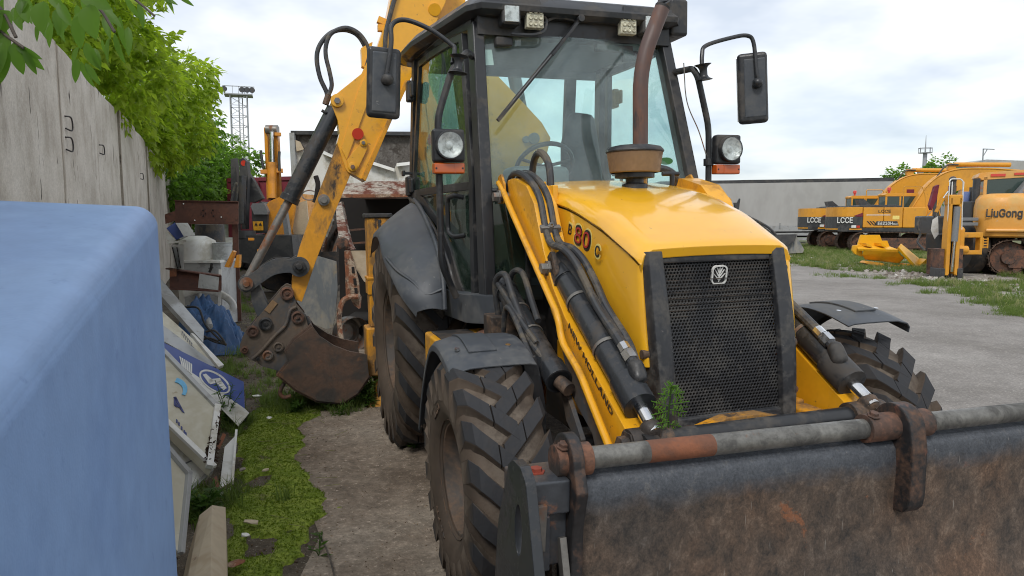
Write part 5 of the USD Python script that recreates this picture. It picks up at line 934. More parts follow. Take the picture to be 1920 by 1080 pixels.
# ---- flood-light mast far behind
MT['galv'] = plain('galvanised', (.30, .31, .32), .5, .3)
def lattice(name, label, cat, base, h, w0, w1, steps, mat, r=.05):
    t = thing(name, label, cat, base)
    for sx, sy in ((-1, -1), (1, -1), (1, 1), (-1, 1)): put('leg', cyl((sx * w0 / 2, sy * w0 / 2, 0), (sx * w1 / 2, sy * w1 / 2, h), r, 6), mat, t)
    zs = np.linspace(0, h, steps + 1); m = []
    for i in range(steps):
        wa, wb = np.interp([zs[i], zs[i + 1]], [0, h], [w0, w1]) / 2
        for (ax, ay), (bx_, by) in zip(((-1, -1), (1, -1), (1, 1), (-1, 1)), ((1, -1), (1, 1), (-1, 1), (-1, -1))):
            m += [cyl((ax * wa, ay * wa, zs[i]), (bx_ * wb, by * wb, zs[i + 1]), r * .5, 5), cyl((bx_ * wb, by * wb, zs[i + 1]), (ax * wb, ay * wb, zs[i + 1]), r * .5, 5)]
    put('bracing', cat_(m), mat, t, kind='stuff')
    return t
mb = at(452, 300, D=62); LM = lattice('floodlight_mast', 'tall steel lattice mast with flood lamps rising behind the red tipper body', 'light mast', (mb[0], mb[1], 0), 12.1, 1.35, 1.35, 14, MT['galv'], .045)
put('platform', cat_([bx(-1.15, 1.15, -.8, .8, 12.1, 12.2), bx(-1.3, 1.3, -.03, .03, 12.9, 12.96)] + [bx(x - .02, x + .02, -.03, .03, 12.2, 12.95) for x in (-1.1, -.5, 0, .5, 1.1)]), MT['galv'], LM)
put('ladder', cat_([bx(-.05, .05, -.05, .05, 0, 12.1), bx(.25, .33, -.05, .05, 0, 12.1)]), MT['galv'], LM)
for x in (-1.15, .3, .7, 1.1): put('flood_lamp', cat_([lathe([(.1, .2), (.26, 0), (.24, -.03), (1e-4, -.03)], (x, -.25, 12.62), (0, 1, -.2), 12), bx(x - .03, x + .03, -.2, -.1, 12.2, 12.6)]), MT['cylinder'], LM)

# ================================================================== blue container close on the left
MT['blue'] = worn('blue_coating', (.125, .205, .365), (.145, .23, .39), .5, 2.2, .48, fine=.07, bump=.12, bevel=0, stretch=(1, 1, .8), dirt2=(.11, .18, .33), amount2=.1, scale2=22.0, dirt_rough=.5, bumpscale=160)
fine_ball = trimesh.creation.icosphere(subdivisions=3).vertices
r_ = .045; cs = []
for x, y, z in ((-2.015, -1.065, 1.512), (-2.015, -2.65, 1.19), (-3.1, -1.065, 1.556), (-3.1, -2.65, 1.23), (-2.005, -1.065, .12), (-2.005, -2.65, .12), (-3.1, -1.065, .12), (-3.1, -2.65, .12)): cs.append(fine_ball * r_ + (x, y, z))
bc = thing('blue_container', 'large pale blue box with rounded sloping top filling the left foreground', 'container', (-2.5, -1.8, 0))
put('body', shift(hull(np.vstack(cs)), (2.5, 1.8, 0)), MT['blue'], bc, 50)
put('skid', cat_([bx(-.5, -.4, -.8, .7, -.02, .1), bx(.35, .45, -.8, .7, -.02, .1)]), MT['dark'], bc)

# ================================================================== SCRAP along the wall
MT['white_sign'] = worn('white_sign', (.60, .60, .57), (.44, .42, .36), .3, 3.0, .45, fine=.04, bump=.03, bevel=.003, dirt2=(.26, .22, .16), amount2=.02, scale2=14)
MT['cream_sign'] = worn('cream_sign', (.52, .50, .41), (.42, .39, .30), .45, 2.2, .5, fine=.04, bump=.04, bevel=.003, dirt2=(.24, .19, .12), amount2=.04, scale2=9)
MT['blue_sign'] = worn('blue_sign', (.045, .075, .25), (.06, .09, .26), .4, 3, .4, fine=.06, bump=.02, bevel=0)
MT['pale_alu'] = worn('pale_aluminium', (.36, .37, .37), (.28, .28, .27), .4, 3, .42, metal=.3, fine=.05, bump=.05, bevel=.003, dirt2=(.2, .15, .1), amount2=.02)
MT['beige_board'] = worn('beige_board', (.42, .35, .25), (.34, .27, .18), .4, 3.0, .7, fine=.08, bump=.12, bevel=.006, dirt2=(.2, .14, .09), amount2=.05)
MT['rust_plate'] = worn('brown_rust_plate', (.075, .030, .02), (.10, .04, .025), .5, 3, .75, fine=.15, bump=.15, bevel=.003, dirt2=(.05, .022, .016), amount2=.3)
MT['tarp'] = worn('blue_tarp', (.022, .065, .16), (.035, .09, .20), .4, 5, .5, fine=.15, bump=.3, bevel=0, bumpscale=35)
MT['wreck'] = worn('burnt_rust', (.20, .075, .035), (.34, .27, .2), .4, 6, .8, fine=.25, bump=.4, bevel=.004, dirt2=(.06, .035, .025), amount2=.35, scale2=8)
MT['flaked'] = worn('flaked_paint', (.17, .06, .04), (.5, .47, .42), .45, 7, .8, fine=.2, bump=.4, bevel=.004, dirt2=(.07, .04, .03), amount2=.2, stretch=(.5, 1, 2))
MT['soot'] = plain('soot', (.012, .010, .009), .95)
MT['weathered'] = worn('weathered_sheet', (.26, .25, .22), (.14, .155, .165), .5, 2.6, .55, metal=.3, fine=.12, bump=.15, bevel=.002, dirt2=(.3, .24, .15), amount2=.15, scale2=4, stretch=(1, 1, .5))
MT['navy_print'] = plain('navy_print', (.025, .035, .14), .45)
MT['cyan_print'] = plain('cyan_print', (.12, .38, .6), .45)
MT['grey_print'] = plain('grey_print', (.14, .14, .15), .5)
MT['galv_sheet'] = worn('zinc_sheet', (.42, .44, .44), (.34, .35, .34), .4, 6, .42, metal=.6, fine=.08, bump=.05, bevel=.003)
SCRAP = 'scrap piled between the concrete wall and the mossy strip'
NB = (.35, -.45, .82)
def board(name, label, cat, px, anchor, th, mat, n=NB):
    """a flat board with its outline on the plane of normal n through a measured point, th thick"""
    n = np.array(n, float); n /= np.linalg.norm(n); p0 = at(anchor[0], anchor[1], **anchor[2]); c, fw, r, u = BW; fl = []
    for x, y in px:
        v = fw + r * (x - 960) / F_PX + u * (540 - y) / F_PX; fl.append(c + v * (((p0 - c) @ n) / (v @ n)))
    fl = np.array(fl); o = fl.mean(0); t = thing(name, label, cat, o)
    put('panel', hull(np.vstack([fl, fl - n * th]) - o), mat, t, False)
    return t, fl, n, o
def edge_strip(t, fl, n, o, i, j, w, h, mat, name='rim'):
    a, b = fl[i], fl[j]; inn = fl.mean(0) - (a + b) / 2; d = (b - a) / np.linalg.norm(b - a); inn = inn - d * (inn @ d); inn /= np.linalg.norm(inn)
    put(name, hull(np.array([a, b, a + inn * w, b + inn * w, a + n * h, b + n * h, a + inn * w + n * h, b + inn * w + n * h]) - o), mat, t, False)
def on_board(fl, n, o, poly_px, d=.004, th=.003):
    """a flat figure lying on a board, outlined by sight lines"""
    c, fw, r, u = BW; p0 = fl.mean(0) + n * d; out = []
    for px, py in poly_px:
        v = fw + r * (px - 960) / F_PX + u * (540 - py) / F_PX; out.append(c + v * (((p0 - c) @ n) / (v @ n)))
    e1 = out[1] - out[0]; e1 /= np.linalg.norm(e1); e2 = np.cross(n, e1); q = np.array(out) - out[0]
    pg = Polygon(np.c_[q @ e1, q @ e2]).buffer(0); m = trimesh.creation.extrude_polygon(pg, th, engine='earcut'); v = m.vertices
    return M(out[0] - o + v[:, :1] * e1 + v[:, 1:2] * e2 + v[:, 2:] * n, m.faces)
# blue and white light-box sign
B1 = board('light_box_sign', 'blue and white box sign with an oval H emblem lying lowest beside the moss', 'sign', [(280, 629), (457, 716), (459, 767), (280, 647)], (447, 800, {'Z': .03}), .10, MT['blue_sign'])
t, fl, n, o = B1
w0 = on_board(fl, n, o, [(280, 645), (459, 767), (467, 775), (447, 800), (412, 764), (285, 668)], -.002, .004); put('white_band', w0, MT['white_sign'], t, False)
put('end_cap', hull(np.vstack([w0.vertices[[i for i in range(len(w0.vertices))]][np.argsort(-w0.vertices[:, 0] + w0.vertices[:, 2] * .0)[:4]], w0.vertices[np.argsort(-w0.vertices[:, 0])[:4]] - n * .09])), MT['pale_alu'], t, False)
def ring(cx, cy, ax, ay, rot, t0): 
    a = np.linspace(0, 2 * math.pi, 40); c, s = math.cos(rot), math.sin(rot)
    return [(cx + c * ax * k * math.cos(q) - s * ay * k * math.sin(q), cy + s * ax * k * math.cos(q) + c * ay * k * math.sin(q)) for k in (1,) for q in a[:-1]]
def ring_fig(fl, n, o, cx, cy, ax, ay, rot, w, d, th=.003):
    m = on_board(fl, n, o, ring(cx, cy, ax, ay, rot, 0), d, th); return m
rr_ = math.radians(33)
put('emblem_oval', ring_fig(fl, n, o, 402.5, 716, 33, 16.5, rr_, 0, .003), MT['white_sign'], t, False)
put('emblem_field', ring_fig(fl, n, o, 402.5, 716, 29.5, 13, rr_, 0, .0065), MT['blue_sign'], t, False)
for pts in ([(380, 703), (386, 701), (400, 714), (392, 720)], [(405, 718), (414, 713), (425, 728), (419, 732)], [(391, 712), (412, 709), (416, 716), (394, 721)]): put('emblem_letter', on_board(fl, n, o, pts, .010), MT['white_sign'], t, False)
for k in range(6): put('letter', on_board(fl, n, o, [(336 + k * 4.2, 668 + k * 2.6), (339 + k * 4.2, 670 + k * 2.6), (343 + k * 3.4, 688 + k * 3.0), (340 + k * 3.4, 686 + k * 3.0)], .004), MT['white_sign'], t, False)
# big cream sign in front with blue lettering
B2 = board('light_box_sign', 'big cream sign face with cyan arc and navy letter beside rotting leaves', 'sign', [(290, 639), (412, 765), (397, 880), (290, 778)], (397, 884, {'Z': .14}), .06, MT['cream_sign'])
t, fl, n, o = B2
edge_strip(t, fl, n, o, 1, 2, .035, .03, MT['white_sign']); edge_strip(t, fl, n, o, 0, 1, .03, .02, MT['pale_alu']); edge_strip(t, fl, n, o, 2, 3, .03, .02, MT['white_sign'])
arc = [(324 + 27 * math.cos(a), 730 + 22 * math.sin(a)) for a in np.linspace(-1.3, .55, 14)] + [(322 + 21 * math.cos(a), 732 + 16 * math.sin(a)) for a in np.linspace(.5, -1.3, 14)]
put('printed_arc', on_board(fl, n, o, arc, .004), MT['cyan_print'], t, False)
for pts in ([(325, 745), (330, 744), (346, 775), (341, 772)], [(326, 745), (331, 747), (331, 764), (326, 760)], [(328, 757), (339, 763), (340, 767), (328, 761)]): put('letter', on_board(fl, n, o, pts, .004), MT['navy_print'], t, False)
for k, (x, y) in enumerate(((330, 786), (334, 791), (339, 799), (344, 806), (347, 810))): put('letter', on_board(fl, n, o, [(x, y), (x + 3, y + 2), (x + 3, y + 8), (x, y + 6)], .004), MT['navy_print'], t, False)
g_ = np.random.default_rng(3); c_ = []
for k in range(300):
    u, w = g_.uniform(0, 1) ** .8, g_.uniform(0, 1); px = 411 - 4 * w - (26 * (w ** .7)) * u; py = 775 + w * 92
    p = on_board(fl, n, o, [(px, py), (px + 1, py), (px + 1, py + 1)], .006)
    c_.append(shift(turn(hull(_ball[:12] * np.array([.010, .007, .003]) * g_.uniform(.6, 1.5)), g_.uniform(0, 360), g_.normal(size=3)), p.vertices.mean(0) + n * g_.uniform(0, .02)))
MT['litter'] = leaf_mat('leaf_litter', (.05, .028, .016), (.11, .065, .04), (.2, .13, .085))
put('leaf_litter', cat_(c_), MT['litter'], t, False, kind='stuff')
B3 = board('sign_casing', 'plain white sign casing under the big cream sign', 'sign', [(300, 788), (400, 884), (358, 922), (300, 815)], (358, 922, {'Z': .03}), .03, MT['white_sign'])
t, fl, n, o = B3; edge_strip(t, fl, n, o, 1, 2, .02, .015, MT['pale_alu']); put('seam', on_board(fl, n, o, [(338, 872), (382, 853), (383, 855), (339, 874)], .003), MT['grey_print'], t, False)
B4 = board('sign_board', 'narrow cream board with grey frame standing against the blue container', 'sign', [(310, 835), (355, 888), (340, 1040), (310, 1010)], (350, 1000, {'Z': .25}), .03, MT['cream_sign'], (.75, -.45, .45))
t, fl, n, o = B4; edge_strip(t, fl, n, o, 1, 2, .02, .02, MT['pale_alu']); edge_strip(t, fl, n, o, 0, 1, .02, .02, MT['pale_alu'])
B5 = board('white_channel', 'white metal channel with rusty edges lying flat beside the moss', 'metal channel', [(421, 838), (445, 813), (438, 910), (410, 926)], (438, 910, {'Z': .04}), .02, MT['white_sign'], (.1, -.1, 1))
t, fl, n, o = B5; edge_strip(t, fl, n, o, 1, 2, .015, .03, MT['white_sign']); edge_strip(t, fl, n, o, 2, 3, .03, .006, MT['rust'], 'rusty_edge')
for k, (pts, z) in enumerate((([(418, 812), (424, 815), (412, 842), (406, 838)], .12), ([(398, 898), (406, 892), (414, 918), (404, 914)], .1))): board('rust_scrap', ('orange rusty iron strip stuck between the white channel and the cream sign', 'orange rusty iron strip under the corner of the white sign casing')[k], 'scrap iron', pts, (*pts[0], {'Z': z}), .01, MT['rust_orange'])
# long beige foam beam in the foreground
bz = .20; e0, e1 = at(423, 951, Z=bz), at(426, 1080, Z=bz); f0, f1 = at(398, 947, Z=bz + .05), at(396, 1080, Z=bz + .05); h0, h1 = at(374, 966, Z=bz), at(341, 1080, Z=bz - .02)
dv = e1 - e0; ext_ = dv / np.linalg.norm(dv) * .5
sec0, sec1 = [e0 * (1, 1, 0), e0, f0, h0, h0 * (1, 1, 0) - (.06, 0, 0)], [e1 * (1, 1, 0) + ext_, e1 + ext_, f1 + ext_, h1 + ext_, h1 * (1, 1, 0) + ext_ - (.06, 0, 0)]
fb = thing('foam_beam', 'beige faceted foam beam with brown tape lying in the near left corner', 'beam', (e0[0], e0[1], 0)); oo = np.array([e0[0], e0[1], 0])
put('beam', hull(np.array(sec0 + sec1) - oo), MT['beige_board'], fb, False)
def band(t0, t1, mat, nm, d=.003):
    A = [a + (b - a) * t0 for a, b in zip(sec0, sec1)]; Bn = [a + (b - a) * t1 for a, b in zip(sec0, sec1)]
    G = np.array([[p + np.array([d if i < 2 else -d * (i > 2), 0, d]) for i, p in enumerate(L)] for L in (A, Bn)]); put(nm, grid(G[:, :4], .004), mat, fb, False)
band(.07, .10, MT['tan'], 'tape'); band(.16, .167, MT['beige_board'], 'crease'); band(.36, .37, MT['tan'], 'tape')
# upper pile: aluminium beam, lettered sign, planks
B6 = board('aluminium_profile', 'long light grey aluminium profile leaning down the pile above the blue sign', 'metal profile', [(290, 509), (383, 618), (381, 642), (290, 541)], (381, 642, {'Z': .30}), .05, MT['pale_alu'])
B7 = board('lettered_sign', 'cream sign with rows of dark Cyrillic letters under the aluminium profile', 'sign', [(290, 571), (398, 668), (384, 690), (290, 601)], (398, 668, {'Z': .22}), .03, MT['cream_sign'])
t, fl, n, o = B7
for k in range(6):
    x, y = 341 + k * 3.4, 620 + k * 4.2
    put('letter', on_board(fl, n, o, [(x, y), (x + 1, y + 1), (x + .6, y + 9), (x - .4, y + 8)], .004), MT['grey_print'], t, False); put('letter', on_board(fl, n, o, [(x + 1.4, y + 1.5), (x + 2.6, y + 3), (x + 2.2, y + 5), (x + 1.2, y + 4)], .004), MT['grey_print'], t, False)
for k in range(4): x, y = 359 + k * 3.2, 647 + k * 3.2; put('letter', on_board(fl, n, o, [(x, y), (x + 2.4, y + 2.5), (x + 2.2, y + 7), (x, y + 5)], .004), MT['grey_print'], t, False)
B8 = board('grey_panel_sheet', 'light blue-grey sheet metal panel between the lettered sign and the blue sign', 'metal sheet', [(290, 598), (385, 684), (414, 690), (290, 630)], (414, 690, {'Z': .18}), .02, MT['pale_alu'])
B9 = board('broken_plank', 'splintered white painted plank along the edge of the sign pile', 'plank', [(358, 624), (364, 626), (420, 684), (410, 688)], (415, 686, {'Z': .22}), .03, MT['white_sign'])
# blue tarpaulin heap
tcen = at(393, 640, D=8.5); tcen[2] = 0
def heap(rx, ry, h, seed, n=64):
    G = []; g = np.linspace(-1, 1, n)
    for a in g:
        row = []
        for b in g:
            r = math.hypot(a, b); z = h * max(0, 1 - r ** 2.2); p = np.array([a * 2.6, b * 2.6, seed])
            z *= .55 + .9 * float(meshkit.fbm(p, 3, seed)); f = abs(float(meshkit.noise(p * 2.1 + (b * 1.2, 0, 0), seed + 1)) - .5) * 2 + .6 * abs(float(meshkit.noise(p * 5.0, seed + 7)) - .5)
            row.append((a * rx, b * ry, max(z - f * h * .42 * (z > .02), 0)))
        G.append(row)
    return grid(np.array(G))
tp = put('tarpaulin', shift(heap(.46, .55, .58, 4), (0, 0, -.01)), MT['tarp'], None, True, 'crumpled dark blue tarpaulin heaped between the sign pile and the digging bucket', 'tarpaulin'); UsdGeom.Xformable(tp).AddTranslateOp().Set(Gf.Vec3d(*tcen))
q = lambda px, py, D: at(px, py, D=D)
def single(name, label, cat, mesh, mat, smooth=30): return put(name, mesh, mat, None, smooth, label, cat)
single('grey_pipe', 'bent grey plastic pipe with round elbow stuck upright in the blue tarpaulin', 'pipe', tube([q(360, 533, 9.95), q(370, 540, 9.95), q(376, 552, 9.95), q(394, 612, 7.90)], .031, 12, 's'), MT['pale_alu'])
fr = thing('chair_frame', 'tangled thin steel chair frame lying on the blue tarpaulin', 'chair frame', q(395, 625, 7.80)); o_ = q(395, 625, 7.80)
for pts in ([(346, 576), (372, 578), (386, 610), (420, 645)], [(386, 622), (402, 620), (416, 634), (424, 648)], [(383, 630), (400, 640), (425, 646)], [(370, 640), (392, 634), (410, 640)]): put('tube', shift(tube([q(*p, 7.80) for p in pts], .012, 8, 's'), -o_), MT['cylinder'], fr)
single('white_arch', 'white curved plastic hoop lying behind the blue tarpaulin', 'plastic hoop', sweep([q(px, py, 9.2) for px, py in spline(np.array([(345, 552, 0), (375, 543, 0), (405, 548, 0), (428, 560, 0), (438, 574, 0), (434, 583, 0)]), 5)[:, :2]], np.c_[circ(.03, 8)[:, 0] * .7, circ(.03, 8)[:, 1] * 1.6]), MT['white_sign'])
single('table_leg', 'slim white post standing on the grey cabinet side of the tarpaulin', 'post', bar([q(413, 505, 8.9), q(411, 590, 8.9)], .035, .035), MT['white_sign'])
# rusty channels
def chan(name, label, pts, D0, D1, depth, mat):
    (x0, y0), (x1, y1), h0, h1 = pts; a, b, c, d = at(x0, y0, D=D0), at(x1, y1, D=D1), at(x0, y0 + h0, D=D0), at(x1, y1 + h1, D=D1); o = (a + b + c + d) / 4
    back = np.array([.3, .954, 0]); t = thing(name, label, 'steel channel', o)
    put('web', hull(np.vstack([[a, b, c, d], np.array([a, b, c, d]) + back * .012]) - o), mat, t, False)
    put('flange', hull(np.vstack([[a, b], np.array([a, b]) - back * depth, np.array([a, b]) + (0, 0, .014), np.array([a, b]) - back * depth + (0, 0, .014)]) - o), mat, t, False)
    put('flange', hull(np.vstack([[c, d], np.array([c, d]) - back * depth, np.array([c, d]) - (0, 0, .014), np.array([c, d]) - back * depth - (0, 0, .014)]) - o), mat, t, False)
    return t, o
tc, o = chan('rusty_channel', 'brown rusty channel section with a pale sheet on it in front of the grey cabinet', ((318, 504), (415, 517), 35, 27), 8.4, 8.8, .10, MT['rust_plate'])
put('painted_end', shift(hull(np.array([q(x, y, D) for x, y in ((318, 502), (331, 504), (331, 518), (318, 519)) for D in (8.28, 8.25)])), -o), MT['wreck'], tc, False)
single('pale_sheet', 'pale grey sheet resting in the rusty channel', 'metal sheet', hull(np.array([q(*p, D) for p in ((374, 513), (411, 520), (409, 544), (371, 540)) for D in (8.34, 8.31)])), MT['galv_sheet'], False)
t2, o = chan('rusty_plate_beam', 'wide brown rusty steel beam with bolt holes crossing in front of the trees', ((328, 377), (447, 379), 41, 40), 10.4, 10.4, .03, MT['rust_plate'])
for px, py, r in ((381, 394, .012), (399, 394, .012), (385, 399.5, .009), (396, 399, .009), (381, 405, .012), (400, 405, .012)): put('bolt_hole', shift(cyl(q(px, py, 10.37), q(px, py, 10.40), r, 10), -o), MT['soot'], t2, False)
for px, py in ((344, 382), (365, 413), (415, 407)): put('paint_spot', shift(cyl(q(px, py, 10.375), q(px, py, 10.39), .010, 8), -o), MT['white_decal'], t2, False)
put('support_post', shift(cat_([bar([q(352, 400, 10.5), q(352, 400, 10.5) * (1, 1, 0)], .08, .05), bar([q(440, 400, 10.5), q(440, 400, 10.5) * (1, 1, 0)], .08, .08)]), -o), MT['rust_plate'], t2, False)
single('rusty_offcut', 'short brown rusty plate leaning behind the wide rusty beam', 'steel plate', hull(np.array([q(*p, D) for p in ((309, 402), (329, 395), (329, 414), (310, 420)) for D in (10.0, 10.05)])), MT['rust_plate'], False)
single('rusty_block', 'square brown rusty steel box in front of the orange fork legs', 'steel box', hull(np.array([q(*p, D) for p in ((415, 502), (449, 501), (449, 541), (416, 540)) for D in (14.6, 15.4)])), MT['rust_plate'], False)
# cabinet, tank, bucket, chute, posts
cb = thing('grey_cabinet', 'light grey sheet metal cabinet with a dark tap on its front', 'cabinet', q(392, 540, 10.0) * (1, 1, 0)); o = q(392, 540, 10.0) * (1, 1, 0)
top = q(392, 490, 10.0)[2]; wL, wR = (q(344, 500, 10.0) - o) * (1, 1, 0), (q(414, 500, 10.0) - o) * (1, 1, 0); bk_ = np.array([.307, .952, 0]) * .6
put('body', hull(np.array([p + (0, 0, z) for p in (wL, wR, wL + bk_, wR + bk_) for z in (0, top - .02)])), MT['pale_alu'], cb, False)
put('lid', hull(np.array([p * 1.04 + (0, 0, z) - bk_ * .05 for p in (wL, wR, wL + bk_, wR + bk_) for z in (top - .02, top + .015)])), MT['white_sign'], cb, False)
put('tap', shift(cat_([tube([q(397, 494, 9.95), q(396, 503, 9.93), q(393, 510, 9.9)], .018, 8), bar([q(391, 503, 9.9), q(400, 502, 9.9)], .012, .012)]), -o), MT['soot'], cb)
tk = q(372, 486, 10.3); single('white_tank', 'dirty white dome-topped tank behind the galvanised bucket', 'tank', lathe([(.27, -.9), (.29, 0), (.285, .14), (.24, .27), (.12, .335), (1e-4, .34)], tk, (0, 0, 1), 28), MT['white_sign'], 60)
gb = thing('zinc_bucket', 'ribbed galvanised bucket standing on the grey cabinet', 'bucket', (o + (wL + wR) / 2 * .0 + (wR * .62) + bk_ * .4 + (0, 0, top + .015)))
put('pail', lathe([(1e-4, 0), (.128, 0), (.131, .19), (.135, .196), (.131, .2), (.135, .215), (.131, .22), (.136, .24), (.131, .238), (.126, .01)], (0, 0, 0), (0, 0, 1), 28), MT['galv_sheet'], gb, 40)
ch = thing('white_chute', 'white sheet metal chute with two black slots next to the blue container', 'chute', q(333, 480, 9.3)); o = q(333, 480, 9.3)
put('sheet', shift(hull(np.array([q(*p, D) for p in ((320, 459), (344, 458), (345, 504), (333, 504)) for D in (9.3, 9.35)])), -o), MT['white_sign'], ch, False); put('rim', shift(hull(np.array([q(*p, D) for p in ((314, 453), (349, 450), (349, 454), (314, 457)) for D in (9.25, 9.5)])), -o), MT['white_sign'], ch, False)
for pts in ([(322, 464), (324, 463), (334, 503), (331.5, 504)], [(330.5, 463), (332.5, 463), (340, 503), (337.5, 503)]): put('slot', shift(hull(np.array([q(*p, D) for p in pts for D in (6.885, 9.3)])), -o), MT['soot'], ch, False)
single('plastic_lid', 'dark blue plastic panel tilted above the white chute', 'plastic panel', hull(np.array([q(*p, D) for p in ((312, 428), (328, 417), (345, 443), (331, 450)) for D in (9.8, 9.86)])), MT['blue_sign'], False)
single('leaning_board', 'white flat panel leaning beside the dark blue panel', 'panel', hull(np.array([q(*p, D) for p in ((311, 432), (330, 450), (322, 455), (310, 447)) for D in (9.7, 9.75)])), MT['white_sign'], False)
single('grey_louvre', 'pale grey folded sheet standing behind the dark blue panel', 'metal sheet', hull(np.array([q(*p, D) for p in ((329, 418), (352, 418), (366, 441), (345, 444)) for D in (7.9, 9.95)])), MT['galv_sheet'], False)
for k, (x0, x1, y0, y1, m_, lb) in enumerate(((366, 376, 418, 442, 'weathered', 'narrow grey plank upright left of the black tyre stack'), (376, 382, 420, 445, 'white_sign', 'thin white plank upright beside the black tyre stack'), (402, 409, 418, 488, 'white_sign', 'tall white door frame post behind the galvanised bucket'))):
    single('upright_plank', lb, 'plank', hull(np.array([q(*p, D) for p in ((x0, y0), (x1, y0), (x1 + 1, y1 + 60), (x0, y1 + 60)) for D in (10.9, 10.96)])), MT[m_], False)
single('tyre_stack', 'stack of worn black tyres behind the white tank', 'tyres', lathe([(.2, -1.2), (.22, -.8), (.16, -.75), (.22, -.7), (.22, -.4), (.16, -.36), (.22, -.3), (.21, 0), (.1, .01), (1e-4, 0)], q(393, 421, 11.0), (0, 0, 1), 20), MT['hose'], 40)
# parked cars seen through the gaps
MT['car_silver'] = plain('silver_car_paint', (.42, .43, .44), .25, .3); MT['car_glass'] = plain('dark_car_glass', (.03, .035, .04), .08)
def car(name, label, px, py, D, rz, mat):
    p = at(px, py, D=D); t = thing(name, label, 'car', (p[0], p[1], 0), rz, group='cars parked far behind')
    body = [(-2.1, .28), (-2.12, .75), (-1.9, .92), (-1.2, .98), (-.6, 1.42), (.9, 1.44), (1.6, .98), (2.05, .9), (2.1, .3)]
    put('body', ext(soft(body, .06), -.85, .85, 'y'), mat, t); put('side_window', cat_([ext([(-1.05, 1.0), (-.55, 1.36), (.85, 1.38), (1.4, 1.0)], y, y + .02, 'y') for y in (-.87, .85)]), MT['car_glass'], t)
    for x in (-1.3, 1.3):
        for y in (-.8, .8): put('wheel', cyl((x, y - .1, .32), (x, y + .1, .32), .32, 20), MT['hose'], t)
    for y in (-.6, .6): put('headlight', shift(rb((.06, .3, .14), .02), (-2.1, y, .7)), MT['reflector'], t)
car('parked_car', 'silver car parked far behind the white posts left of the black loader mast', 412, 455, 27, 60, MT['car_silver'])
car('parked_car', 'white car half hidden by the black loader mast', 446, 470, 23, 75, MT['white_sign'])

# ================================================================== machines behind the digging bucket
MT['orange'] = worn('orange_paint', (.62, .25, .02), (.45, .19, .03), .3, 4, .35, fine=.06, bump=.03, bevel=.01, coat=.2)
MT['charcoal'] = worn('charcoal_paint', (.03, .031, .033), (.06, .058, .055), .35, 4, .4, fine=.1, bump=.05, bevel=.01)
MT['mid_grey'] = plain('mid_grey_paint', (.16, .165, .17), .4)
MT['beige_glass'] = plain('dusty_pane', (.40, .32, .22), .3)
MT['maroon'] = worn('maroon_paint', (.15, .012, .024), (.11, .012, .02), .4, 2, .5, fine=.08, bump=.06, bevel=.01)
def pl(pts, D, th, back=True):                              # flat plate facing the viewer's side, measured at distance D
    a = np.array([at(*p, D=D) for p in pts]); o = a.mean(0); e1 = np.array([math.cos(YAW), -math.sin(YAW), 0]); e3 = np.array([math.sin(YAW), math.cos(YAW), 0])
    pg = Polygon([((p - o) @ e1, p[2] - o[2]) for p in a]).buffer(0); m = trimesh.creation.extrude_polygon(pg, th, engine='earcut'); v = m.vertices
    return M(o + v[:, :1] * e1 + v[:, 1:2] * np.array([0, 0, 1.]) + v[:, 2:] * e3, m.faces[:, ::-1])
B0 = at(540, 520, D=15.080) * (1, 1, 0); bh = thing('second_backhoe_loader', 'orange and black backhoe loader parked behind the digging bucket with its arm folded upright', 'backhoe loader', B0)
def b(name, m, mat, smooth=30): return put(name, shift(m, -B0), MT[mat], bh, smooth)
b('hood', pl([(496, 389), (505, 378), (530, 367), (556, 362), (550, 400), (542, 440), (494, 440), (502, 420)], 13.920, 1.450), 'orange', False)
b('front_mask', pl([(472, 386), (490, 378), (497, 386), (502, 402), (499, 437), (473, 437)], 13.848, 1.595), 'charcoal', False)
b('mask_trim', pl([(470, 387), (474, 381), (495, 381), (502, 397), (500, 402), (476, 402)], 13.775, 0.145), 'mid_grey', False)
b('warning_label', pl([(474, 415), (493, 415), (493, 432), (475, 432)], 13.818, 0.014), 'yellow', False)
for x in (477, 485): b('warning_sign', pl([(x, 423), (x + 3, 417), (x + 6, 423)], 13.804, 0.009), 'black_decal', False)
bx1 = b('side_box', pl([(442, 441), (548, 441), (552, 498), (545, 505), (505, 503), (446, 490)], 13.340, 1.305), 'charcoal', False)
for pts in ([(465, 446), (476, 446), (476, 451), (465, 451)], [(482, 468), (487, 466), (487, 479), (482, 478)]): b('orange_label', pl(pts, 9.18, .012), 'orange', False)
b('cab_pillar', pl([(528, 385), (536, 382), (546, 470), (552, 510), (540, 505)], 13.630, 0.145), 'mid_grey', False)
b('windscreen', pl([(540, 386), (576, 376), (582, 470), (556, 468)], 14.065, 0.043), 'beige_glass', False)
b('fuel_cap', lathe([(.19, .14), (.2, 0), (.17, -.04), (1e-4, -.06)], at(460, 446, D=13.485), (0, 0, 1), 18), 'charcoal')
for (px, py, r_) in ((520, 500, .55), (600, 520, .72)):
    c = at(px, py, D=15.080); c[2] = r_; ax = np.array([.25, -.97, 0]); b('wheel', lathe([(r_ * .4, -.2), (r_ * .75, -.22), (r_ * .97, -.18), (r_, -.1), (r_, .1), (r_ * .97, .18), (r_ * .5, .2), (1e-4, .1)], c, ax, 28), 'dark')
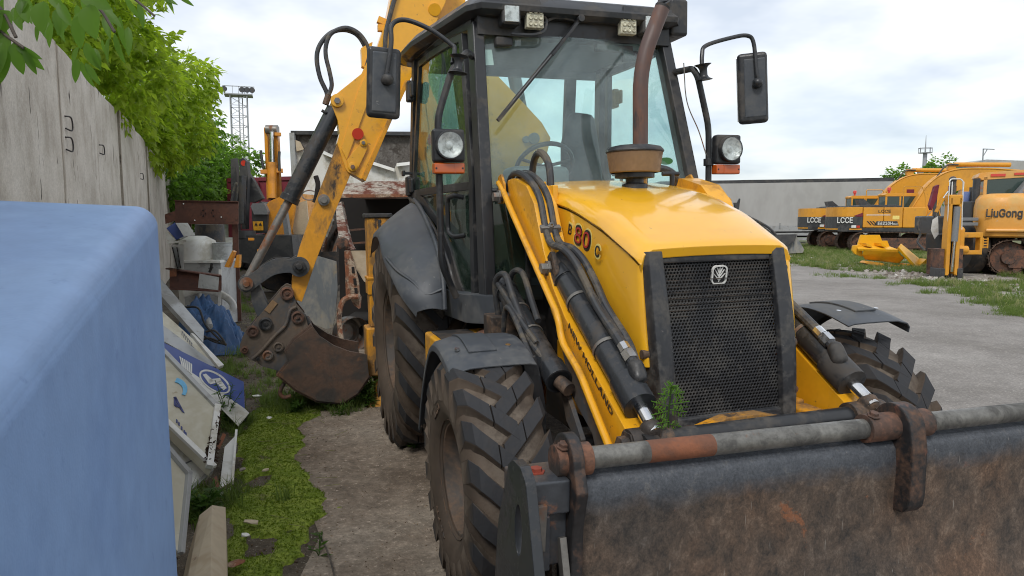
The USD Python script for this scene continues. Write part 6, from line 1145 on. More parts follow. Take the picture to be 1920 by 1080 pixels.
# raised loader mast in black
b('loader_mast', pl([(436, 300), (444, 297), (446, 330), (444, 430), (447, 500), (436, 500), (434, 380)], 14.355, 0.174), 'charcoal', False)
b('loader_mast', pl([(450, 300), (458, 296), (464, 303), (466, 330), (460, 400), (458, 430), (450, 430), (452, 350)], 14.065, 0.174), 'charcoal', False)
b('mast_brace', pl([(464, 320), (478, 342), (492, 372), (474, 380), (462, 378)], 14.210, 0.145), 'charcoal', False)
b('mast_pin', cyl(at(457, 306, D=14.007), at(457, 306, D=14.210), .055, 14), 'red'); b('mast_cylinder', tube([at(455, 330, D=13.920), at(454, 420, D=13.920)], .07, 12), 'cylinder'); b('orange_label', pl([(457, 353), (462, 352), (460, 363), (456, 363)], 14.007, 0.014), 'orange', False)
for pts in ([(420, 500), (436, 470), (440, 472), (428, 502)], [(438, 502), (444, 478), (449, 478), (447, 502)]): b('fork_leg', pl(pts, 8.9, .08), 'orange', False)
b('mast_hose', tube([at(px, py, D=13.920) for px, py in ((432, 395), (438, 360), (442, 345), (447, 350), (444, 380))], .03, 8, 's'), 'hose')
# folded digging arm standing up
for x0, x1 in ((497, 503), (515, 522)):
    b('arm_plate', pl([(x0, 240), (x1, 238), (x1 + 1, 372), (x0 + 1, 374)], 15.950, 0.145), 'orange', False)
b('arm_back', pl([(502, 252), (516, 252), (516, 375), (502, 375)], 16.168, 0.145), 'charcoal', False)
b('arm_cylinder', tube([at(510, 305, D=15.805), at(510, 372, D=15.805)], .10, 16), 'orange'); b('cylinder_rod', tube([at(509.5, 248, D=15.805), at(510, 308, D=15.805)], .05, 14), 'chrome')
b('arm_head', cat_([cyl(at(499, 243, D=15.877), at(521, 243, D=15.877), .10, 16)]), 'steel')
b('arm_guard', tube([at(px, py, D=15.805) for px, py in ((489, 282), (491, 300), (494, 316))], .03, 6), 'charcoal'); b('arm_guard', tube([at(px, py, D=15.805) for px, py in ((524, 284), (523, 300), (524, 320))], .03, 6), 'charcoal')
b('arm_bracket', cat_([cbox(at(496, 322, D=15.877), (.17, .14, .09)), cbox(at(523, 320, D=15.877), (.17, .14, .09)), cbox(at(521, 252, D=15.877), (.14, .14, .07))]), 'orange')
# maroon tipper body
mp = at(560, 400, D=22.01) * (1, 1, 0); mt = thing('tipper_body', 'dark red steel tipper body standing behind the orange backhoe loader', 'tipper body', mp)
put('side', shift(pl([(427, 336), (700, 328), (700, 460), (427, 470)], 21.584, 2.2), -mp), MT['maroon'], mt, False)
put('top_rail', shift(pl([(426, 334), (700, 326), (700, 333), (426, 341)], 21.442, .12), -mp), MT['maroon'], mt, False)
for x in (440, 480, 520, 560, 600): put('rib', shift(pl([(x, 340), (x + 5, 340), (x + 5, 465), (x, 465)], 21.442, .1), -mp), MT['maroon'], mt, False)
put('chassis', shift(cat_([pl([(430, 466), (700, 460), (700, 475), (430, 482)], 22.152, .2)] + [cyl(at(x, 470, D=22.01) * (1, 1, 0) + (0, 0, .5), at(x, 470, D=22.58) * (1, 1, 0) + (0, 0, .5), .5, 20) for x in (470, 640)]), -mp), MT['charcoal'], mt, False)
# burnt white van body
vp = at(655, 330, D=15.86) * (1, 1, 0); vb = thing('burnt_box_body', 'white truck box body with scorched and torn front wall behind the dipper', 'truck body', vp)
def vv(name, m, mat, smooth=False, **k): return put(name, shift(m, -vp), MT[mat], vb, smooth, **k)
MT['burnt_wall'] = worn('scorched_board', (.085, .075, .066), (.13, .12, .11), .45, 3, .9, fine=.25, bump=.4, bevel=0, dirt2=(.045, .036, .03), amount2=.35, scale2=6)
vv('inner_wall', pl([(548, 252), (800, 252), (800, 440), (548, 440)], 15.925, .05), 'burnt_wall')
vv('outer_skin', pl([(553, 268), (560, 272), (570, 283), (590, 284), (604, 281), (622, 290), (640, 296), (668, 290), (690, 300), (705, 306), (712, 310), (740, 316), (744, 306), (800, 300), (800, 440), (553, 440)], 15.834, .03), 'white_sign')
for a, b_, c, d_ in ((604, 282, 640, 297), (690, 300, 740, 316), (744, 306, 770, 303)): vv('peeled_edge', hull(np.array([at(*p, D=D) for p, D in (((a, b_), 15.80), ((c, d_), 15.80), ((a, b_ + 6), 15.67), ((c, d_ + 6), 15.67), ((a, b_ + 3), 15.86))])), 'white_sign')
vv('hanging_shred', hull(np.array([at(*p, D=D) for p in ((553, 262), (563, 266), (570, 280), (556, 284)) for D in (15.7, 15.78)])), 'beige_board'); vv('corner_post', pl([(545, 250), (554, 250), (556, 440), (549, 440)], 15.730, .12), 'pale_alu'); vv('top_rail', pl([(545, 245), (800, 247), (800, 254), (545, 252)], 15.665, .2), 'charcoal'); vv('side_wall', pl([(549, 255), (552, 255), (552, 440), (549, 440)], 15.860, 3.0), 'pale_alu')
# burnt lorry cab
wp = at(690, 480, D=8.6) * (1, 1, 0); wk = thing('burnt_lorry_cab', 'rusted burnt-out lorry cab with empty window opening behind the stabiliser', 'vehicle wreck', wp)
def ww(name, m, mat, smooth=False): return put(name, shift(m, -wp), MT[mat], wk, smooth)
ww('roof', pl([(640, 352), (650, 344), (700, 340), (800, 338), (800, 366), (640, 368)], 8.2, 1.7), 'flaked'); ww('roof_gutter', pl([(636, 364), (800, 364), (800, 369), (638, 371)], 8.15, .06), 'wreck')
ww('cab_interior', pl([(636, 369), (800, 369), (800, 640), (636, 640)], 9.6, .05), 'soot'); ww('far_frame', cat_([pl([(655, 430), (700, 426), (700, 429), (655, 434)], 9.3, .05), pl([(640, 456), (700, 452), (700, 455), (640, 460)], 9.3, .05)]), 'rust')
ww('front_pillar', pl([(630, 384), (641, 378), (648, 420), (656, 456), (662, 468), (648, 470), (636, 458), (632, 420)], 8.2, .12), 'flaked')
ww('pillar_pivot', lathe([(.07, .05), (.07, -.02), (.05, -.03), (1e-4, -.03)], at(642, 456, D=8.18), (.3, .95, 0), 16), 'rust')
ww('door_frame', pl([(647, 470), (655, 470), (658, 480), (664, 520), (668, 546), (674, 558), (672, 580), (662, 572), (655, 558), (648, 555)], 8.15, .1), 'wreck')
ww('slotted_panel', pl([(656, 487), (664, 492), (672, 530), (673, 555), (660, 556), (653, 530)], 8.12, .04), 'wreck')
for pts in ([(659, 500), (664, 500), (665, 512), (660, 512)], [(662, 522), (667, 522), (668, 534), (663, 534)], [(664, 540), (669, 540), (669, 550), (665, 550)]): ww('slot', pl(pts, 8.1, .03), 'soot')
ww('inner_door', pl([(655, 470), (700, 470), (700, 540), (682, 528), (668, 505)], 8.25, .03), 'beige_board')
ww('lower_sill', tube([at(px, py, D=8.1) for px, py in ((672, 556), (652, 558), (640, 570), (636, 600), (640, 640))], .03, 8, 's'), 'wreck', 30)
ww('hub', lathe([(.2, .1), (.2, -.08), (.17, -.1), (.12, -.06), (.1, -.12), (1e-4, -.12)], at(658, 625, D=8.4), (.4, -.9, 0), 24), 'steel', 40)
ww('cab_side', pl([(640, 600), (700, 600), (700, 690), (640, 690)], 8.6, .8), 'soot')
ww('crumpled_wing', grid(np.array([[at(608 + 26 * u + 4 * math.sin(5 * v), 392 + 80 * v - 12 * u * (1 - v), D=8.5 + .12 * math.sin(6 * u + 5 * v)) for u in np.linspace(0, 1, 8)] for v in np.linspace(0, 1, 10)]), .01), 'steel', 30)
ww('bent_pipe', tube([at(px, py, D=8.6) for px, py in ((592, 330), (596, 345), (594, 365), (590, 380))], .03, 8, 's'), 'soot'); ww('wiring', cat_([tube([at(580 + 14 * math.cos(a + k), 366 + 9 * math.sin(a * 1.0 + k), D=8.6 + .02 * k) for a in np.linspace(0, 5, 12)], .008, 5, 's') for k in range(5)]), 'steel', 30)
sh = [(556, 566), (566, 520), (585, 486), (598, 480), (632, 490), (633, 540), (628, 590), (622, 615), (610, 618), (580, 606)]
single('bent_sheet', 'weathered grey sheet metal door leaning between the dipper and the burnt cab', 'metal sheet', pl(sh, 8.1, .02), MT['weathered'], False)

# ================================================================== RIGHT SIDE: machines, trailer, masts
MT['exc'] = worn('excavator_paint', (.60, .27, .02), (.50, .23, .03), .3, 1.2, .38, fine=.05, bump=.02, bevel=.015, dirt2=(.3, .17, .05), amount2=.05, scale2=3)
MT['exc2'] = worn('pale_orange_paint', (.62, .29, .05), (.55, .33, .11), .35, 1.2, .4, fine=.05, bump=.02, bevel=.02, dirt2=(.45, .38, .28), amount2=.08, scale2=2.5)
MT['track'] = worn('track_steel', (.10, .062, .042), (.055, .036, .026), .45, 4, .75, metal=.2, fine=.25, bump=.3, bevel=.008)
MT['bright_yellow'] = worn('fresh_yellow', (.75, .39, .012), (.68, .34, .012), .3, 2, .4, fine=.04, bump=.02, bevel=.012)
MT['trailer'] = worn('curtain_grey', (.35, .345, .33), (.31, .305, .29), .45, .5, .5, fine=.03, bump=.02, bevel=0, stretch=(1, 1, .5))
MT['cab_dark'] = plain('dark_cab_glass', (.03, .05, .045), .06)
def body(poly, y0, y1, r=.05): return ext(soft(poly, r), y0, y1, 'y')
def track(t, y0, y1, L, H, x0=0.0, group=None):
    R = H / 2; path = []
    for a in np.linspace(-math.pi / 2, math.pi / 2, 9): path.append((x0 + L / 2 - R + R * math.cos(a), R + R * math.sin(a)))
    for a in np.linspace(math.pi / 2, 1.5 * math.pi, 9): path.append((x0 - L / 2 + R + R * math.cos(a), R + R * math.sin(a)))
    p = np.array(path + [path[0]]); d = np.r_[0, np.cumsum(np.linalg.norm(np.diff(p, axis=0), axis=1))]; n = int(d[-1] / .17)
    put('track_frame', body([(x0 - L / 2 + R, R * .45), (x0 + L / 2 - R, R * .45), (x0 + L / 2 - R, R * 1.45), (x0 - L / 2 + R, R * 1.45)], y0 + .1, y1 - .1, .04), MT['rust'], t)
    for xx in (x0 - L / 2 + R, x0 + L / 2 - R): put('idler', lathe([(1e-4, 0), (R * .35, -.02), (R * .4, .06), (R * .85, .08), (R * .88, 0), (R * .88, y1 - y0 - .2), (1e-4, y1 - y0 - .2)], (xx, y0 + .1, R), (0, 1, 0), 24), MT['rust'], t)
    for k in range(6): put('roller', cyl((x0 - L / 2 + R + (k + .5) * (L - 2 * R) / 6, y0 + .12, .16), (x0 - L / 2 + R + (k + .5) * (L - 2 * R) / 6, y1 - .12, .16), .10, 12), MT['rust'], t)
    for k in range(n):
        s = (k + .5) / n * d[-1]; i = np.searchsorted(d, s) - 1; u = (s - d[i]) / (d[i + 1] - d[i]); c = p[i] * (1 - u) + p[i + 1] * u; e = (p[i + 1] - p[i]) / np.linalg.norm(p[i + 1] - p[i]); nn = np.array([e[1], -e[0]])
        w = .078; q = [c - e * w, c + e * w, c + e * w - nn * .03, c - e * w - nn * .03]; g = [c - e * .012, c + e * .012, c + e * .012 + nn * .03, c - e * .012 + nn * .03]
        put('track_shoe', cat_([hull(np.array([(a[0], y, a[1]) for a in z for y in (y0, y1)])) for z in (q, g)]), MT['track'], t, False)
def excavator(name, label, loc, rz):
    t = thing(name, label, 'excavator', loc, rz, group=None)
    def e(nm, m, mat, smooth=30, par=None): return put(nm, m, MT[mat], par or t, smooth)
    track(t, -1.25, -.75, 3.75, .92, .15); track(t, .75, 1.25, 3.75, .92, .15)
    e('undercarriage', cat_([rbx(-.8, 1.0, -.8, .8, .35, .7, .05), cyl((.1, 0, .6), (.1, 0, .95), .6, 28)]), 'track')
    e('turntable_deck', body([(-2.2, .95), (2.05, .95), (2.05, 1.12), (-2.2, 1.12)], -1.2, 1.2, .02), 'charcoal')
    # counterweight: rounded in plan
    a = np.linspace(-math.pi / 2, math.pi / 2, 13); pts = [(-1.25, -1.22)] + [(-1.7 - .75 * math.cos(q), 1.22 * math.sin(q)) for q in a] + [(-1.25, 1.22)]
    cw = e('counterweight', ext(Polygon(pts).buffer(-.04).buffer(.04), 1.02, 2.05, 'z'), 'exc', 40)
    pts2 = [(x * 1.0 - .006, y * 1.004) for x, y in pts]; e('counterweight_band', ext(Polygon(pts2).buffer(.006), 1.1, 1.62, 'z'), 'charcoal', 40, cw)
    # lettering on the near flank of the counterweight
    e('lettering', text_on('LCCE', .25, (-2.28, -1.0, 1.34), (.62, -.36, 0), (0, 0, 1), .02, True, .66), 'white_decal', False, cw)
    e('red_flash', ext([(-1.62, 1.66), (-1.26, 1.80), (-1.26, 1.62), (-1.5, 1.62)], -1.245, -1.225, 'y'), 'maroon', False, cw)
    e('reflector_plate', bx(-1.72, -1.52, -1.262, -1.235, 1.12, 1.24), 'white_decal', False, cw); e('reflector_plate', bx(-1.50, -1.36, -1.262, -1.235, 1.12, 1.22), 'red', False, cw)
    for x0, x1 in ((-1.23, -.38), (-.36, .42), (.44, 1.38)): e('side_panel', rbx(x0, x1, -1.23, -.3, 1.13, 2.03 if x0 < 1 else 1.95, .03), 'exc')
    e('fuel_tank', rbx(1.40, 2.1, -1.22, -.35, 1.13, 1.50, .03), 'exc'); e('step_guard', tube([(1.45, -1.1, 1.5), (1.5, -1.1, 1.95), (1.95, -1.1, 1.9), (2.05, -1.1, 1.5)], .02, 8, 'b'), 'exc')
    e('lettering', text_on('LCCE', .12, (-.62, -1.232, 1.80), (1, 0, 0), (0, 0, 1), .006, True, .52), 'black_decal', False); e('number', text_on('E6210H', .13, (-.62, -1.232, 1.26), (1, 0, 0), (0, 0, 1), .006, True, .62), 'white_decal', False); e('number', text_on('WLD', .07, (.02, -1.232, 1.26), (1, 0, 0), (0, 0, 1), .006, True, .2), 'white_decal', False)
    e('number_band', ext([(-.78, 1.22), (.28, 1.22), (.2, 1.42), (-.66, 1.42)], -1.233, -1.2, 'y'), 'charcoal', False)
    for k in range(3): e('stripe', ext([(-1.08 + k * .12, 1.42), (-1.02 + k * .12, 1.42), (-.86 + k * .12, 1.24), (-.92 + k * .12, 1.24)], -1.236, -1.22, 'y'), 'black_decal', False)
    e('yellow_label', bx(.0, .28, -1.236, -1.22, 1.50, 1.66), material('lime_label', {'p': ('principled_bsdf', {'base_color': (.55, .6, .05), 'roughness': .5})}, [], 'p.BSDF') and 'pale_decal', False); e('grey_label', bx(-1.1, -.1, -1.235, -1.22, 1.68, 1.71), 'white_decal', False)
    e('engine_cover', cat_([rbx(-1.4, .4, -1.1, .9, 2.03, 2.12, .02)] + [rbx(-1.3 + k * .16, -1.2 + k * .16, -1.0, .6, 2.12, 2.15, .01) for k in range(10)]), 'charcoal')
    e('grab_rail', tube([(.45, -1.1, 2.0), (.45, -1.1, 2.95), (1.2, -1.1, 2.95), (1.35, -1.1, 2.55), (1.4, -1.1, 2.0)], .022, 8, 'b'), 'exc')
    # cab on the far side
    cbn = e('cab', cat_([body([(.15, 2.56), (1.55, 2.56), (1.62, 2.64), (1.5, 2.71), (.2, 2.71), (.1, 2.64)], .2, 1.2, .03), bx(.15, .22, .2, .27, 1.1, 2.58), bx(.15, .22, 1.13, 1.2, 1.1, 2.58), bx(.75, .82, .2, .26, 1.1, 2.58), bx(1.5, 1.57, .2, .27, 1.1, 2.58), bx(1.5, 1.57, 1.13, 1.2, 1.1, 2.58), bx(.15, 1.57, .2, 1.2, 1.1, 1.7)]), 'exc')
    e('cab_window', cat_([bx(.22, 1.5, .215, .23, 1.7, 2.56), bx(.165, .18, .27, 1.13, 1.7, 2.56), bx(1.54, 1.55, .27, 1.13, 1.7, 2.56)]), 'cab_dark', False, cbn)
    e('beacon', lathe([(.05, 0), (.05, .12), (.09, .13), (.09, .24), (.06, .28), (1e-4, .29)], (.35, .4, 2.7), (0, 0, 1), 14), 'red', 40, cbn); e('air_intake', hull([(-.9, .3, 2.1), (-.35, .3, 2.1), (-.9, .9, 2.1), (-.35, .9, 2.1), (-1.0, .3, 2.42), (-.75, .3, 2.44), (-1.0, .9, 2.42), (-.75, .9, 2.44)]), 'charcoal', 30)
    # boom, arched, and the dipper folded beyond it
    up_ = spline(np.array([(1.0, 0, 1.75), (1.35, 0, 2.4), (1.75, 0, 3.05), (2.3, 0, 3.52), (3.0, 0, 3.74), (4.2, 0, 3.76), (5.5, 0, 3.66)]), 5); lo_ = spline(np.array([(5.5, 0, 3.2), (4.2, 0, 3.05), (3.2, 0, 2.85), (2.5, 0, 2.5), (2.05, 0, 2.0), (1.6, 0, 1.5), (1.15, 0, 1.45)]), 5)
    bm = e('boom', ext(Polygon(np.vstack([up_, lo_])[:, [0, 2]]), -.28, .22, 'y'), 'exc', 35); e('boom_edge', tube([(x, -.28, z) for x, _, z in up_], .035, 6), 'exc', 30, bm)
    e('dipper_cylinder', cat_([cyl((2.9, -.05, 3.97), (5.2, -.05, 3.93), .10, 16), rbx(2.6, 2.95, -.15, .05, 3.7, 4.02, .03)]), 'exc', 30, bm); e('boom_hose', tube([(2.1, -.2, 3.35), (2.35, -.2, 3.75), (2.6, -.2, 3.95), (3.0, -.2, 3.95)], .035, 8, 's'), 'hose', 30, bm)
    e('boom_label', ext([(2.6, 3.0), (2.95, 3.0), (2.95, 2.75), (2.6, 2.75)], -.29, -.27, 'y'), 'maroon', False, bm)
    for y in (-.42, .36): c = e('boom_cylinder', cyl((1.6, y, 1.25), (2.2, y, 2.15), .08, 14), 'exc', 30); e('cylinder_rod', cyl((2.1, y, 2.0), (2.55, y, 2.75), .045, 12), 'chrome', 30, c)
    e('dipper', ext(soft([(5.3, 3.7), (5.7, 3.6), (5.6, 2.6), (5.0, .9), (4.7, .9), (5.2, 3.0)], .08), -.2, .15, 'y'), 'exc', 30)
    e('bucket', ext(soft([(4.5, .9), (5.1, 1.0), (5.3, .5), (4.9, .0), (4.2, .0), (4.0, .3), (4.5, .3)], .04), -.5, .45, 'y'), 'rust', 30)
    return t
E1 = at(1652, 472, Z=0.0); f1 = -27.0
ex1 = excavator('crawler_excavator', 'orange crawler excavator nearest on the grass, side number panel and boom fully seen', E1, f1)
rd_ = (E1 - EYE) * (1, 1, 0); rd_ /= np.linalg.norm(rd_); E2 = E1 + rd_ * 3.4 - np.array([rd_[1], -rd_[0], 0]) * 1.55
ex2 = copy_of(ex1, 'crawler_excavator', 'matching orange crawler excavator half hidden behind the nearer one', E2, f1)
# large excavator at the right edge, its tail towards the viewer
LR = -43.0; pL = at(1828, 517, Z=0.0); c_, s_ = math.cos(math.radians(LR)), math.sin(math.radians(LR)); L0 = pL - np.array([c_ * -.98 - s_ * -.66, s_ * -.98 + c_ * -.66, 0]); lg = thing('crawler_excavator', 'big pale orange excavator cut by the right edge, bold lettering on its tail', 'excavator', L0, LR)
def lgp(nm, m, mat, smooth=30, par=None): return put(nm, m, MT[mat], par or lg, smooth)
track(lg, -.55, .05, 3.4, .98, 1.0); track(lg, 1.75, 2.35, 3.4, .98, 1.0)
lgp('undercarriage', cat_([rbx(-.2, 2.2, .0, 1.9, .4, .8, .05), cyl((1.0, .9, .7), (1.0, .9, 1.0), .7, 28)]), 'track')
cwp = [(-1.0, -.45), (-.9, -.62), (-.6, -.70), (3.0, -.70), (3.0, 2.3), (-.6, 2.3), (-1.0, 2.1)]
lays = []
for z, ins in ((1.03, .10), (1.07, .03), (1.2, .0), (1.85, .0), (2.05, .04), (2.16, .12), (2.20, .3)):
    pgn = Polygon(cwp).buffer(-.12 - ins, join_style=1).buffer(.12); r_ = np.array(pgn.exterior.coords[:-1]); q_ = [pgn.exterior.interpolate(t_, True) for t_ in np.linspace(0, 1, 60, endpoint=False)]; lays.append([(p.x, p.y, z) for p in q_])
lv = np.vstack(lays); n_ = 60; lq = [[i * n_ + j, i * n_ + (j + 1) % n_, (i + 1) * n_ + (j + 1) % n_, (i + 1) * n_ + j] for i in range(len(lays) - 1) for j in range(n_)]
cwm = quads(lv, lq); tri0 = [[0, j + 1, j] for j in range(1, n_ - 1)]; tri1 = [[(len(lays) - 1) * n_, (len(lays) - 1) * n_ + j, (len(lays) - 1) * n_ + j + 1] for j in range(1, n_ - 1)]
cwm = M(cwm.vertices, np.vstack([cwm.faces, tri0, tri1])); 
if cwm.volume < 0: cwm.invert()
cwt = lgp('counterweight', cwm, 'exc2', 40)
lgp('lettering', text_on('LiuGong', .20, (-.84, -.705, 1.58), (1, 0, 0), (0, 0, 1), .02, True, .80), 'charcoal', False, cwt)
lgp('lower_rib', tube([(-.8, -.70, 1.22), (0, -.73, 1.22), (2.0, -.73, 1.22)], .05, 8), 'exc2', 40, cwt)
cb3 = lgp('cab', cat_([body([(-.75, 2.62), (1.2, 2.72), (1.25, 2.86), (.9, 2.92), (-.8, 2.82), (-.85, 2.7)], .8, 2.0, .03), bx(-.7, -.62, .8, .88, 1.6, 2.7), bx(-.7, -.62, 1.9, 2.0, 1.6, 2.7), bx(.3, .38, .8, .88, 1.6, 2.7), bx(-.7, 1.1, .8, 2.0, 1.5, 2.05)]), 'exc2')
lgp('cab_window', cat_([bx(-.62, .3, .82, .84, 2.05, 2.66), bx(-.66, -.65, .88, 1.9, 2.05, 2.66), bx(.38, 1.1, .82, .84, 2.05, 2.7)]), 'cab_dark', False, cb3)
lgp('number_plate', text_on('98-12', .11, (.42, .795, 2.58), (1, 0, 0), (0, 0, 1), .006, True, .5), 'white_decal', False, cb3)
lgp('marker_lamp', bx(-.55, -.2, .77, .79, 2.71, 2.78), 'red', False, cb3); lgp('marker_lamp', bx(.0, .3, .77, .79, 2.74, 2.80), 'red', False, cb3)
lgp('engine_hood', hull(np.vstack([_ball * .12 + p for p in ((.1, .1, 2.2), (2.5, .1, 2.2), (.3, .1, 2.48), (2.5, .1, 2.5), (.1, .7, 2.2), (.3, .7, 2.48), (2.5, .7, 2.5))])), 'mid_grey', 40); lgp('lifting_eye', lathe([(.06, 0), (.12, 0), (.12, .12), (.06, .12)], (.15, -.45, 2.28), (0, 1, 0), 18), 'exc2')
lgp('rock_rag', hull(nrg.normal(0, 1, (30, 3)) * (.22, .12, .12) + (.35, -.3, 1.0)), 'weathered', False)
# backhoe loader seen from its rear, arm folded
R0 = at(1771, 524, Z=0.0); fw3 = np.array([math.sin(YAW + .17), math.cos(YAW + .17), 0]); rb_ = thing('third_backhoe_loader', 'yellow backhoe loader seen from behind with slim digging arm folded upright', 'backhoe loader', R0, math.degrees(-YAW))
D0 = float((R0 - EYE) @ BW[1]); S3 = D0 / F_PX
def z3(py, y=0.0): return 1.53 - (py - 410) * (D0 + y) / F_PX
def x3(px, y=0.0): return ((px - 960) * (D0 + y) - 811 * D0) / F_PX
def r3(nm, m, mat, smooth=30, par=None): return put(nm, m, MT[mat], par or rb_, smooth)
def pl3(pts, y0, y1, r=.0): 
    q_ = [(x3(a), z3(b_)) for a, b_ in pts]; return ext(soft(q_, r) if r else q_, y0, y1, 'y')
for x0, x1 in ((1767, 1774), (1784, 1791)): r3('arm_plate', pl3([(x0 + 3, 372), (x1 - 1, 372), (x1, 430), (x1, 515), (x0, 515), (x0, 430)], -.1, .12), 'exc', False)
r3('arm_back', pl3([(1772, 380), (1788, 380), (1788, 500), (1772, 500)], .06, .12), 'charcoal', False)
ac = r3('arm_cylinder', cyl((x3(1781), -.12, z3(388)), (x3(1778.5), -.14, z3(452)), .075, 18), 'mid_grey'); r3('cylinder_rod', cyl((x3(1778.5), -.14, z3(450)), (x3(1777), -.14, z3(508)), .034, 14), 'chrome', 30, ac)
r3('arm_head', cat_([cyl((x3(1770), 0, z3(375)), (x3(1792), 0, z3(375)), .09, 16), rbx(x3(1768), x3(1792), -.1, .15, z3(385), z3(366), .03)]), 'exc'); r3('hose_bundle', cat_([cyl((x3(1781), .1, z3(338)), (x3(1781), .1, z3(372)), .07, 12), hull(_ball * .09 + (x3(1780), .1, z3(338)))]), 'hose')
for px in (1769, 1774, 1795): r3('hose', tube([(x3(px), -.02, z3(342)), (x3(px - 1), -.04, z3(380)), (x3(px), -.05, z3(430))], .014, 6), 'white_decal')
r3('hose_arch', tube([(x3(1769), 0, z3(342)), (x3(1772), 0, z3(337)), (x3(1790), 0, z3(337)), (x3(1795), 0, z3(342)), (x3(1795), 0, z3(370))], .016, 6, 'b'), 'white_decal')
r3('arm_guard', pl3([(1752, 350), (1760, 346), (1757, 372), (1748, 395), (1744, 385)], .2, .3, .01), 'maroon', False); r3('lever', bar([(x3(1752), .1, z3(398)), (x3(1764), .1, z3(372))], .06, .06), 'exc')
bkr = r3('bucket_half', cat_([rbx(x3(1757), x3(1766), -.05, .5, z3(508), z3(466), .01), rbx(x3(1790), x3(1801), -.05, .5, z3(508), z3(466), .01), rbx(x3(1757), x3(1801), .3, .5, z3(516), z3(466), .02)]), 'rust')
for x0, x1 in ((1755, 1766), (1789, 1800)): r3('foot_pad', rbx(x3(x0), x3(x1), -.12, .3, z3(521), z3(502), .02), 'charcoal', 30, bkr)
r3('bucket_teeth', cat_([rbx(x3(1772 + k * 6), x3(1775 + k * 6), -.1, .1, z3(526), z3(512), .005) for k in range(4)]), 'dark', 30, bkr)
r3('loader_frame', cat_([rbx(x3(1792), x3(1850), .3, .5, z3(446), z3(436), .02), rbx(x3(1792), x3(1850), .3, .5, z3(478), z3(470), .02), rbx(x3(1848), x3(1853), .3, .5, z3(478), z3(436), .01), rbx(x3(1793), x3(1812), .2, .45, z3(470), z3(428), .05)]), 'exc')
ld_ = r3('ladder', cat_([rbx(x3(1853), x3(1855), .3, .34, z3(466), z3(446), .005), rbx(x3(1862), x3(1864), .3, .34, z3(466), z3(446), .005)]), 'exc')
for k in range(4): r3('rung', rbx(x3(1855), x3(1862), .3, .34, z3(465 - k * 5), z3(463 - k * 5), .005), 'exc', 30, ld_)
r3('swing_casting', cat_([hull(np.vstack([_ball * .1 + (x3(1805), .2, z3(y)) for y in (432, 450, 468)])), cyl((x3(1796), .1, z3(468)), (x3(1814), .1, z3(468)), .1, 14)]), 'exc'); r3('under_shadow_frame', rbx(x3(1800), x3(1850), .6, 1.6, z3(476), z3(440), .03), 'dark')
for s in (x3(1812, 1.9), x3(1850, 1.9)): r3('rear_wheel', lathe([(.3, -.25), (.6, -.25), (.7, -.15), (.7, .15), (.6, .25), (.3, .25), (1e-4, .1)], (s, 1.9, .7), (1, 0, 0), 28), 'dark')
r3('exhaust_stack', cyl((x3(1820, 2), 2.0, z3(388, 2)), (x3(1820, 2), 2.0, z3(336, 2)), .09, 14), 'charcoal'); r3('engine_box', rbx(x3(1809, 2), x3(1828, 2), 1.9, 2.4, z3(425, 2), z3(378, 2), .03), 'charcoal')
r3('step_box', cat_([rbx(x3(1798, 1.2), x3(1828, 1.2), 1.2, 1.6, z3(y + 6, 1.2), z3(y, 1.2), .01) for y in (408, 417)]), 'mid_grey'); r3('cab_body', cat_([rbx(x3(1745, 2.4), x3(1815, 2.4), 2.4, 3.4, z3(440, 2.4), z3(405, 2.4), .05), rbx(x3(1745, 2.4), x3(1749, 2.4), 2.4, 2.5, z3(405, 2.4), z3(352, 2.4), .01), rbx(x3(1811, 2.4), x3(1814, 2.4), 2.4, 2.5, z3(405, 2.4), z3(352, 2.4), .01)]), 'charcoal')
MT['blue_film'] = plain('pale_blue_film', (.14, .2, .42), .3); r3('cab_window', rbx(x3(1797, 2.4), x3(1812, 2.4), 2.46, 2.48, z3(403, 2.4), z3(360, 2.4), .004), 'blue_film')
r3('white_cover', hull(np.array([(x3(a, y), y, z3(b_)) for a, b_ in ((1742, 412), (1752, 405), (1755, 440), (1748, 450), (1740, 432)) for y in (.8, 1.0)])), 'white_sign', False); r3('dark_hose', tube([(x3(1740), .5, z3(408)), (x3(1736), .5, z3(425)), (x3(1742), .5, z3(440)), (x3(1738), .5, z3(455)), (x3(1748), .4, z3(470))], .03, 8, 's'), 'hose')
# yellow attachment lying on the gravel
A3 = at(1672, 503, Z=0.0); D3 = 21.6; at_ = thing('yellow_attachment', 'bright yellow folded steel attachment lying on the grass and gravel', 'machine attachment', A3, math.degrees(-YAW))
S4 = 21.9 / F_PX
def xz(pts): return [((a - 1672) * S4, 1.53 - (b_ - 410) * S4) for a, b_ in pts]
def p4(nm, pts, y0, y1, mat='bright_yellow', r=.0): q_ = xz(pts); return put(nm, ext(soft(q_, r) if r else q_, y0, y1, 'y'), MT[mat], at_, False)
p4('back_plate', [(1626, 441), (1662, 441), (1667, 452), (1677, 452), (1682, 463), (1620, 463)], .5, .56); 
G = np.array([[((a - 1672) * S4, y, 1.53 - (b_ - 410) * S4) for a, b_ in ((1612, 463), (1640, 463), (1670, 463), (1690, 466))] for y, dz in ((.5, 0), (.05, 0))])
put('ledge', hull(np.array([((a - 1672) * S4, y, 1.53 - (b_ - 410) * S4) for a, b_, y in ((1618, 460, .5), (1682, 463, .5), (1606, 466, .0), (1684, 468, .0), (1608, 470, .02), (1684, 472, .02))])), MT['bright_yellow'], at_, False)
put('front_plate', hull(np.array([((a - 1672) * S4, y, 1.53 - (b_ - 410) * S4) for a, b_, y in ((1618, 468, .0), (1682, 472, .0), (1700, 484, .15), (1697, 495, .35), (1632, 488, .35), (1618, 478, .1))])), MT['bright_yellow'], at_, False)
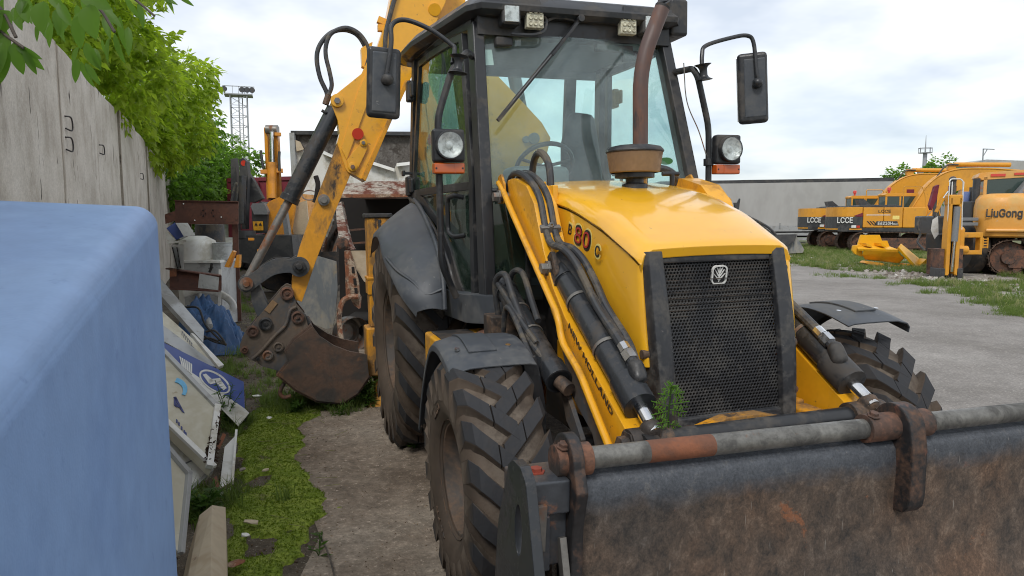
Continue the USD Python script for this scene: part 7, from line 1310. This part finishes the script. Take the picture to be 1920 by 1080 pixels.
p4('end_ear', [(1604, 461), (1620, 459), (1622, 482), (1608, 477), (1603, 470)], .2, .3, r=.02)
put('side_wing', hull(np.array([((a - 1672) * S4, y, 1.53 - (b_ - 410) * S4) for a, b_, y in ((1681, 463, -.05), (1697, 457, .3), (1733, 485, .3), (1716, 503, -.2), (1712, 505, -.15), (1680, 466, .0))])), MT['bright_yellow'], at_, False)
p4('wing_edge', [(1733, 485), (1741, 487), (1720, 504), (1715, 503)], -.1, .25)
for pts in ([(1619, 493), (1624, 489), (1652, 493), (1656, 499), (1640, 499)], [(1663, 500), (1667, 496), (1690, 498), (1692, 503), (1680, 504)], [(1692, 504), (1697, 494), (1704, 494), (1700, 505)]): p4('skid', pts, -.1, .3, 'exc', .01)
for pts in ([(1624, 456), (1634, 460), (1637, 464), (1627, 462)], [(1652, 456), (1660, 460), (1664, 464), (1655, 462)]): p4('rib', pts, .1, .5)
p4('spare_plate', [(1735, 496), (1758, 488), (1758, 500), (1742, 503)], .6, .65)
# loader glimpsed behind the hood
K0 = at(1390, 478, D=29) * (1, 1, 0); lk_ = thing('yellow_loader', 'yellow loader partly hidden by the hood with black arm and bucket on the grass', 'loader', K0)
def k_(nm, m, mat, smooth=30): return put(nm, shift(m, -K0), MT[mat], lk_, smooth)
k_('cab_roof', pl([(1325, 372), (1332, 367), (1368, 370), (1372, 375), (1370, 380), (1325, 378)], 28.5, 1.4), 'exc', False); k_('cab_glass', pl([(1330, 379), (1366, 380), (1374, 395), (1378, 430), (1330, 430)], 28.7, 1.2), 'cab_dark', False); k_('cab_body', pl([(1330, 415), (1400, 415), (1400, 455), (1330, 455)], 28.6, 1.3), 'exc', False)
k_('mirror', pl([(1376, 380), (1382, 380), (1386, 372), (1388, 373), (1386, 392), (1380, 396)], 28.3, .1), 'charcoal', False)
k_('loader_arm', pl([(1390, 402), (1404, 404), (1440, 430), (1462, 447), (1464, 462), (1450, 462), (1430, 445), (1392, 412)], 28.2, .3), 'charcoal', False)
k_('arm_hose', tube([at(px, py, D=28) for px, py in ((1395, 404), (1415, 412), (1440, 426), (1455, 440))], .05, 8, 's'), 'hose')
k_('bucket', hull(np.array([at(*p, D=D) for p in ((1450, 442), (1492, 440), (1496, 448), (1508, 468), (1505, 474), (1462, 476)) for D in (28.4, 29.8)])), 'weathered', False); k_('bucket_back', hull(np.array([at(*p, D=D) for p in ((1450, 440), (1494, 439), (1490, 452), (1466, 470), (1452, 460)) for D in (28.2, 28.3)])), 'charcoal', False)
k_('wheel', cat_([cyl(at(1350, 460, D=28.5) * (1, 1, 0) + (0, 0, .6), at(1350, 460, D=28.9) * (1, 1, 0) + (0, 0, .6), .6, 22)]), 'dark')
# curtain-side trailer
T0 = at(1480, 440, D=44) * (1, 1, 0); tr = thing('semi_trailer', 'long grey curtain-side semi trailer standing across the back of the yard', 'trailer', T0)
def t_(nm, pts, D, th, mat): return put(nm, shift(pl(pts, D, th), -T0), MT[mat], tr, False)
t_('curtain', [(1240, 346), (1672, 340), (1672, 425), (1240, 428)], 44, 2.5, 'trailer'); t_('top_rail', [(1238, 340), (1676, 333), (1676, 340), (1238, 347)], 43.9, 2.7, 'charcoal'); t_('bottom_rail', [(1238, 425), (1676, 422), (1676, 432), (1238, 436)], 43.9, .2, 'pale_alu')
for k in range(9): x = 1262 + k * 50; t_('curtain_strap', [(x, 418), (x + 1.2, 418), (x + 1.2, 429), (x, 429)], 43.85, .05, 'mid_grey')
for y in (437, 446): t_('side_guard', [(1400, y), (1640, y - 1), (1640, y + 4), (1400, y + 5)], 43.9, .08, 'pale_alu')
t_('underbody', [(1240, 432), (1672, 430), (1672, 444), (1240, 446)], 44.6, 1.2, 'soot')
for x in (1300, 1345, 1390, 1640): put('trailer_wheel', shift(cyl(at(x, 455, D=44) * (1, 1, 0) + (0, 0, .5), at(x, 455, D=44.4) * (1, 1, 0) + (0, 0, .5), .5, 20), -T0), MT['dark'], tr)
# far masts, building, treetops
pm = at(1733, 318, D=95); pt = thing('telecom_mast', 'slim grey communication mast with round platform far behind the excavators', 'mast', pm * (1, 1, 0)); sc = 95 / F_PX; zt = lambda py: 1.53 - (py - 410) * sc
put('shaft', lathe([(.36, 0), (.26, zt(288)), (.1, zt(286)), (.06, zt(270)), (.02, zt(255))], (0, 0, 0), (0, 0, 1), 12), MT['galv'], pt); put('platform', cat_([cyl((0, 0, zt(288)), (0, 0, zt(287)), .85, 14)] + [cyl((.8 * math.cos(a), .8 * math.sin(a), zt(287)), (.8 * math.cos(a), .8 * math.sin(a), zt(278)), .04, 5) for a in np.arange(8) * .785] + [tube([(.8 * math.cos(a), .8 * math.sin(a), zt(279)) for a in np.linspace(0, 6.28, 17)], .04, 5)]), MT['galv'], pt)
fb0 = at(1890, 320, D=80) * (1, 1, 0); fbd = thing('far_building', 'low pale flat-roofed building beyond the excavators at the right edge', 'building', fb0)
put('wall', shift(pl([(1830, 308), (1850, 301), (2000, 306), (2000, 440), (1830, 440)], 80, 12), -fb0), MT['trailer'], fbd, False); put('roof', shift(pl([(1828, 304), (1850, 299), (2002, 304), (2002, 308), (1830, 309)], 79.8, 12.5), -fb0), MT['pale_alu'], fbd, False)
for k in range(4): put('window', shift(pl([(1862 + k * 22, 322), (1872 + k * 22, 322), (1872 + k * 22, 345), (1862 + k * 22, 345)], 79.9, .06), -fb0), MT['cab_dark'], fbd, False)
gpx = at(1842, 310, D=78) * (1, 1, 0); gp_ = thing('pipe_gantry', 'thin steel gantry arm standing on the far flat roof', 'gantry', gpx); zg = lambda py: 1.53 - (py - 410) * 78 / F_PX
put('post', cat_([bx(-.05, .05, -.05, .05, 0, zg(280)), bx(-.05, 1.6, -.05, .05, zg(281), zg(279.5))]), MT['galv'], gp_); put('brace', bar([(0, 0, zg(294)), (.55, 0, zg(281))], .07, .07), MT['galv'], gp_)
for k, (px, py, D, lb) in enumerate(((1690, 330, 60, 'small dark treetop showing over the rear excavator boom'), (1765, 312, 62, 'feathery treetop beside the slim communication mast'))):
    b0 = at(px, py, D=D); tree('far_tree', lb, b0 * (1, 1, 0), [([(0, 0, 0), (0, 0, b0[2] * .5), (0, 0, b0[2])], .2, .05)], [((0, 0, b0[2] - .3), (1.4, 1.0, 1.0), 900), ((.5, .3, b0[2] - 1.5), (1.8, 1.5, 1.2), 900)], MT['leaf_mid'], 60 + k, size=(.25, .4), spray=.5)

# ================================================================== GROUND COVER AND SMALL WEEDS
def point_instancer(name, proto_mesh, mat, pos, scale, label, kind='stuff', tilt=.25, seed=0):
    path = numbered('/World', name); pi = UsdGeom.PointInstancer.Define(stage, path); g = np.random.default_rng(seed)
    protos = proto_mesh if isinstance(proto_mesh, list) else [proto_mesh]
    for k, pm in enumerate(protos): usdkit.mesh(stage, f'{path}/protos/proto_{k:03d}', pm, mat, smooth=False)
    pi.CreatePrototypesRel().SetTargets([Sdf.Path(f'{path}/protos/proto_{k:03d}') for k in range(len(protos))])
    n = len(pos); pi.CreateProtoIndicesAttr(Vt.IntArray.FromNumpy(g.integers(0, len(protos), n).astype(np.int32))); pi.CreatePositionsAttr(Vt.Vec3fArray.FromNumpy(np.asarray(pos, np.float32)))
    pi.CreateScalesAttr(Vt.Vec3fArray.FromNumpy(np.asarray(scale, np.float32)[:, None] * np.ones((1, 3), np.float32)))
    a = g.uniform(0, 2 * math.pi, n); tx, ty = g.normal(0, tilt, n), g.normal(0, tilt, n); q = np.c_[np.cos(a / 2), tx / 2, ty / 2, np.sin(a / 2)]; q /= np.linalg.norm(q, axis=1)[:, None]
    pi.CreateOrientationsAttr(Vt.QuathArray([Gf.Quath(*map(float, x)) for x in q]))
    tag(pi, label, None, None, kind); return pi
MT['moss'] = leaf_mat('moss_green', (.085, .125, .008), (.15, .20, .012), (.24, .265, .03))
MT['moss_bed'] = worn('moss_bed', (.115, .165, .01), (.165, .21, .02), .5, 8, .95, fine=.35, bump=1.0, bevel=0, dirt2=(.08, .06, .035), amount2=.16, scale2=3.5, bumpscale=70)
MT['grass'] = leaf_mat('grass_green', (.09, .13, .03), (.16, .21, .05), (.28, .29, .12))
MT['dry_grass'] = leaf_mat('dry_grass', (.2, .2, .09), (.3, .28, .13), (.4, .36, .2))
MT['weed'] = leaf_mat('weed_green', (.05, .10, .018), (.09, .16, .025), (.15, .23, .04))
def blades(n, h, w, spread, seed, lean=.5):
    g = np.random.default_rng(seed); V, Fc = [], []
    for k in range(n):
        a = g.uniform(0, 6.28); b0 = np.array([g.normal(0, spread), g.normal(0, spread), 0]); hh = h * g.uniform(.5, 1.1); d = np.array([math.cos(a), math.sin(a), 0]); s = np.array([-d[1], d[0], 0]) * w; l = lean * g.uniform(.2, 1.2)
        p = [b0, b0 + d * hh * l * .35 + (0, 0, hh * .6), b0 + d * hh * l + (0, 0, hh * (1 - .25 * l))]; i = len(V)
        V += [p[0] - s, p[0] + s, p[1] - s * .7, p[1] + s * .7, p[2]]; Fc += [[i, i + 1, i + 3], [i, i + 3, i + 2], [i + 2, i + 3, i + 4]]
    return M(V, Fc)
# moss: a low cushion with a ragged edge, grown over the soil and the path edge
mpoly = Polygon([gp(*p) for p in ((424, 1080), (424, 960), (445, 905), (450, 820), (470, 772), (520, 745), (600, 748), (598, 775), (555, 800), (572, 815), (552, 850), (562, 880), (575, 905), (610, 925), (618, 960), (585, 985), (575, 1010), (560, 1040), (530, 1080), (500, 1180), (424, 1180))])
x0, y0, x1, y1 = mpoly.bounds; st_ = .014; xs_m = np.arange(x0 - .1, x1 + .1, st_); ys_m = np.arange(y0 - .1, y1 + .1, st_ * 1.4)
XX, YY = np.meshgrid(xs_m, ys_m, indexing='ij'); import shapely
inside = shapely.distance(shapely.points(XX, YY), mpoly.exterior) * np.where(shapely.contains_xy(mpoly, XX, YY), 1, -1)
nz = meshkit.fbm(np.stack([XX * 9, YY * 7, XX * 0], -1), 4, 3); nz2 = meshkit.fbm(np.stack([XX * 40, YY * 32, XX * 0 + 5], -1), 3, 8); nz3 = meshkit.fbm(np.stack([XX * 3.2, YY * 2.6, XX * 0 + 9], -1), 4, 12)
mask = np.clip((inside + (nz - .5) * .16 + .02) / .05, -1, 1) - 1.6 * np.clip((nz3 - .71) / .05, 0, 1)
H = slope(XX) + .006 + np.where(mask > 0, np.minimum(mask, 1) * (.006 + .009 * nz2 + .006 * nz), -.03)
mo = grid(np.stack([XX, YY, H], -1)); keep = (mask.reshape(-1)[mo.faces] > -.2).any(1); mo = M(mo.vertices, mo.faces[keep]); mo.remove_unreferenced_vertices()
if mo.face_normals[:, 2].mean() < 0: mo.invert()
put('moss', mo, MT['moss_bed'], None, True, 'bright green moss strip along the scrap pile and concrete path', kind='stuff')
g = np.random.default_rng(21); sel = np.argwhere(mask > .3); sel = sel[g.choice(len(sel), min(26000, len(sel)), replace=False)]
pos = np.c_[XX[sel[:, 0], sel[:, 1]] + g.uniform(-.007, .007, len(sel)), YY[sel[:, 0], sel[:, 1]] + g.uniform(-.01, .01, len(sel)), H[sel[:, 0], sel[:, 1]] - .003]
point_instancer('moss_shoots', [blades(9, .009, .0016, .006, s, 1.0) for s in (1, 2, 3)], MT['moss'], pos, g.uniform(.6, 1.5, len(pos)), 'fine moss shoots covering the green strip', seed=4)
# bits of litter lying on soil, moss and path
def scatter(poly, n, g):
    x0, y0, x1, y1 = poly.bounds; out = []
    while len(out) < n:
        p = g.uniform((x0, y0), (x1, y1), (n * 2, 2)); out += list(p[shapely.contains_xy(poly, p[:, 0], p[:, 1])])
    return np.array(out[:n])
leftstrip = Polygon([gp(*p) for p in ((300, 1080), (340, 900), (420, 640), (480, 545), (560, 600), (600, 740), (640, 780), (640, 1080))])
p = scatter(leftstrip, 2600, g); stone = [hull(_ball[:20] * g.uniform(.5, 1, (1, 3)) + g.normal(0, .12, (20, 3))) for _ in range(4)]
MT['pebble'] = leaf_mat('pebble', (.14, .115, .09), (.26, .23, .2), (.42, .4, .37))
MT['pebble'] = material('pebbles', {'oi': ('object_info', {}), 'r': ('rgb_ramp', {'ramp': [(0, (.13, .105, .085)), (.6, (.26, .23, .2)), (1, (.42, .40, .37))]}), 'p': ('principled_bsdf', {'roughness': .9})}, [('oi.random', 'r.fac'), ('r.color', 'p.base_color')], 'p.BSDF')
MT['crumb'] = material('crumbs', {'oi': ('object_info', {}), 'r': ('rgb_ramp', {'ramp': [(0, (.05, .035, .022)), (.6, (.11, .075, .045)), (1, (.22, .16, .10))]}), 'p': ('principled_bsdf', {'roughness': .9})}, [('oi.random', 'r.fac'), ('r.color', 'p.base_color')], 'p.BSDF')
point_instancer('soil_crumbs', stone, MT['crumb'], np.c_[p, slope(p[:, 0]) + .004], g.uniform(.003, .010, len(p)) , 'dark crumbs and leaf bits on the soil by the moss', seed=5, tilt=1)
p = scatter(pathp.buffer(0).intersection(sbox(-1.9, -1.6, .3, 4)), 3000, g)
point_instancer('path_grit', stone, MT['crumb'], np.c_[p, slope(p[:, 0]) + .0085], g.uniform(.0015, .005, len(p)), 'small grit lying on the worn concrete path', seed=6, tilt=1)
tw = []
for k in range(260):
    q_ = scatter(leftstrip, 1, g)[0]; a = g.uniform(0, 3.14); l = g.uniform(.03, .13); z = float(slope(q_[0])) + .035; tw.append(cyl((q_[0], q_[1], z), (q_[0] + l * math.cos(a), q_[1] + l * math.sin(a), z + g.uniform(-.015, .01)), .0016, 5))
put('dry_twigs', cat_(tw), MT['dry_grass'], None, False, 'dry grass stalks scattered over the moss', kind='stuff')
for k, (px, py, s, m_, lb, ct) in enumerate(((482, 742, .05, 'white_sign', 'pale flat chip of plaster lying on soil below the coupler', 'debris chip'), (505, 783, .035, 'white_sign', 'white scrap of paper at the top edge of the moss', 'paper scrap'), (455, 880, .03, 'pebble', 'grey stone in the moss beside the white channel', 'stone'), (498, 881, .03, 'beige_board', 'small brown leaf in the middle of the moss', 'leaf'), (460, 1003, .03, 'white_sign', 'white shell-like chip in the moss near the foam beam', 'debris chip'), (470, 978, .05, 'beige_board', 'curled pale leaf on the moss near the foam beam', 'leaf'), (440, 1056, .05, 'wreck', 'rusty orange strip lying beside the foam beam', 'scrap iron'))):
    q_ = at(px, py, Z=.03); put('ground_scrap', shift(turn(hull(_ball[:24] * np.array([s, s * .5, .008]) + g.normal(0, s * .08, (24, 3)) * (1, 1, .1)), g.uniform(0, 180)), q_), MT[m_], None, False, lb, ct)
# grass and weeds along the left
tufts = [blades(22, .16, .0035, .03, s, .8) for s in (11, 12, 13)]
spots = []
for px, py, sp, n in ((555, 757, .14, 60), (600, 752, .12, 40), (650, 760, .12, 30), (668, 745, .12, 45), (690, 735, .12, 45), (520, 745, .12, 20), (440, 580, .2, 60), (430, 640, .12, 25), (425, 690, .14, 35), (400, 940, .10, 45), (375, 950, .08, 25), (440, 800, .08, 22), (430, 560, .25, 60), (425, 780, .1, 20), (470, 660, .12, 25), (490, 700, .16, 26), (500, 720, .12, 16), (560, 600, .3, 40), (440, 540, .5, 90), (405, 500, .8, 60), (640, 700, .1, 12)):
    c = at(px, py, Z=0.0)
    for k in range(n): spots.append((c[0] + g.normal(0, sp), c[1] + g.normal(0, sp * 1.3), float(slope(c[0]))))
point_instancer('grass_tufts', tufts, MT['grass'], np.array(spots), g.uniform(.35, 1.0, len(spots)), 'grass tufts along the scrap pile and under the digging bucket', seed=9)
def weed(name, label, base, h, n, leaf, seed, mat='weed', sway=.15):
    g = np.random.default_rng(seed); t = thing(name, label, 'plant', base)
    for s in range(n):
        a = g.uniform(0, 6.28); top = np.array([math.cos(a) * sway * g.uniform(.2, 1), math.sin(a) * sway * g.uniform(.2, 1), h * g.uniform(.6, 1)]); path = spline(np.array([(0, 0, 0), top * .5 * (.6, .6, 1.1), top]), 8)
        put('stem', tube(path, .0025, 5), MT['weed'], t, True)
        k = int(26 * h / .3); i = g.integers(1, len(path), k); P0 = path[i]; D = np.c_[g.normal(0, 1, (k, 2)), g.uniform(.1, .7, k)]; D /= np.linalg.norm(D, axis=1)[:, None]; L = leaf * g.uniform(.6, 1.2, k) * (1.15 - .6 * P0[:, 2] / h)
        put('foliage', leaves(P0, D, L, L * .13, seed=seed + s), MT[mat], t, False)
    return t
for k, (px, py, h, n, lf, lb) in enumerate(((662, 752, .42, 6, .07, 'tall feathery weed with seed heads against the rusty digging bucket'), (690, 760, .30, 7, .09, 'bushy green weed at the foot of the stabiliser leg'), (555, 770, .16, 8, .09, 'low green weed under the bucket hook'), (425, 800, .38, 5, .06, 'thin tall weed growing by the corner of the blue sign'), (385, 965, .2, 8, .10, 'leafy weed growing between the foam beam and the cream sign'), (598, 1035, .07, 3, .07, 'small flat plant creeping onto the concrete path'), (776, 838, .2, 5, .07, 'small green plant growing between the front and rear wheels'), (640, 775, .12, 4, .06, 'low weed on the concrete in front of the digging bucket'))):
    b_ = at(px, py, Z=0.0); weed('weed_plant', lb, (b_[0], b_[1], float(slope(b_[0]))), h, n, lf, 70 + k)
for px, py, D in ((598, 1035, 0),):
    r0 = at(px, py, Z=.012); put('root', tube([at(*q_, Z=.014) for q_ in ((598, 1000), (612, 1030), (622, 1060), (628, 1085))], .004, 6, 's'), MT['bark'], None, True, 'thin brown root running down the concrete path', 'root')
# fern-leaved plant growing on the loader in front of the grille
fb_ = T(1254, 806, Y=-.62); fp = thing('fern_plant', 'fern-leaved green plant sprouting on the loader in front of the grille', 'plant', at(1254, 806, Y=-.62 ))
o_ = at(1254, 806, Y=-.62)
def frond(base, tip, n, L, seed):
    g = np.random.default_rng(seed); base, tip = np.array(base), np.array(tip); d = (tip - base); ln_ = np.linalg.norm(d); d /= ln_; sd = np.cross(d, -BW[1]); sd /= np.linalg.norm(sd); P0, D, Ls = [], [], []
    for i in range(n):
        u = (i + 1) / n; p_ = base + (tip - base) * u - np.array([0, 0, .02]) * u * u; l = L * math.sin(math.pi * min(u * .75 + .2, 1)) * (1.15 - u * .5)
        for s in (-1, 1):
            dd = d * .55 + sd * s + g.normal(0, .12, 3); dd /= np.linalg.norm(dd); P0.append(p_); D.append(dd); Ls.append(l)
            for q_ in (.35, .65): 
                for s2 in (-1, 1): e = dd * .7 + np.cross(dd, -BW[1]) * s2 * .7; e /= np.linalg.norm(e); P0.append(p_ + dd * l * q_); D.append(e); Ls.append(l * .35)
    Ls = np.array(Ls); return cat_([leaves(np.array(P0), np.array(D), Ls, Ls * .16, seed=seed), tube([base, (base + tip) / 2, tip], .0018, 5)])
MT['fern'] = leaf_mat('fern_green', (.11, .22, .03), (.18, .32, .05), (.27, .40, .09))
stem_pts = [at(*p, Y=-.62) - o_ for p in ((1254, 806), (1253, 780), (1257, 745), (1258, 722))]; put('stem', tube(stem_pts, .003, 6, 's'), MT['weed'], fp, True)
for k, (b0, t0) in enumerate((((1255, 762), (1221, 752)), ((1255, 770), (1222, 778)), ((1256, 758), (1293, 752)), ((1256, 768), (1288, 772)), ((1257, 740), (1272, 722)), ((1257, 742), (1234, 738)), ((1256, 735), (1246, 718)), ((1258, 735), (1284, 735)), ((1255, 790), (1232, 794)), ((1255, 795), (1278, 800)), ((1256, 726), (1262, 716)))):
    put('frond', frond(at(*b0, Y=-.62) - o_, at(*t0, Y=-.62 - .04 * (k % 3 - 1)) - o_, 6, .026, 90 + k), MT['fern'], fp, False)
put('dry_leaf', hull(_ball[:20] * (.03, .02, .012) + (.0, .02, -.005)), MT['rust_orange'], fp, False)
# verge on the right: gravel, stones, grass
verge = Polygon(edge + [(11, 4.5), (26, 9), gp(1920, 470), gp(1700, 462), gp(1450, 460), gp(1380, 470)]).buffer(0)
sheet('verge', verge.buffer(.6), .002, MT['gravel_bed'], 3.0, label='gravel verge beside the asphalt')
g = np.random.default_rng(77); p = scatter(verge, 26000, g); nn_ = meshkit.fbm(np.c_[p * .55, p[:, :1] * 0], 4, 5); dE = shapely.distance(shapely.points(p), shapely.LineString(edge))
kp = (nn_ + np.clip((dE - 1.2) * .05, -.15, .14) > .455); pg_ = p[kp]
point_instancer('verge_grass', [blades(20, .17, .006, .07, s, .9) for s in (31, 32, 33)], MT['grass'], np.c_[pg_, np.full(len(pg_), .02)], g.uniform(.35, 1.05, len(pg_)), 'patchy grass on the gravel verge by the excavators', seed=12)
kd = g.uniform(size=len(p)) < .16; pd_ = p[kd & kp]; point_instancer('verge_dry_grass', [blades(16, .2, .006, .07, s, .9) for s in (41, 42)], MT['dry_grass'], np.c_[pd_, np.full(len(pd_), .02)], g.uniform(.5, 1.1, len(pd_)), 'dry yellow grass stalks among the verge grass', seed=13)
p = scatter(verge, 9000, g); d2 = shapely.distance(shapely.points(p), shapely.LineString(edge)); nn_ = meshkit.fbm(np.c_[p * .4, p[:, :1] * 0 + 3], 3, 15); p = p[(np.abs(d2 - 1.9 - (nn_ - .5) * 3) < .75) | (g.uniform(size=len(p)) < .06)]
point_instancer('verge_stones', stone, MT['pebble'], np.c_[p, np.full(len(p), .03)], g.uniform(.03, .085, len(p)), 'loose grey stones along the verge', seed=14, tilt=1)
sp_ = []
for px, py, s, n in ((1590, 521, .25, 30), (1640, 524, .2, 16), (1745, 552, .15, 22), (1800, 553, .12, 10), (1860, 572, .25, 40), (1905, 590, .3, 40), (1560, 518, .3, 14), (1680, 535, .2, 12), (1720, 535, .1, 14), (1905, 595, .1, 10), (1520, 500, .3, 20)):
    c = at(px, py, Z=0.0)
    for k in range(n): sp_.append((c[0] + g.normal(0, s), c[1] + g.normal(0, s * .7), .012))
point_instancer('asphalt_edge_grass', [blades(20, .13, .005, .06, s, .9) for s in (51, 52)], MT['grass'], np.array(sp_), g.uniform(.5, 1.1, len(sp_)), 'small grass tufts along the asphalt edge', seed=15)
